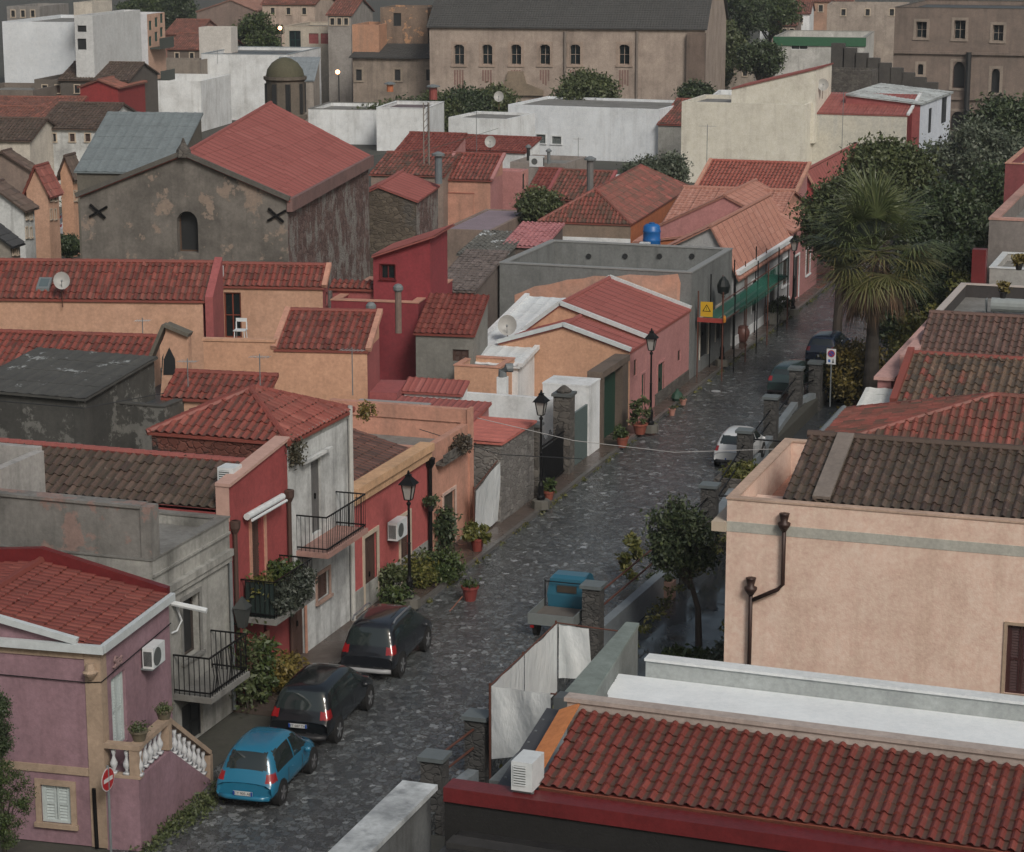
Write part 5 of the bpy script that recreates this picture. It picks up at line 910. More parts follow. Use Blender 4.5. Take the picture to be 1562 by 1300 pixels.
# --- foliage
def leafm(c1,c2,c3=None,rough=.55):
    key=('lf',c1,c2,c3)
    if key in MC:return MC[key]
    m,t,b=newmat('foliage'); g=N(t,'NewGeometry'); r=ramp(t,[(0,c1),(.6,c2),(1,c3 or c2)]); t.links.new(g.outputs['Random Per Island'],r.inputs[0])
    c=mixc(t,noise(t,1.3,4),tuple(x*.6 for x in c1),r.outputs[0]); t.links.new(c,b.inputs['Base Color']); b.inputs['Roughness'].default_value=rough; MC[key]=m; return m
def leaves(mb,c,rad,n,ls,clumps=40,cr=.3,seed=1,up=.3,asp=2.2,shell=.35,zmin=-1.):
    g=np.random.default_rng(seed); d=g.normal(size=(clumps,3)); d/=np.linalg.norm(d,axis=1)[:,None]; d[:,2]=np.where(d[:,2]<zmin,-d[:,2],d[:,2])
    rr=(shell+(1-shell)*g.random(clumps))**.6; ctr=np.array(c)+d*rr[:,None]*np.array(rad); k=g.integers(0,clumps,n)
    p=ctr[k]+g.normal(size=(n,3))*cr*np.array([1,1,.7]); a=g.normal(size=(n,3)); a[:,2]+=up; a/=np.linalg.norm(a,axis=1)[:,None]
    b=np.cross(a,g.normal(size=(n,3))); b/=np.linalg.norm(b,axis=1)[:,None]; s=ls*(.6+.8*g.random(n))[:,None]
    q=np.stack([p-a*s*asp/2,p+b*s*.5,p+a*s*asp/2,p-b*s*.5],1).reshape(-1,3); N0=len(mb.v)
    mb.v+=[tuple(v) for v in q.tolist()]; mb.f+=[(N0+4*i,N0+4*i+1,N0+4*i+2,N0+4*i+3) for i in range(n)]
    return mb
G_OLIVE=leafm((.05,.07,.025),(.095,.12,.042),(.16,.18,.075)); G_DARK=leafm((.03,.05,.022),(.06,.088,.035),(.10,.135,.05)); G_YEL=leafm((.06,.075,.012),(.13,.13,.03),(.25,.22,.06)); G_GREY=leafm((.06,.08,.05),(.11,.135,.09),(.17,.19,.13)); G_MID=leafm((.03,.055,.015),(.06,.09,.02),(.10,.13,.03)); G_FLW=leafm((.4,.35,.3),(.6,.55,.5),(.1,.15,.05)); G_AUT=leafm((.12,.10,.02),(.22,.16,.04),(.30,.22,.06))
BARK=stucco((.07,.055,.045),(.03,.025,.02),.5,.5)
def tree(label,p,hh,rad,mat,n=5000,ls=.16,trunk=.16,seed=1,lean=(0,0),group=None,name='tree',clumps=60,cr=.35,cen=None,**k):
    T=Thing(name,label,'tree',F0,p,group); c=cen or (p[0]+lean[0],p[1]+lean[1],p[2]+hh); g=random.Random(seed)
    mb=MB(); mb.tube([p,(p[0]+lean[0]*.2+.05,p[1]+lean[1]*.3,p[2]+hh*.35),(p[0]+lean[0]*.75,p[1]+lean[1]*.7,p[2]+hh*.7),c],[trunk,trunk*.8,trunk*.6,trunk*.2],8)
    for i in range(7):
        t=g.random()*6.28; q=(c[0]+rad[0]*.7*math.cos(t),c[1]+rad[1]*.7*math.sin(t),c[2]+rad[2]*(g.random()-.3)); mb.tube([(p[0]+lean[0]*.6,p[1]+lean[1]*.6,p[2]+hh*(.5+.2*g.random())),q],[trunk*.45,trunk*.12],5)
    T.part('trunk',mb,BARK); T.part('crown',leaves(MB(),c,rad,n,ls,clumps,cr,seed,**k),mat); return T
def bush(label,p,rad,mat,n=1500,ls=.07,seed=1,name='shrub',cat='shrub',group=None,cr=.12,clumps=25):
    T=Thing(name,label,cat,F0,p,group); mb=MB()
    for i in range(5): mb.tube([p,(p[0]+rad[0]*.5*math.cos(i*1.3),p[1]+rad[1]*.5*math.sin(i*1.3),p[2]+rad[2])],[.02,.008],4)
    T.part('stem',mb,BARK); T.part('foliage',leaves(MB(),(p[0],p[1],p[2]+rad[2]),rad,n,ls,clumps,cr,seed),mat); return T
TERRA=plain((.24,.07,.045),.6)
def pot(label,p,r=.22,h=.35,pm=None,fm=None,fr_=.3,fh=.3,n=500,ls=.06,seed=1,group=None,name='potted_plant',cat='potted plant',flowers=False):
    T=Thing(name,label,cat,F0,p,group); T.part('pot',MB().lathe(p,[(r*.62,0),(r*.92,h*.82),(r*1.05,h*.84),(r*1.05,h),(r*.88,h),(r*.85,h*.9)],14),pm or TERRA,smooth=False)
    T.part('foliage',leaves(MB(),(p[0],p[1],p[2]+h+fh*.7),(fr_,fr_,fh),n,ls,14,.07,seed),fm or G_MID); 
    if flowers: T.part('flowers',leaves(MB(),(p[0],p[1],p[2]+h+fh),(fr_,fr_,fh),int(n*.12),ls*.8,20,.06,seed+5),G_FLW)
    return T
g0=lambda px,py,z=0.12: F0.P(px,py,z)
def gp(px,py,z=.125): v=F0.P(px,py,z); return (v.x,v.y,z)
pot('dark red pot with a wooden broom handle leaning on it, standing out in the street',gp(717,916,0),.26,.45,plain((.2,.04,.035),.5),G_MID,.2,.08,200,.05,3)
v=F0.P(717,912,.45); w2=F0.P(686,934,0); single('broom_handle',MB().tube([(v.x-.2,v.y-.1,.5),(w2.x,w2.y,.03)],.018,6),plain((.3,.12,.08),.6),'thin reddish broom handle leaning against the lone street pot','broom',org=(w2.x,w2.y,0))
pot('red pot with spiky yellow-green plant at the corner of the salmon house',gp(728,840),.24,.42,plain((.22,.045,.035),.5),G_YEL,.45,.28,700,.09,5)
pot('terracotta pot with small green plant at the foot of the second street lamp',gp(837,762),.2,.3,None,G_MID,.3,.22,500,.06,6)
pot('terracotta pot with leafy plant beside the old brown doorway',gp(949,682),.25,.4,None,G_MID,.33,.3,600,.07,7)
pot('terracotta pot with tall sparse plant next to the lamp at the pink house',gp(976,662),.3,.42,None,G_OLIVE,.4,.7,500,.08,8)
pot('small pale pot at the pavement edge by the pink house',gp(1025,634),.15,.28,plain((.4,.2,.16),.6),G_DARK,.1,.05,60,.04,9)
pot('small pinkish pot farther along the pink house pavement',gp(1042,618),.15,.25,plain((.4,.2,.16),.6),G_DARK,.1,.05,60,.04,10)
single('green_sack',MB().lathe(gp(1033,611),[(.2,0),(.27,.12),(.2,.3),(.07,.42),(.05,.5)],9),plain((.02,.06,.04),.5),'dark green sack on the pavement against the pink house plinth','sack',org=gp(1033,611))
pot('white-flowering plant in a pot behind the black car nose',gp(612,926),.22,.3,None,G_MID,.3,.2,500,.06,11,flowers=True)
bush('round yellow-green bush on the pavement under the low red house window, nearest the kerb',gp(640,893),(.45,.45,.42),G_YEL,1600,.06,21); bush('dark green bush right of the brown door of the low red house',gp(600,912),(.42,.42,.5),G_OLIVE,1100,.07,22); bush('bright green bush between the lamp and the salmon house',gp(676,885),(.5,.5,.45),G_MID,1800,.06,23); bush('low light green bush left of the street lamp foot',gp(606,926),(.35,.35,.3),G_MID,1000,.06,24)
bush('tall cream-flowering shrub against the salmon house door',gp(676,848),(.36,.36,.8),G_DARK,900,.08,25,clumps=35); bush('trailing pale green bush at the foot of the red house wall',gp(660,876),(.5,.3,.35),G_OLIVE,1200,.06,26)
pot('hanging basket of dark leaves on the corner of the low red house',(XF+.25,63.9,1.9),.13,.18,DARKG,G_DARK,.25,.2,400,.05,27)
bush('yellowish bush beside the rear of the black people carrier',(-24.0,51.9,.1),(.6,.6,.5),G_AUT,1500,.075,28,clumps=40); bush('tall climbing plant on the pavement in front of the grey house downpipe',(-24.2,50.3,.1),(.2,.35,1.15),G_OLIVE,750,.07,29,clumps=50,cr=.16); bush('leafy climber between iron balcony and red house door',(-24.0,50.9,.1),(.22,.3,.9),G_MID,700,.07,30,clumps=30)
# balcony plants of the red house
y0,y1,xo,zs,z=b3
bush('mass of small grey-green leaves hanging over the red house balcony rail',(xo-.02,(y0+y1)/2,zs-.1),(.14,(y1-y0)/2+.1,.5),leafm((.03,.04,.03),(.06,.075,.055),(.11,.12,.09)),5200,.055,31,clumps=160,cr=.07,name='hanging_plant',cat='plant')
bush('leafy green plants in the middle of the red house balcony',(XF+.45,y1-.6,zs),(.3,.5,.55),G_MID,1500,.07,32,name='balcony_plant',cat='plant'); bush('small yellow-green plant at the near end of the red house balcony',(XF+.4,y0+.35,zs+.4),(.25,.25,.3),G_YEL,600,.06,33,name='balcony_plant',cat='plant')
x_,a_,b_,c_,lz=STAIR
for lab,yy in (('mossy stone bowl on the near corner of the lilac stair rail',ya+.35),('mossy stone bowl on the upper bend of the lilac stair rail',yb-.05)):
    q=f5.w((sx-.1,yy,LZ+RH+.1)); pot(lab,tuple(q),.2,.24,stucco((.13,.11,.07)),G_OLIVE,.17,.06,300,.03,int(yy*10),name='bowl_planter')
wd_=leaves(MB(),f5.w((sx+.25,ya+2.0,0)),(.3,2.4,.1),3500,.045,120,.12,41); leaves(wd_,(-19.2,41.2,.0),(1.,.8,.1),900,.045,40,.15,42); single('weeds',wd_,G_OLIVE,'scrubby weeds along the foot of the lilac stair','weeds',kind='stuff')
vg=MB()
for i in range(60):
    yy=56+ (i*.618%1)*72; leaves(vg,(-23.25,yy,.02),(.08,.35,.05),40,.05,6,.05,100+i)
for i in range(30):
    yy=49+(i*.618%1)*42; leaves(vg,(-16.6,yy,.02),(.3,.5,.08),90,.06,8,.08,300+i)
single('kerb_weeds',vg,G_YEL,'yellow-green weeds sprouting along the kerb and the pillar bases','weeds',kind='stuff')
# --- street lamps
LG=plain((.16,.16,.15),.3)
def lamp(p,label,h=4.0,bag=False):
    T=Thing('street_lamp',label,'street lamp',F0,p,'cast iron street lamps along the kerb'); x,y,z=p
    T.part('plinth',MB().lathe(p,[(.32,0),(.32,.28),(.26,.3)],8),plain((.12,.115,.1),.6)); T.part('pole',MB().lathe((x,y,z+.3),[(.14,0),(.14,.1),(.09,.16),(.1,.5),(.07,.58),(.05,.65),(.045,1.6),(.06,1.63),(.04,1.66),(.035,h-1.25),(.06,h-1.22),(.07,h-1.17),(.03,h-1.12),(.03,h-1.06)],10),IRON,smooth=False)
    zb=z+h-.76
    if bag: 
        T.part('bag',MB().lathe((x,y,zb),[(.05,-.05),(.25,.05),(.3,.35),(.2,.6),(.05,.78)],9),plain((.008,.012,.012),.4)); return T
    fr_=MB(); gl=MB()
    for k in range(4):
        t=math.pi/4+math.pi/2*k; a=(x+.13*math.cos(t),y+.13*math.sin(t),zb); b=(x+.23*math.cos(t),y+.23*math.sin(t),zb+.46); fr_.bar(a,b,.028); t2=t+math.pi/2; a2=(x+.13*math.cos(t2),y+.13*math.sin(t2),zb); b2_=(x+.23*math.cos(t2),y+.23*math.sin(t2),zb+.46); fr_.bar(a,a2,.025); fr_.bar(b,b2_,.03)
        s=.96; gl.poly([(x+(q[0]-x)*s,y+(q[1]-y)*s,q[2]) for q in (a,a2,b2_,b)])
    fo=T.part('lantern',fr_,IRON); m=MC.get('lampglass')
    if not m:
        m,t,b=newmat('lamp_glass'); b.inputs['Base Color'].default_value=(.4,.4,.38,1); b.inputs['Roughness'].default_value=.2; b.inputs['Alpha'].default_value=.75; MC['lampglass']=m
    T.part('glass',gl,m,fo); T.part('cap',MB().lathe((x,y,zb+.46),[(.34,0),(.3,.04),(.12,.2),(.1,.24),(.12,.27),(.05,.3),(.02,.4)],4),IRON,fo); return T
lamp(gp(625,926,.12),'street lamp among the bushes in front of the low red house'); lamp(gp(825,775,.12),'street lamp beside the rubble house and the iron gate'); lamp(gp(992,659,.12),'street lamp in front of the pink row house'); lamp(gp(1101,558,.12),'street lamp with its head wrapped in a black bag by the scaffolding',bag=True); lamp(gp(1209,480,.12),'farthest street lamp before the palm, by the pale row house')
q=F0.P(1419,262,0); T=lamp((q.x,q.y,0),'distant street lamp against the white house with dark shutters',5.2)
T=Thing('wall_lantern','old lantern with dull glass on the wall between grey and red houses','lantern',F0,(XF+.35,50.25,3.0)); T.part('lantern',MB().lathe((XF+.35,50.25,2.3),[(.13,0),(.24,.5),(.27,.52),(.1,.7),(.03,.8)],4),plain((.05,.055,.055),.3)); T.part('bracket',MB().bar((XF,50.25,2.4),(XF+.35,50.25,2.3),.04),IRON)
# --- air conditioners
def ac(label,p,face='E',w=.82,h=.55,d=.3,fr_=F0,group='air conditioner outdoor units',zr=0,base=False):
    T=Thing('air_conditioner',label,'air conditioner',fr_,p,group); x,y,z=p
    if face=='E': bx=(x,x+d,y-w/2,y+w/2,z,z+h); T.part('casing',MB().box(*bx),WHITEP); n=MB(); 
    else: bx=(x-w/2,x+w/2,y-d,y,z,z+h); T.part('casing',MB().box(*bx),WHITEP)
    n=MB()
    if face=='E':
        T.part('fan_grille',MB().lathe((0,0,0),[(.2,0),(.2,.01),(.02,.015)],14) if 0 else MB().tube([(x+d+.001,y-.12,z+h/2),(x+d+.015,y-.12,z+h/2)],.21,16),plain((.09,.10,.10),.6))
        for i in range(7): n.box(x+.03+i*(d-.06)/7,x+.05+i*(d-.06)/7,y-w/2-.008,y-w/2-.001,z+.06,z+h-.08)
    else:
        T.part('fan_grille',MB().tube([(x-.12,y-d-.001,z+h/2),(x-.12,y-d-.015,z+h/2)],.21,16) if w>.6 else MB().box(x-w/2+.05,x+w/2-.12,y-d-.012,y-d-.001,z+.1,z+h-.07),plain((.09,.10,.10),.6))
        if w<=.6:
            gg=MB(); [gg.box(x-w/2+.04,x+w/2-.11,y-d-.02,y-d-.0125,z+.1+i*(h-.2)/7,z+.125+i*(h-.2)/7) for i in range(8)]; T.part('slats',gg,WHITEP)
        for i in range(7): n.box(x+w/2+.001,x+w/2+.008,y-d+.03+i*.035,y-d+.05+i*.035,z+.06,z+h-.08)
    if face=='E' or w>.6: T.part('side_grille',n,DARKG)
    b=MB(); 
    if face=='E': b.box(x-.05,x+d*.9,y-.34,y+.34,z-.04,z-.002)
    else: b.box(x-w/2,x+w/2,y-d+.05,y-d+.1,z-.05,z-.002)
    T.part('bracket',b,GREYM); return T
v=f5.X(222,1020,x1); ac('wall-mounted air conditioner on the lilac house above the stair',(x1+.06,v.y+.05,v.z+.1),'E',.68,.48,.26,fr_=f5); v=F0.X(590,826,XF); ac('air conditioner between the two doors of the low red house',(XF+.06,v.y+.35,v.z+.05),'E')
v=F0.P(335,748,5.35); ac('air conditioner standing at the roof edge behind the red facade',(-24.98,51.5,5.6),'S',.45,.6,.5)
v=f2.P(800,1197,5.32); ac('big air conditioner at the left end of the bright red tile roof',(v.x+.06,v.y+.3,5.32),'S',.38,.52,.6,f2)
q=B1b.fr.P(334,428,5.4); ac('air conditioner on the roof edge between the two orange roofs',(q.x,q.y,5.3),'S',.42,.7,.4,B1b.fr)
q=F0.P(820,254,3.3); ac('air conditioner on the grey parapet house near the pink block',(q.x,q.y,3.3),'S',.95,.7); q=F0.P(985,378,3.4); ac('small white unit at the foot of the blue water tank',(q.x,q.y,3.2),'S',.5,.5); 
# --- dishes, antennas, masts, chimneys
def dish(label,px,py,z,r=.4,pole=.8,fr_=F0,yaw_=0,y=None):
    v=fr_.P(px,py,z) if y is None else fr_.Y(px,py,y); T=Thing('satellite_dish',label,'satellite dish',fr_,(v.x,v.y,v.z-pole),'satellite dishes on the roofs'); mb=MB(); nrm=Vector((.25,-.9,.35)).normalized(); a=nrm.cross(Vector((0,0,1))).normalized(); b=a.cross(nrm)
    rings=[]; 
    for j in range(5):
        rr=r*j/4; 
        for k in range(20): t=6.2832*k/20; mb.v.append(tuple(v+a*rr*math.cos(t)+b*rr*1.1*math.sin(t)+nrm*(.35*rr*rr/r)))
    for j in range(4):
        for k in range(20): mb.f.append((j*20+k,j*20+(k+1)%20,(j+1)*20+(k+1)%20,(j+1)*20+k))
    T.part('dish',mb,plain((.36,.36,.35),.5),smooth=True); T.part('arm',MB().tube([v-b*r,v+nrm*r*.9-b*r*.2],.012,5).tube([v+nrm*r*.9-b*r*.2,v+nrm*r*1.1-b*r*.15],.04,6),GREYM); T.part('pole',MB().tube([(v.x,v.y,v.z-pole),(v.x,v.y+.03,v.z)],.022,6),RUST)
dish('large grey dish on a rusty pole at the long orange house wall',94,429,0,.31,1.0,B1.fr,y=B1.y0-.2); dish('grey dish on the white terrace left of the orange gable',774,497,3.7,.38,.5); dish('dish on the lower white wing above the tiled strip',748,217,4.4,.38,.8); dish('dark dish on the cream block roof',1255,130,7.2,.42,1.0); dish('dish in front of the great church near the pines',761,148,6.0,.38,1.0)
def antenna(label,px,py0,py1,z,kind='yagi',fr_=F0):
    v=fr_.P(px,py1,z); t=fr_.Y(px,py0,v.y); T=Thing('antenna',label,'antenna',fr_,(v.x,v.y,z),'television antennas on the roofs'); top=t.z; T.part('mast',MB().tube([(v.x,v.y,z),(v.x,v.y,top)],.02,6),GREYM); mb=MB()
    L=(top-z)*.3+.3; mb.tube([(v.x-L*.5,v.y-.1,top-.1),(v.x+L*.5,v.y+.1,top-.1)],.012,5)
    for i in range(7): q=-.5+i/6; mb.tube([(v.x+L*q,v.y-.2,top-.1),(v.x+L*q,v.y+.25,top-.1)],.007,4)
    T.part('aerial',mb,plain((.4,.4,.4),.4,.5))
antenna('bent white antenna at the end of the tiled roof below the orange wall',218,485,512,5.6,fr_=B8.fr); antenna('antenna on tall thin pole in front of the orange parapet',397,540,588,5.2); antenna('antenna on long pole against the big orange wall',538,530,603,4.2); antenna('tall antenna on the lower white wing',727,170,232,3.9); antenna('tall antenna on maroon tiled roof before the cream wall',1078,190,250,5.); antenna('tall antenna before the cream wing',1284,140,232,4.4); antenna('spread antenna in front of the white hall windows',882,210,240,3.2); antenna('wide antenna at the white warehouse top',332,76,98,6.2); antenna('antenna rising near the dark tower roof',287,547,590,4.7)
v=F0.P(651,272,3.8); t=F0.Y(651,157,v.y); mb=MB(); hh=t.z-3.6
for dx,dy in ((-.18,0),(.18,0),(0,.3)): mb.tube([(v.x+dx,v.y+dy,3.6),(v.x+dx,v.y+dy,t.z)],.035,5)
for i in range(int(hh/.4)): 
    a=3.6+i*.4; mb.tube([(v.x-.18,v.y,a),(v.x+.18,v.y,a+.4)],.02,4); mb.tube([(v.x+.18,v.y,a),(v.x,v.y+.3,a+.4)],.02,4)
single('lattice_mast',mb,plain((.22,.2,.18),.6),'thin lattice mast rising in front of the pines','mast',org=(v.x,v.y,3.6))
def chim(label,px,py0,py1,z,r,mat,cap='ball',fr_=F0,name='chimney_pipe'):
    v=fr_.P(px,py1,z); t=fr_.Y(px,py0,v.y).z; T=Thing(name,label,'chimney',fr_,(v.x,v.y,z)); T.part('pipe',MB().tube([(v.x,v.y,z),(v.x,v.y,t-.15)],r,10),mat)
    T.part('cowl',MB().ball((v.x,v.y,t-.05),r*1.6,10,(1,1,.9)) if cap=='ball' else MB().lathe((v.x,v.y,t-.16),[(r*1.7,0),(r*1.7,.1),(r*.5,.22)],10),GREYM); return v,t
chim('tall rusty pipe with round steel cowl at the red terrace corner',608,438,508,3.9,.13,stucco((.17,.12,.1),(.3,.28,.26),.5,.4)); chim('short pipe with round steel cowl behind the dark red gable',566,466,480,5.0,.13,GREYM); chim('fat grey pipe with cap on the church sacristy roof',669,233,280,5.8,.2,plain((.14,.17,.19),.5),'cap'); chim('grey stove pipe on dark mottled tile roof',900,240,296,4.2,.2,plain((.15,.15,.15),.5),'cap'); chim('brick chimney on the small flat roof before the pines',661,130,152,4.0,.35,plain((.25,.06,.05),.7),'cap'); chim('short orange chimney on the small flat roof',595,126,140,4.0,.3,ORD,'cap'); chim('thin pipe on grey parapet house, left of its partner',806,222,245,3.3,.12,DARKG,'cap'); chim('thin pipe with mushroom cap on grey parapet house',837,228,250,3.3,.12,GREYM,'cap')
T=Thing('flue','white square flue with grey metal elbow on the white yard wall','chimney',F0,(-27,78.6,2.3)); v=F0.Y(766,634,78.4); T.part('shaft',MB().box(v.x-.18,v.x+.18,78.3,78.6,1.5,F0.Y(766,575,78.4).z),WHT); zt=F0.Y(766,575,78.4).z; T.part('elbow',MB().tube([(v.x,78.45,zt),(v.x,78.45,zt+.2),(v.x+.15,78.5,zt+.33),(v.x+.35,78.6,zt+.33)],.17,10),GREYM)
# blue tank on the hipped house side
v=F0.P(994,372,3.4); T=Thing('water_tank','bright blue plastic water tank beside the orange-brown hipped house','water tank',F0,(v.x,v.y,3.2)); T.part('barrel',MB().lathe((v.x,v.y,3.2),[(.42,0),(.46,.1),(.44,.35),(.47,.4),(.44,.45),(.44,.8),(.47,.85),(.44,.9),(.42,1.1),(.3,1.2),(.15,1.22)],18),plain((.01,.12,.38),.4),smooth=True); T.part('lid',MB().lathe((v.x,v.y,4.42),[(.15,0),(.15,.06)],12),plain((.01,.1,.3),.4))
v=F0.Y(1540,478,88); T=Thing('solar_tank','grey horizontal cylinder water heater on the dark terrace at the right edge','water heater',F0,(v.x,88,4.9)); T.part('cylinder',MB().tube([(v.x-.7,88,5.2),(v.x+1.2,88,5.2)],.27,14),plain((.28,.31,.31),.35)); T.part('frame',MB().tube([(v.x-.9,87.8,4.85),(v.x-.9,87.8,5.4),(v.x-.9,88.2,5.4),(v.x-.9,88.2,4.85)],.03,5).bar((v.x-.6,88,4.85),(v.x-.6,88,5.0),.08),GREYM)
# plastic chair on the orange terrace
v=B2.fr.Y(367,517,B2.y0+.6); T=Thing('plastic_chair','white plastic chair on the orange terrace in front of the arched door','chair',B2.fr,(v.x,v.y,v.z-.1)); x,y,z=v.x,v.y,v.z-.12
for a in (-.2,.2):
    for b in (-.2,.2): T.part('leg',MB().tube([(x+a,y+b,z),(x+a*.85,y+b*.85,z+.43)],.02,5),WHITEP)
T.part('seat',MB().box(x-.22,x+.22,y-.22,y+.22,z+.43,z+.46),WHITEP); T.part('backrest',MB().box(x-.2,x+.2,y+.18,y+.21,z+.72,z+.85).box(x-.21,x-.17,y+.18,y+.21,z+.461,z+.719).box(x+.17,x+.21,y+.18,y+.21,z+.461,z+.719),WHITEP)
# --- tarps
TARP=None
m,t,b=newmat('tarp'); b.inputs['Base Color'].default_value=(.5,.52,.53,1); b.inputs['Roughness'].default_value=.5; c=mixc(t,noise(t,2.5,6),(.46,.50,.52),(.66,.68,.68)); t.links.new(c,b.inputs['Base Color']); bump(t,b,noise(t,4,4,sc3=(1,1,.4)),.8,.08); b.inputs['Transmission Weight'].default_value=.0; TARP=m
def cloth(p00,p10,p11,p01,sag=.08,nu=22,nv=14,seed=0):
    p=[Vector(q) for q in (p00,p10,p11,p01)]; nrm=(p[1]-p[0]).cross(p[3]-p[0]).normalized(); mb=MB(); g=random.Random(seed); ph=[g.random()*6 for _ in range(4)]
    for j in range(nv+1):
        for i in range(nu+1):
            u,v=i/nu,j/nv; q=(p[0]*(1-u)+p[1]*u)*(1-v)+(p[3]*(1-u)+p[2]*u)*v
            w_=sag*math.sin(math.pi*u)*(.3+.7*math.sin(math.pi*v))*math.sin(2.2*math.pi*u+ph[0]+v*2)+.4*sag*math.sin(9*u+ph[1]+3*v)*math.sin(math.pi*u); q=q+nrm*w_-Vector((0,0,1))*(.012*abs(math.sin(3*math.pi*u))*v)
            mb.v.append(tuple(q))
    for j in range(nv):
        for i in range(nu): k=j*(nu+1)+i; mb.f.append((k,k+1,k+nu+2,k+nu+1))
    return mb
a=F0.X(724,808,-24.1); b=F0.X(768,783,-24.1); T=Thing('tarp_screen','white tarp hung across the yard gap beside the salmon house','tarp',F0,(-24.1,a.y,0)); T.part('cloth',cloth((-24.1,a.y,.15),(-24.1,b.y+.2,.2),(-24.05,b.y+.25,2.35),(-24.05,a.y,1.75),.1,seed=3),TARP,smooth=True); T.part('post',MB().tube([(-24.12,a.y-.03,0),(-24.12,a.y-.03,1.9)],.03,6),RUST); T.part('post',MB().tube([(-24.12,b.y+.28,0),(-24.12,b.y+.28,2.45)],.03,6),RUST); T.part('rail',MB().tube([(-24.12,a.y,1.78),(-24.12,b.y+.28,2.38)],.02,6),RUST)
# foreground tarp enclosure
T=Thing('tarp_enclosure','enclosure of white tarps stretched on iron posts beside the concrete wall','tarp',F0,(-15,42,0)); xw=-15.55
c1=F0.P(752,1047,2.35); c3=F0.P(848,951,2.35); xw=(c1.x+c3.x)/2; A=Vector((xw,c1.y,2.35)); Cc=Vector((xw,c3.y,2.35)); B=A*.52+Cc*.48; B.z=2.35; zb=.55
D=F0.Y(840,1056,c1.y); Ee=F0.Y(898,955,c3.y); print('tarp',A,Cc,D,Ee)
T.part('cloth',cloth((xw,A.y,zb),(D.x,A.y,.9),(D.x,A.y,2.33),(xw,A.y,2.35),.06,seed=1),TARP,smooth=True); T.part('cloth',cloth((xw,A.y,zb),(xw,B.y-.03,zb),(xw,B.y-.03,2.35),(xw,A.y,2.35),.04,seed=2),TARP,smooth=True); T.part('cloth',cloth((xw,B.y+.03,zb),(xw,Cc.y,zb),(xw,Cc.y,2.35),(xw,B.y+.03,2.35),.04,seed=4),TARP,smooth=True); T.part('cloth',cloth((xw+.04,Cc.y,.9),(Ee.x+.1,Cc.y,1.0),(Ee.x,Cc.y,2.3),(xw+.04,Cc.y,2.33),.08,seed=5),TARP,smooth=True)
for q in (A,B,Cc): T.part('post',MB().tube([(q.x-.04,q.y,0),(q.x-.04,q.y,2.42)],.028,6),RUST)
T.part('rail',MB().tube([(xw-.02,A.y,2.37),(xw-.02,Cc.y,2.37),(Ee.x+1.2,Cc.y,2.3)],.02,6),RUST); T.part('rail',MB().tube([(D.x,A.y,2.33),(D.x+.9,A.y,2.33),(D.x+.9,A.y,1.2)],.02,6),RUST)
# --- pillars and railings on the right edge of the street
PSTN=rubble((.045,.045,.043),(.075,.073,.07),(.11,.105,.10),4.); CAPM=plain((.13,.15,.155),.4); pl=[(663,1150,1.3),(729,1088,1.5),(905,890,1.6),(1035,785,1.6),(1083,738,1.6),(1137,655,1.7),(1177,604,1.7),(1215,560,1.6),(1245,551,1.5)]
labs=['nearest, lowest dark stone pillar by the white-coped parapet','dark stone pillar just left of the big white tarps','dark stone pillar beside the blue three-wheeler','dark stone pillar left of the small garden tree','dark stone pillar at the corner of the low side wall','dark stone pillar hiding the white car','dark stone pillar with pale cap, second after the white car','tall dark stone pillar before the parked green car','dark stone pillar among the right-hand shrubs']
PP=[]
for (px,py,h_),lab in zip(pl,labs):
    v=F0.P(px,py,h_); T=pillar('stone_pillar',lab,v.x,v.y,.5,h_-.1,PSTN,CAPM,'dark stone pillars along the right side of the street'); T.part('foot',MB().box(v.x-.25,v.x+.25,v.y-.25,v.y+.25,-.6,-.001),PSTN); PP.append((v.x,v.y,h_))
for i,(a,b) in enumerate(zip(PP,PP[1:])):
    L=math.hypot(b[0]-a[0],b[1]-a[1])
    if L>9 or L<1.2: continue
    T=Thing('railing',['rusty two-bar railing between the two nearest pillars','long iron railing between the tarps and the three-wheeler pillar','iron railing above low wall beside the tall yellow plant','short iron railing left of the garden tree','sloping iron railing below the white car pillar','iron railing over low wall right of the white car','iron railing over low wall before the green car','railing among the shrubs'][i],'railing',F0,(a[0],a[1],0),'railings between the stone pillars')
    d=Vector((b[0]-a[0],b[1]-a[1],0)).normalized()*.27; p0=Vector((a[0],a[1],0))+d; p1=Vector((b[0],b[1],0))-d
    for hz in (.72,1.18): T.part('bar',MB().tube([p0+Vector((0,0,hz)),p1+Vector((0,0,hz))],.03,6),RUST if i<3 else IRON)
    T.part('low_wall',MB().bar(p0+Vector((0,0,-.2)),p1+Vector((0,0,-.2)),.28,.78),stucco((.22,.25,.27),(.10,.11,.12),.3,.3,rough=.4))
wb=MB(); v=F0.P(1040,705,1.0)
T=Thing('side_wall','low dark stone wall with slab top and railing running toward the beige house','wall',F0,(-16,71,0)); T.part('wall',MB().box(-16.95,-13.2,70.9,71.2,-.6,.55),STN); T.part('coping',MB().box(-17.0,-13.15,70.85,71.25,.552,.64),CAPM); T.part('bar',MB().tube([(-17.,71.05,1.25),(-13.2,71.05,1.25)],.03,6),IRON); T.part('bar',MB().tube([(-17.8,79.4,1.25),(-13.2,79.4,1.25)],.03,6),IRON); T.part('ledge',MB().box(-17.8,-13.2,79.3,79.55,-.6,.1),CAPM)
T=Thing('planting_bed','low walled bed of yellow-green grass beside the white car pillar','planter',F0,(-17.6,76,0)); T.part('wall',MB().box(-18.4,-16.9,76.2,76.4,0,.5).box(-18.4,-18.2,76.401,78.6,0,.5),STN); T.part('foliage',leaves(MB(),(-17.6,77.3,.45),(.7,1.0,.25),2500,.09,40,.14,51),G_YEL)
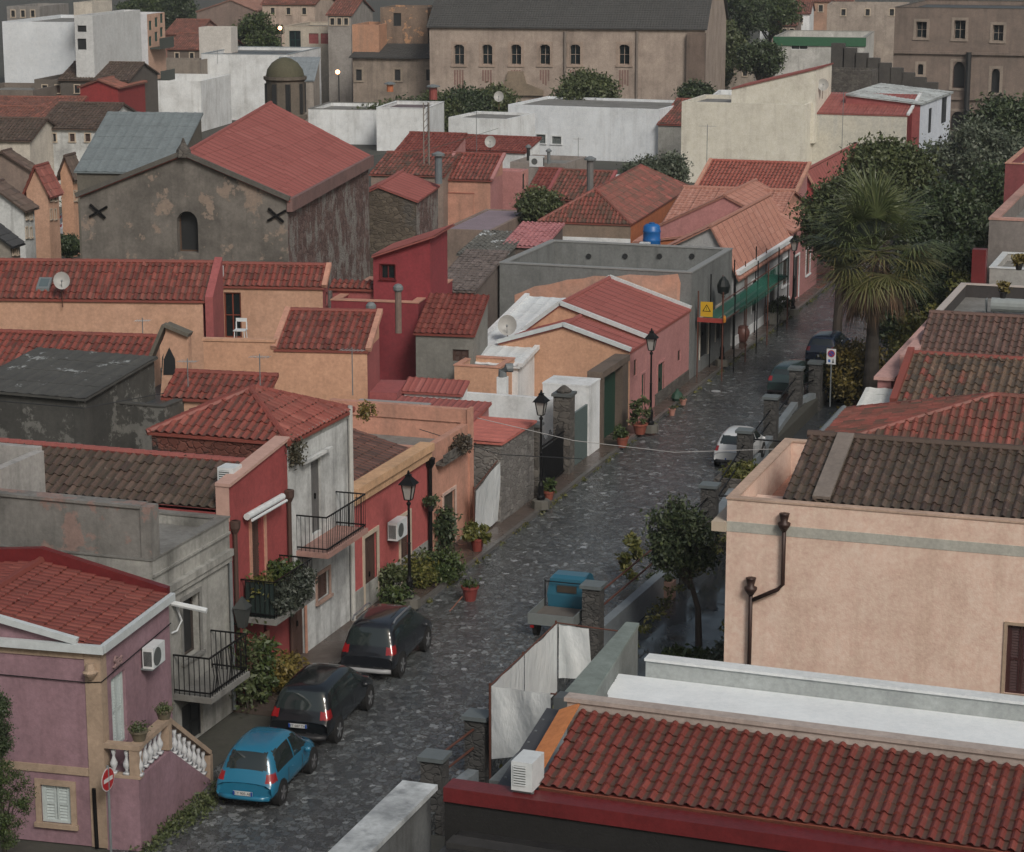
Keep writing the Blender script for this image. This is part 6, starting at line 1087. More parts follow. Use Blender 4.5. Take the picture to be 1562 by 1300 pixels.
pot('terracotta pot with tall slim yellow-green plant beside the railing',gp(963,914,-.6),.3,.45,plain((.3,.13,.1),.6),G_YEL,.32,1.0,1400,.08,52)
T=Thing('planter_box','long low pinkish planter box between pot and garden tree','planter',F0,(-15.8,62.5,0)); v=F0.P(980,911,-.6); w2=F0.P(1028,913,-.6); T.part('box',MB().box(v.x,w2.x,v.y,v.y+.4,-.6,-.05),stucco((.32,.2,.16),(.15,.1,.08),.4,.3)); T.part('foliage',leaves(MB(),((v.x+w2.x)/2,v.y+.2,.0),(.55,.2,.12),500,.06,20,.06,53),G_OLIVE)
tree('small dark garden tree with bent trunk left of the beige house',gp(1066,985,-.6),3.1,(.95,.9,1.2),leafm((.03,.05,.022),(.06,.08,.035),(.14,.17,.065)),8000,.065,.11,5,lean=(-.55,.2),clumps=42,cr=.2,shell=.25,name='garden_tree')
bush('garden shrub with yellow-green leaves and white blossoms at the beige house corner',(-13.6,60.2,-.6),(.5,1.1,.75),G_YEL,2200,.08,54,clumps=40); bush('low spiky green plants on the wet paving in front of the white roof',(-14.9,58.9,-.6),(.8,.7,.25),G_MID,1500,.1,55); bush('greyish bush at the foot of the beige house wall',(-13.7,58.4,-.6),(.4,.6,.5),G_GREY,1200,.07,56)
for i,(px,py,r_,lab) in enumerate([(1285,598,.25,'terracotta pot with yellowish shrub left of the palm trunk'),(1303,622,.28,'dark pot in the courtyard shade at the palm foot'),(1247,606,.28,'terracotta pot beside the last low wall')]): pot(lab,gp(px,py,-.6),r_,.4,plain((.14,.05,.04),.6),G_YEL if i==0 else G_DARK,.35,.4,700,.08,60+i)
bush('wide yellow-green shrub left of the palm trunk with a few white roses',(-16.9,94.6,-.6),(1.3,1.0,1.45),G_AUT,5200,.09,63,clumps=70,cr=.22); bush('second olive shrub behind the no-parking sign',(-17.9,95.9,-.6),(1.,1.2,1.0),G_OLIVE,3500,.09,64,clumps=50,cr=.2); bush('rose shrub with white flowers right of the palm trunk',(-14.6,95.6,-.6),(.9,1.5,2.0),G_YEL,4000,.09,65,clumps=60,cr=.25)
bush('lemon yellow potted shrub on the dark terrace steps right of the palm',(-13.2,99,3.6),(.6,.6,.5),G_YEL,900,.1,66); bush('second yellow shrub lower on the terrace steps',(-13.9,97,2.6),(.6,.6,.5),G_YEL,900,.1,67)
for i,(px,py) in enumerate(((1530,455),(1527,453),(1554,412))):
    if i==1: continue
    v=F0.P(px,py,5.95 if i==0 else 7.0); pot(['small dark pot with orange-yellow succulent on the grey ledge','potted succulent beyond the first on the white box'][0 if i==0 else 1],(v.x,v.y,v.z),.16,.25,DARKG,G_AUT,.22,.2,250,.07,70+i)
# amphora and topiary by the pale row house
v=gp(1132,522); T=Thing('amphora','large reddish terracotta jar on the pavement before the pale row house','jar',F0,v); T.part('jar',MB().lathe(v,[(.16,0),(.22,.07),(.34,.34),(.35,.5),(.28,.66),(.24,.7),(.29,.74),(.27,.77)],16),plain((.13,.055,.045),.5),smooth=True)
for px,py,lab in ((1181,494,'near clipped ball shrub in pale square planter'),(1193,487,'far clipped ball shrub in pale square planter')):
    v=gp(px,py); T=Thing('topiary',lab,'topiary',F0,v,'clipped ball shrubs'); T.part('planter',MB().lathe(v,[(.28,0),(.36,.6)],4),stucco((.3,.3,.28))); T.part('foliage',leaves(MB(),(v[0],v[1],.9),(.34,.34,.34),1500,.05,120,.06,81,shell=.8),G_DARK)
# --- signs
T=Thing('no_entry_sign','round red no-entry sign with white bar on a pole before the lilac house','sign',f5,(0,0,0)); v=f5.Y(164,1189,L1.y0-.55); T.o.location=f5.w((v.x,v.y,0)); T.org=Vector((v.x,v.y,0)); T.part('pole',MB().tube([(v.x,v.y+.03,0),(v.x,v.y+.03,v.z+.3)],.03,8),GREYM)
def disc(v,r,nr,th=.012,n=28):
    nr=Vector(nr).normalized(); a=nr.cross(Vector((0,0,1))).normalized(); b=a.cross(nr); mb=MB(); pts=[Vector(v)+a*r*math.cos(6.2832*k/n)+b*r*math.sin(6.2832*k/n) for k in range(n)]; return mb.prism(pts,nr*th),a,b,nr
nv=(.99,-.12,0); mb,a,b,nr=disc(v,.26,nv); T.part('rim',mb,plain((.55,.5,.5),.4)); mb,_,_,_=disc(Vector(v)+nr*.013,.238,nv,.003); T.part('disc',mb,plain((.35,.015,.02),.4,nz=.05)); mb=MB(); c=Vector(v)+nr*.018; mb.prism([c-a*.18-b*.045,c+a*.18-b*.045,c+a*.18+b*.045,c-a*.18+b*.045],nr*.003); T.part('bar',mb,plain((.6,.62,.62),.4))
v=F0.P(1268,544,2.1); T=Thing('no_parking_sign','white rectangular no-parking sign with pictograms on a pole by the shrubs','sign',F0,(v.x,v.y,0)); T.part('pole',MB().tube([(v.x,v.y+.03,0),(v.x,v.y+.03,2.4)],.03,8),GREYM); T.part('board',MB().box(v.x-.19,v.x+.19,v.y-.01,v.y+.01,1.78,2.42),plain((.6,.62,.63),.4,nz=.03))
mb,a,b,nr=disc((v.x,v.y-.011,2.22),.15,(0,-1,0),.003); T.part('ring',mb,plain((.4,.03,.04),.4)); mb,a,b,nr=disc((v.x,v.y-.015,2.22),.11,(0,-1,0),.002); T.part('disc',mb,plain((.04,.07,.3),.4)); c=Vector((v.x,v.y-.018,2.22)); T.part('slash',MB().bar(c-(a+b)*.075,c+(a+b)*.075,.03,.004,(0,1,0)),plain((.4,.03,.04),.4)); T.part('pictogram',MB().box(v.x-.12,v.x-.03,v.y-.014,v.y-.011,1.86,1.98),plain((.03,.12,.4),.4)); T.part('pictogram',MB().box(v.x+.04,v.x+.12,v.y-.014,v.y-.011,1.84,1.9).box(v.x+.06,v.x+.1,v.y-.014,v.y-.011,1.901,1.99),DARKG)
# --- scaffolding
xs,xi=-22.75,-23.85; ya_,yb_=95.2,108.6; T=Thing('scaffolding','scaffolding with rusty poles and green netting in front of the concrete shell','scaffolding',F0,(xs,ya_,0)); n=7
for i in range(n):
    y=ya_+(yb_-ya_)*i/(n-1)
    for x in (xs,xi): T.part('pole',MB().tube([(x,y,.12 if x<-23.3 else 0),(x,y,4.3 if i%2 else 3.9)],.03,6),IRON if i%2 else RUST)
T.part('deck',MB().box(xi+.05,xs-.04,ya_,yb_,2.55,2.62),plain((.10,.12,.11),.7)); T.part('ledger',MB().tube([(xs,ya_,2.6),(xs,yb_,2.6)],.025,5),RUST); T.part('ledger',MB().tube([(xs,ya_,3.5),(xs,yb_,3.5)],.025,5),RUST)
m,t,b=newmat('green_net'); b.inputs['Base Color'].default_value=(.015,.16,.11,1); b.inputs['Roughness'].default_value=.8; b.inputs['Alpha'].default_value=.5; NET=m
T.part('net',cloth((xs+.03,ya_+3,2.45),(xs+.03,yb_,2.45),(xs+.03,yb_,3.6),(xs+.03,ya_+3,3.3),.1,40,8),NET,smooth=True); T.part('net',cloth((xi+.1,ya_+.2,2.64),(xs-.1,ya_+.2,2.64),(xs-.1,yb_,2.68),(xi+.1,yb_,2.68),.05,10,20),NET)
T.part('toe_board',MB().box(xi-.02,xs+.05,ya_-.06,ya_-.03,2.55,2.75),plain((.3,.05,.04),.5)); T.part('lamp',MB().lathe((xs+.1,ya_-.1,2.6),[(.06,0),(.07,.2),(.04,.3)],8),plain((.5,.2,.03),.4))
c=Vector((xi+.45,ya_-.08,3.15)); SG=Thing('warning_sign','yellow warning sign with black-edged triangle hung on the scaffolding end','sign',F0,tuple(c)); SG.part('board',MB().box(c.x-.32,c.x+.22,c.y-.01,c.y+.01,c.z-.35,c.z+.3),plain((.55,.33,.02),.5,nz=.05)); tri=[c+Vector((-.24,-.012,-.12)),c+Vector((.14,-.012,-.12)),c+Vector((-.05,-.012,.2))]; SG.part('triangle',MB().prism(tri,(0,-.003,0)),IRON); cc=sum(tri,Vector())/3; SG.part('triangle',MB().prism([cc+(q-cc)*.7+Vector((0,-.004,0)) for q in tri],(0,-.002,0)),plain((.6,.4,.03),.5)); SG.part('mark',MB().box(c.x-.06,c.x-.04,c.y-.022,c.y-.019,c.z-.05,c.z+.08),IRON)
single('overhead_cable',MB().tube([(-24.4,68.3,3.9),(-21.5,69.5,3.1),(-18.5,71,2.6),(-15.5,72.5,2.6)],.012,5),plain((.3,.3,.3),.5),'thin pale cable sagging across the street by the rubble house','cable',org=(-24.4,68.3,3.9))
single('manhole',MB().lathe(gp(1092,597,.0),[(.2,.0),(.2,.012)],14),plain((.35,.37,.38),.4),'small pale disc lying in the street near the pink house','manhole cover',org=gp(1092,597,0))
T=Thing('guttering','white plastic pipe stub sticking out from the grey house corner','pipe',F0,(XF,46.5,4)); v=F0.X(262,920,XF); T.part('pipe',MB().tube([(XF,v.y,v.z),(XF+.85,v.y+.15,v.z-.15)],.07,8),WHITEP); T.part('hose',MB().tube([(XF+.03,v.y+.1,v.z),(XF+.12,v.y+.25,v.z-.5),(XF+.06,v.y+.1,v.z-.72),(XF+.02,v.y-.1,v.z-.72)],.025,6),WHITEP)
# --- cars
def lattice_car(name,label,cat,p,head,paint,ST,wheels,wb,wr=.31,glass=None,win=(),rearwin=None,wind=None,lights=(),plate=None,group='parked cars',rails=False,tail=None,L=None,hub=None,plate_txt=None,detail=True,bump_=None,scl=.9):
    """ST: stations from tail to nose: y, sill z, mid z, belt z, roof z, sill w, mid w, belt w, roof w"""
    T=Thing(name,label,cat,F0,p,group); T.o.scale=(scl,)*3; T.o.rotation_euler=(0,0,math.radians(head)); T.org=Vector((0,0,0)); mb=MB(); R=6
    for (y,zs,zm,zb,zt,ws,wm,wb_,wt) in ST:
        ring=[(0,zs),(ws,zs),(wm,zm),(wb_,zb),(wt,zt),(wt*.55,zt+.03),(0,zt+.04)]
        pts=[(-x,z) for x,z in ring[::-1][:-1]]+ [(x,z) for x,z in ring][0:0]
        full=[(x,z) for x,z in ring[1:]]+[(-x,z) for x,z in ring[1:-1]][::-1]
        for x,z in full: mb.v.append((x,y,z))
    K=11; mats=[]
    # full ring order: 0 sillR 1 midR 2 beltR 3 roofR 4 r55R 5 centre 6 r55L 7 roofL 8 beltL 9 midL 10 sillL
    nS=len(ST)
    for i in range(nS-1):
        for k in range(K):
            a=i*K+k; b=i*K+(k+1)%K; mb.f.append((a,b,b+K,a+K)); m_=0
            if k==10: m_=1
            if k in (2,7) and i in win: m_=2
            if rearwin is not None and i in rearwin and k in (3,4,5,6): m_=3
            if wind is not None and i in wind and k in (3,4,5,6): m_=4
            
            mats.append(m_)
    mb.f.append(tuple(range(K))); mats.append(0); mb.f.append(tuple(range((nS-1)*K,nS*K))[::-1]); mats.append(0)
    me=mb.mesh('tmp'); 
    for j,q in enumerate(me.polygons): q.material_index=mats[j]
    for _ in range(6): me.materials.append(paint)
    o=bpy.data.objects.new('tmp',me); sc.collection.objects.link(o); sd=o.modifiers.new('s','SUBSURF'); sd.levels=sd.render_levels=3
    dg=bpy.context.evaluated_depsgraph_get(); ev=o.evaluated_get(dg); m2=ev.to_mesh(); V=[tuple(v.co) for v in m2.vertices]; groups={}
    
    hw=max(s[6] for s in ST); rz=ST[5][4]; bz=ST[5][3]; yw=ST[8][0]; y0_=ST[0][0]; mpv=rz>1.55 or plate is None
    mid_=Vector((0,(ST[0][0]+ST[-1][0])/2,.6))
    def cls(c,n):
        if (c-mid_).dot(n)<0: n=-n
        ax=abs(c.x)
        if n.z<-.6 and c.z<.35: return 1
        if n.y<-.25 and bz+(.07 if rz>1.55 else .13)<c.z<rz*.925 and ax<hw*(.80 if rz>1.55 else .7)-(c.z-bz)*.22: return 3
        if n.y>.25 and bz+.06<c.z<rz*.965 and c.y>ST[5][0] and ax<hw*.80-(c.z-bz)*.2: return 4
        if abs(n.x)>.55 and bz+.04<c.z<rz*.925 and y0_+.42+(c.z-bz)*.35<c.y<yw-.1-(c.z-bz)*1.35 and abs(c.y-ST[5][0]-.35)>.035 and (rz<1.55 or abs(c.y-y0_-.95)>.03): return 2
        if c.y<y0_+.36 and ax>hw*.66 and bz-.14<c.z<bz+(.09 if rz>1.5 else .06) and n.z<.8: return 5
        if c.z<.44 and rz>1.55: return 6
        return 0
    for q in m2.polygons: groups.setdefault(cls(q.center,q.normal),[]).append(tuple(q.vertices))
    ev.to_mesh_clear(); bpy.data.objects.remove(o)
    nm={0:('body',paint),1:('underbody',DARKG),2:('side_window',GLC),3:('rear_window',GLC),4:('windscreen',GLC),5:('tail_light',TAILM),6:('lower_trim',plain((.022,.023,.025),.55))}
    for gi,fs in groups.items():
        halves=[fs] if gi not in (2,5) else [[f for f in fs if V[f[0]][0]+V[f[2]][0]>0],[f for f in fs if V[f[0]][0]+V[f[2]][0]<=0]]
        for hf in halves:
            if not hf: continue
            idx={}; m3=MB()
            for f in hf:
                for vi in f:
                    if vi not in idx: idx[vi]=len(m3.v); m3.v.append(V[vi])
                m3.f.append(tuple(idx[vi] for vi in f))
            T.part(nm[gi][0],m3,nm[gi][1],smooth=True)
    wy0=ST[0][0]+wheels
    for y in (wy0,wy0+wb):
        for sx_ in (-1,1):
            X=sx_*(max(s[6] for s in ST)-.02); 
            T.part('wheel_arch',MB().tube([(X-sx_*.16,y,wr+.015),(X+sx_*.004,y,wr+.015)],wr+.06,20),plain((.008,.008,.008),.8))
            wo=T.part('wheel',MB().tube([(X-sx_*.14,y,wr),(X-sx_*.0,y,wr),(X+sx_*.015,y,wr)],[wr,wr,wr*.93],24),plain((.012,.012,.012),.8))
            T.part('rim_disc',MB().tube([(X+sx_*.0151,y,wr),(X+sx_*.018,y,wr)],wr*.68,20),plain((.07,.07,.075),.4,.6),wo); rm=MB().tube([(X+sx_*.0181,y,wr),(X+sx_*.024,y,wr)],wr*.16,10)
            for k in range(5): t=k*1.2566; rm.bar((X+sx_*.022,y,wr),(X+sx_*.022,y+wr*.62*math.cos(t),wr+wr*.62*math.sin(t)),.05,.012,(1,0,0))
            T.part('rim',rm,hub or plain((.45,.46,.47),.3,.7),wo)
    kz=ST[2][3]; kx=ST[2][7]
    for sgn in (-1,1):
        if 0: tl_=T.part('tail_light',MB().ball((sgn*(kx-.13),ST[2][0]+.05,kz-.02),.2,14,(.85,.8,.62) if ST[4][4]>1.55 else (.7,.7,.8)),TAILM,smooth=True)
        if 0: T.part('reversing_lamp',MB().ball((sgn*(kx-.16),ST[2][0]-.09,kz-.02),.05,8,(1.3,.7,.8)),plain((.5,.45,.45),.2),tl_,smooth=True)
        T.part('door_handle',MB().ball((sgn*(ST[5][6]+.0),ST[5][0]+.1,ST[5][3]-.1),.06,8,(.3,1.3,.3)),paint,smooth=True)
        for yy in (ST[4][0]+.45,ST[4][0]+1.45): T.part('door_seam',MB().box(sgn*ST[5][6]-.004,sgn*ST[5][6]+.004,yy,yy+.012,.32,ST[5][3]-.03),DARKG)
    for sgn in (-1,1):
        for st_,yy in (): T.part('window_pillar',MB().bar((sgn*(st_[7]*.985),yy,st_[3]),(sgn*((st_[8]*.78+st_[7]*.22)*.985),yy-.02,st_[3]+(st_[4]-st_[3])*.78),.07,.03,(0,1,0)),paint)
    T.part('bumper',MB().tube([(-ST[1][5]*.93,ST[0][0]+.02,.34),(-ST[1][5]*.6,ST[0][0]-.045,.34),(ST[1][5]*.6,ST[0][0]-.045,.34),(ST[1][5]*.93,ST[0][0]+.02,.34)],.07,8),bump_ or plain((.02,.02,.022),.5),smooth=True)
    T.part('badge',MB().ball((0,ST[2][0]-.06,kz-.02),.06,8,(1,.3,.7)),plain((.5,.52,.54),.2,.8),smooth=True)
    if plate:
        y,z,wd2=plate; T.part('number_plate',MB().box(-wd2/2,wd2/2,y-.02,y,z-.055,z+.055),plain((.5,.52,.52),.4,nz=.02)); T.part('plate_band',MB().box(-wd2/2-.002,-wd2/2+.045,y-.024,y-.02,z-.055,z+.055).box(wd2/2-.045,wd2/2+.002,y-.024,y-.02,z-.055,z+.055),plain((.01,.06,.3),.4)) 
        if plate_txt:
            cu=bpy.data.curves.new('plate_text','FONT'); cu.body=plate_txt; cu.size=.1; cu.extrude=.001; cu.align_x='CENTER'; oo=bpy.data.objects.new('t',cu); me=bpy.data.meshes.new_from_object(oo); me.materials.clear(); me.materials.append(IRON); oo=bpy.data.objects.new('plate_text',me); sc.collection.objects.link(oo); oo.parent=T.o; oo.location=(0,y-.0225,z-.035); oo.rotation_euler=(math.pi/2,0,0)
    for (sgn) in (-1,1):
        mi=[s for s in ST if s[0]>ST[0][0]+ (ST[-1][0]-ST[0][0])*.62][0]; T.part('wing_mirror',MB().ball((sgn*(mi[7]+.14),mi[0]-.05,mi[3]+.05),.1,8,(1,.6,.8)),paint,smooth=True)
    if rails:
        rs=[s for s in ST if s[4]>max(q[4] for q in ST)-.07]
        for sgn in (-1,1): T.part('roof_rail',MB().tube([(sgn*(rs[0][8]-.02),rs[0][0]+.1,rs[0][4]),(sgn*(rs[0][8]-.0),rs[0][0]+.25,rs[0][4]+.08),(sgn*(rs[-1][8]-.0),rs[-1][0]-.2,rs[-1][4]+.08),(sgn*(rs[-1][8]-.02),rs[-1][0],rs[-1][4])],.03,6),plain((.5,.52,.54),.3,.8))
    return T
def paintm(c,rough=.25):
    m,t,b=newmat('car_paint'); b.inputs['Base Color'].default_value=(*c,1); b.inputs['Roughness'].default_value=rough; b.inputs['Coat Weight'].default_value=.6; b.inputs['Coat Roughness'].default_value=.08; return m
GLC,tt_,bb_=newmat('car_glass'); bb_.inputs['Base Color'].default_value=(.02,.028,.028,1); bb_.inputs['Roughness'].default_value=.05; bb_.inputs['Specular IOR Level'].default_value=.9
TAILM,tt_,bb_=newmat('tail_light'); bb_.inputs['Base Color'].default_value=(.24,.01,.012,1); bb_.inputs['Roughness'].default_value=.15; bb_.inputs['Coat Weight'].default_value=.8
def stations(L,W,Hh,kind):
    w=W/2
    if kind=='ka': return [(0,.28,.42,.6,.68,w*.80,w*.9,w*.86,w*.7),(.07,.22,.45,.72,.80,w*.86,w*.97,w*.93,w*.74),(.20,.2,.5,.82,.98,w*.88,w*.99,w*.92,w*.70),(.38,.2,.5,.86,Hh*.88,w*.9,w,w*.92,w*.70),(.58,.2,.5,.87,Hh*.965,w*.9,w,w*.93,w*.70),(1.25,.2,.5,.87,Hh,w*.9,w,w*.94,w*.72),(1.9,.2,.5,.86,Hh*.985,w*.9,w,w*.94,w*.70),(2.25,.2,.5,.85,Hh*.93,w*.9,w,w*.94,w*.68),(2.85,.2,.5,.83,.92,w*.9,w*.99,w*.93,w*.72),(3.3,.22,.45,.72,.82,w*.86,w*.93,w*.85,w*.62),(3.55,.28,.4,.58,.64,w*.7,w*.76,w*.68,w*.5),(L,.3,.4,.5,.54,w*.55,w*.6,w*.55,w*.4)]
    if kind=='mpv': return [(0,.32,.45,.66,.72,w*.84,w*.92,w*.88,w*.8),(.08,.26,.5,.86,.92,w*.9,w*.97,w*.92,w*.8),(.16,.24,.55,.93,1.05,w*.9,w*.98,w*.93,w*.78),(.36,.24,.55,.97,Hh*.92,w*.9,w,w*.92,w*.74),(.55,.24,.55,.98,Hh*.985,w*.9,w,w*.93,w*.74),(1.4,.24,.55,.97,Hh,w*.9,w,w*.94,w*.76),(2.3,.24,.55,.95,Hh*.99,w*.9,w,w*.94,w*.74),(2.75,.24,.55,.94,Hh*.93,w*.9,w,w*.94,w*.7),(3.45,.24,.55,.92,1.0,w*.9,w,w*.93,w*.76),(4.0,.26,.5,.8,.88,w*.88,w*.95,w*.88,w*.66),(L-.1,.3,.45,.62,.68,w*.75,w*.82,w*.74,w*.55),(L,.32,.42,.52,.56,w*.65,w*.7,w*.65,w*.5)]
def place(rr,head,W,wheels):   # rear-right wheel contact -> rear centre point of the car
    W=W*.9; wheels=wheels*.9; v=F0.P(*rr,0); t=math.radians(head); rt=Vector((math.cos(t),math.sin(t),0)); fw=Vector((-math.sin(t),math.cos(t),0)); return tuple(v-rt*(W/2-.05)-fw*wheels)
TL=[(1,2),(2,2),(1,7),(2,7),(1,1),(1,8)]
lattice_car('parked_car','small turquoise-blue hatchback parked nearest by the lilac stair','car',place((430,1226),4,1.66,.62),4,paintm((.015,.14,.24)),stations(3.62,1.66,1.5,'ka'),.62,2.3,.30,win=(4,5,6),rearwin=(2,),wind=(7,),tail=True,plate=(-.08,.47,.52),plate_txt='CT 905 AE',hub=plain((.25,.25,.26),.4,.5),bump_=paintm((.015,.14,.24)))
lattice_car('parked_car','black people carrier with blue-edged plate behind the turquoise car','car',place((515,1131),4,1.8,.75),4,paintm((.008,.01,.012),.18),stations(4.3,1.82,1.62,'mpv'),.75,2.7,.33,win=(4,5,6),rearwin=(2,),wind=(7,),tail=True,plate=(-.06,.66,.52),plate_txt='ET 687 TH')
lattice_car('parked_car','black compact off-roader with silver roof rails, farthest of the three parked in a row','car',place((612,1031),3.5,1.77,.72),3.5,paintm((.012,.014,.018),.18),stations(4.1,1.77,1.66,'mpv'),.72,2.52,.34,win=(4,5,6),rearwin=(2,),wind=(7,),tail=True,rails=True,bump_=plain((.3,.31,.32),.4))
lattice_car('parked_car','small white hatchback half hidden behind a stone pillar','car',(-17.75-.9,79.6,0),-1,paintm((.55,.57,.58),.3),stations(3.3,1.5,1.42,'ka'),.55,2.2,.27,win=(4,5,6),rearwin=(2,),wind=(7,),tail=True,plate=(0,.42,.4))
lattice_car('parked_car','dark blue hatchback parked beyond the shrubs near the palm','car',(-19.3,99.5,0),0,paintm((.015,.025,.05),.25),stations(3.8,1.65,1.5,'mpv'),.7,2.4,.3,win=(4,5,6),rearwin=(2,),wind=(7,),tail=True,plate=(0,.6,.45))
lattice_car('parked_car','dark green car mostly hidden behind the tall pillar, one red light showing','car',(-19.45,92.4,0),0,paintm((.02,.04,.04),.25),stations(3.9,1.65,1.45,'mpv'),.7,2.4,.3,win=(4,5,6),rearwin=(2,),wind=(7,),tail=True)
for i,(px,py,c,lab) in enumerate([(104,366,(.5,.52,.55),'white car first in the narrow lane at the far left'),(103,352,(.3,.33,.36),'silver car behind the white one in the narrow lane'),(1103,110,(.2,.25,.25),'pale car beside the great church at the upper right')]):
    q=F0.P(px,py,0); lattice_car('parked_car',lab,'car',(q.x,q.y,0),-5,paintm(c,.3),stations(3.9,1.65,1.45,'mpv'),.7,2.4,.3,win=(4,5,6),rearwin=(2,),wind=(7,),tail=True)
# blue three-wheeler truck
q=F0.P(868,950,.0); ox,oy=q.x+.1,F0.P(820,962,.0).y; BLU=paintm((.02,.11,.17),.35)
T=Thing('three_wheeler_truck','small blue three-wheeled pickup with open grey bed','truck',F0,(-18.68,58.35,0)); T.o.scale=(.9,)*3; ox,oy=-18.68,58.35
fl=MB(); fl.box(ox-.72,ox+.72,oy,oy+1.6,.55,.62); T.part('bed',fl,stucco((.11,.10,.09),(.1,.08,.06),.4,.3)); 
for (a,b,c_,d) in ((ox-.75,ox-.72,oy,oy+1.6),(ox+.72,ox+.75,oy,oy+1.6),(ox-.75,ox+.75,oy-.03,oy-.001)): T.part('sideboard',MB().box(a,b,c_,d,.5,.86),plain((.17,.19,.19),.5))
cab=MB(); prof=[(oy+1.68,.42),(oy+1.66,1.0),(oy+1.74,1.52),(oy+1.9,1.6),(oy+2.4,1.6),(oy+2.62,1.5),(oy+2.95,1.0),(oy+3.08,.8),(oy+3.1,.45)]; n=len(prof)
ws=[.6,.66,.58,.52,.52,.55,.58,.5,.46]
for s_ in (-1,1):
    for (y,z),ww in zip(prof,ws): cab.v.append((ox+s_*ww,y,z))
cab.f.append(tuple(range(n))); cab.f.append(tuple(range(n,2*n))[::-1])
for i in range(n): cab.f.append((i,(i+1)%n,n+(i+1)%n,n+i))
T.part('cab',cab,BLU); T.part('rear_window',MB().box(ox-.32,ox+.32,oy+1.63,oy+1.66,1.1,1.32),plain((.06,.05,.04),.4)); T.part('rack',MB().tube([(ox-.7,oy+1.58,.62),(ox-.7,oy+1.58,1.5)],.02,5).tube([(ox-.7,oy+1.58,1.45),(ox+.7,oy+1.58,1.45)],.02,5).tube([(ox+.7,oy+1.58,1.5),(ox+.7,oy+1.58,.62)],.02,5),IRON)
for x,y in ((ox-.62,oy+.5),(ox+.62,oy+.5),(ox,oy+2.75)): T.part('wheel',MB().tube([(x-.07,y,.24),(x+.07,y,.24)],.24,16),plain((.012,.012,.012),.8))
for s_ in (-1,1): T.part('tail_light',MB().box(ox+s_*.6-.06,ox+s_*.6+.06,oy-.05,oy-.031,.4,.48),TAILM)
# --- palm
bx_,by_=-15.95,93.4; zc=F0.Y(1325,384,by_).z; T=Thing('palm_tree','tall fan palm with shaggy skirt of dead fronds beside the courtyard','palm',F0,(bx_,by_,0)); print('palm',zc)
prof=[(.45,0),(.36,.3)]+[(.33-.01*i+.02*(i%2),.5+i*.28) for i in range(int((zc-.6)/.28))]; T.part('trunk',MB().lathe((bx_,by_,0),prof,14),stucco((.05,.042,.035),(.02,.018,.015),.5,.5))
def frond(mb,c,az,el,L,g,dead=False,fan=.95):
    d=Vector((math.cos(az)*math.cos(el),math.sin(az)*math.cos(el),math.sin(el))); e=Vector(c)+d*L*.5+Vector((0,0,-.06*L)); mb.tube([c,Vector(c)+d*L*.28,e],[.025,.018,.012],4,False)
    side=d.cross(Vector((0,0,1))).normalized(); upv=side.cross(d)
    nL=26
    for i in range(nL):
        t=(i/(nL-1)-.5)*2; ang=t*1.9*fan; ll=L*(.62-.2*abs(t))*(.85+.3*g.random()); dd=(d*math.cos(ang)+side*math.sin(ang)+upv*(.12*g.random())).normalized()
        if dead: dd=(dd*.6+Vector((0,0,-.8))).normalized()
        p1=e+dd*ll*.55; p2=p1+(dd+Vector((0,0,-.28-.45*g.random()))).normalized()*ll*.5; wv=dd.cross(upv).normalized()*.028 if dd.cross(upv).length>.01 else side*.028
        mb.add([e-wv*.4,e+wv*.4,p1+wv,p1-wv,p2],[(0,1,2,3),(3,2,4)])
g=random.Random(11); P0=Vector((bx_,by_,zc)); R_p=3.15; mb=MB()
for i in range(40): frond(mb,tuple(P0+Vector((0,0,.1))),g.random()*6.283,math.radians(8+72*(i/34)),R_p*(.9+.25*g.random()),g)
T.part('green_fronds',mb,leafm((.06,.085,.03),(.12,.15,.06),(.20,.22,.10),.4)); mb=MB()
for i in range(34): frond(mb,tuple(P0),g.random()*6.283,math.radians(-32+46*(i/34)),R_p*(.85+.2*g.random()),g)
T.part('low_fronds',mb,leafm((.07,.08,.025),(.14,.14,.05),(.24,.2,.09),.5)); mb=MB()
for i in range(34): frond(mb,tuple(P0-Vector((0,0,.1+.018*i))),g.random()*6.283,math.radians(-60+40*g.random()),R_p*(.6+.3*g.random()),g,True)
T.part('dead_fronds',mb,leafm((.08,.055,.035),(.17,.11,.065),(.30,.17,.10),.8))
# --- background trees
def bt(label,px,pyb,z,hh,rad,mat,n=5000,ls=.3,seed=1,cr=.55,clumps=70,name='tree',cen=None,trunk=.25):
    v=F0.P(px,pyb,z); return tree(label,(v.x,v.y,z),hh,rad,mat,n,ls,trunk,seed,clumps=clumps,cr=cr,name=name)
def bc(label,px,py,y,rpx,rpy,mat,n=5000,ls=.3,seed=1,cr=.5,clumps=70,name='tree',trunk=.25,depth=None):
    """crown centred on the measured direction at distance y"""
    v=F0.Y(px,py,y); s=math.sqrt(v.x**2+v.y**2+(v.z-HC)**2)/FPX; rx=rpx*s; rz=rpy*s; c=(v.x,v.y,max(v.z,rz*.6)); n=int(n*2.6); ls=ls*.5; clumps=int(clumps*1.4); cr=cr*.85; return tree(label,(v.x,v.y,0),c[2],(rx,depth or rx,rz),mat,n,ls,trunk,seed,clumps=clumps,cr=cr,name=name,cen=c)
bc('olive-green leafy tree directly behind the palm, left side',1282,335,106,52,66,G_OLIVE,9000,.2,1,.4,90); bc('dark leafy tree behind the palm crown against the cream wing',1355,262,120,55,42,G_OLIVE,9000,.24,2,.5,90); bc('dense dark tree between palm and maroon house',1440,372,112,56,80,G_DARK,9000,.24,3,.5,90)
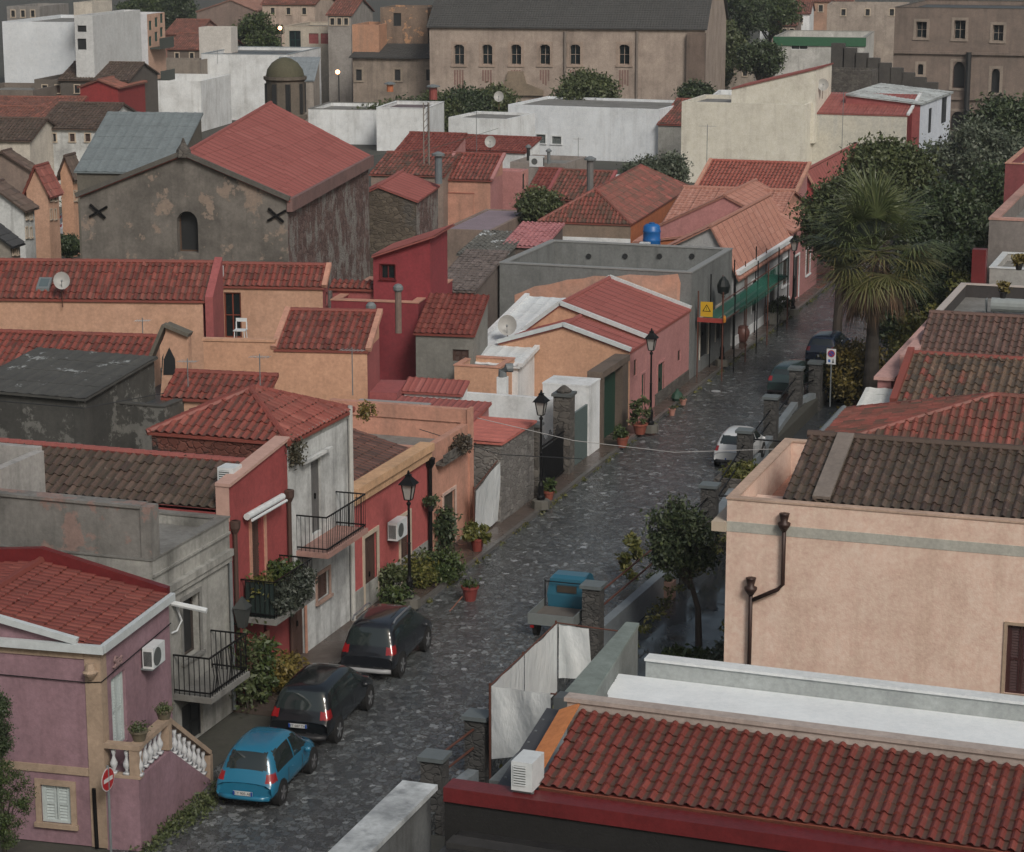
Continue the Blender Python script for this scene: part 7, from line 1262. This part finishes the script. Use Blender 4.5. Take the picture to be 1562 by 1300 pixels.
bc('big feathery grey-green tree below the palazzo',1490,265,140,85,75,G_GREY,12000,.22,4,.55,110,depth=5); bc('dark lower mass of the hedge tree behind the pink coping',1440,440,106,60,70,G_DARK,8000,.22,5,.5,90); bc('dark tree at the upper right edge below the palazzo windows',1530,190,165,45,35,G_DARK,5000,.3,6,.5,60); bc('tall dark hedge tree right of the feathery tree',1535,330,132,60,80,G_DARK,8000,.24,7,.5,90,depth=4); bc('dark tree filling the gap behind the palm trunk',1385,480,103,40,50,G_DARK,7000,.2,8,.45,80)
for i,(px,py,rx,ry,lab) in enumerate([(575,196,36,34,'leftmost dark pine of the row before the great church'),(620,190,40,34,'second dark pine of the row, behind the tile strip'),(668,185,42,38,'third pine of the row, behind the lattice mast'),(715,172,40,32,'fourth pine of the row with brighter needles'),(752,162,32,26,'rightmost pine of the row, by the church portal')]): bc(lab,px,py,188+i*2,rx,ry,G_DARK if i%2 else G_OLIVE,6000,.3,20+i,.55,60,name='pine_tree')
bc('round pine rising behind the white hall',892,142,190,42,26,G_OLIVE,6000,.3,30,.5,60,name='pine_tree'); bc('small round tree by the great church corner',1062,146,200,20,16,G_DARK,2500,.3,31,.4,30); bc('green bush between pink terrace and hipped house',823,318,126,30,24,G_OLIVE,4000,.2,32,.35,50,name='bush'); bc('greyish bushy tree below the white hall right end',985,272,150,36,26,G_GREY,5000,.22,33,.4,60,name='bush'); bc('second greyish bush by the tall cream wall',1022,268,150,22,30,G_GREY,3000,.22,34,.4,40,name='bush')
for i,(px,py,rx,ry,y_,lab) in enumerate([(1120,25,50,40,250,'large dark tree right of the great church at the top edge'),(1108,68,22,28,236,'round dark tree beside the church corner'),(1175,20,42,30,268,'dark tree left of the pale red-roofed far house'),(1160,90,30,22,225,'bushy green tree beyond the low white wall house'),(1095,110,12,22,228,'slim cypress-like tree at the church corner'),(225,12,48,18,290,'dark trees mass behind the white stair wing'),(272,18,28,30,290,'tree between apartment block and white villa'),(330,85,60,30,232,'scrubby trees above the white warehouse'),(390,70,40,45,232,'tree beside the beige villa with warm light'),(385,40,30,20,260,'tree behind the beige villa'),(120,305,16,26,128,'tree in the narrow lane by the church'),(122,232,18,12,150,'bush on the black-stained white house'),(103,375,12,10,116,'dark shrub in the narrow lane')]): bc(lab,px,py,y_,rx,ry,[G_DARK,G_OLIVE,G_MID][i%3] if i!=10 else G_MID,4500,.32 if y_>180 else .16,40+i,.5 if y_>180 else .25,55)
# near foliage at the lower left edge
for i,(px,py,y_,rx,ry,m_,lab) in enumerate([(-5,1105,39.5,18,55,G_DARK,'dark conifer tip at the left edge before the lilac house'),(2,1225,39,42,75,G_MID,'soft green bush at the bottom left corner')]): bc(lab,px,py,y_,rx,ry,m_,5000,.045,70+i,.09,70,name='shrub',trunk=.05)
# flower box on the salmon parapet, plant on the white house wall
bush('dried trailing plant on the salmon house parapet ledge',(XF+.15,66.8,3.2),(.15,.7,.18),leafm((.04,.03,.02),(.08,.06,.04),(.12,.1,.06)),900,.06,90); bush('yellow plant growing on the brown roof ridge by the salmon wall',(-26.6,64.2,4.6),(.25,.2,.2),G_AUT,300,.06,91); bush('clump of dry weeds growing from the white house corner',(XF+.08,54.15,5.6),(.12,.25,.35),leafm((.05,.05,.03),(.09,.08,.05)),700,.05,92)
# warm lit lamps far off
for px,py,lab in ((427,43,'lit warm street light beside the beige villa'),(515,110,'lit warm lantern on the grey roof house wall')):
    v=F0.Y(px,py,205 if px>500 else 228); m,t,b=newmat('lit_lamp'); b.inputs['Emission Color'].default_value=(1,.45,.2,1); b.inputs['Emission Strength'].default_value=6; T=Thing('lit_lamp',lab,'lamp',F0,(v.x,v.y,0)); T.part('bulb',MB().ball(v,.22,8),m,smooth=True); T.part('pole',MB().tube([(v.x,v.y+.25,0),(v.x,v.y+.25,v.z)],.06,6),DARKG)

# --- cables slung between the roofs
for i,(a,b,za,zb,lab) in enumerate([((640,655),(888,700),3.6,3.0,'thin cable from the salmon house toward the gate'),((560,240),(760,196),5.0,5.2,'green wire from the church corner past the lattice mast'),((0,612),(250,600),5.4,5.0,'sagging cable over the black concrete house')]):
    p=F0.P(*a,za); q=F0.P(*b,zb); single('cable',MB().tube([p,(p*.5+q*.5)-Vector((0,0,.35)),q],.014,4),plain((.06,.09,.07),.6) if i==1 else DARKG,lab,'cable',org=tuple(p))
for i,(px,py,z,lab) in enumerate([(60,300,5.3,'utility pole in the narrow lane'),(1152,355,0,'dark utility post at the pale row house front')]):
    p=F0.P(px,470 if i else 385,0); t=F0.Y(px,py,p.y); single('utility_pole',MB().tube([(p.x,p.y,0),(p.x,p.y,t.z)],.07,8),DARKG,lab,'pole',org=(p.x,p.y,0))
# ------------------------------------------------------------------ damp air between here and the far town
hz=MB().box(-960,260,-12,960,-1.9,22.5); m=bpy.data.materials.new('haze'); m.use_nodes=True; t=m.node_tree; t.nodes.remove(t.nodes['Principled BSDF'])
pv=t.nodes.new('ShaderNodeVolumePrincipled'); pv.inputs['Color'].default_value=(.86,.92,1,1); pv.inputs['Density'].default_value=.0002; t.links.new(pv.outputs[0],t.nodes['Material Output'].inputs['Volume'])
ho=single('haze',hz,m,kind='stuff')
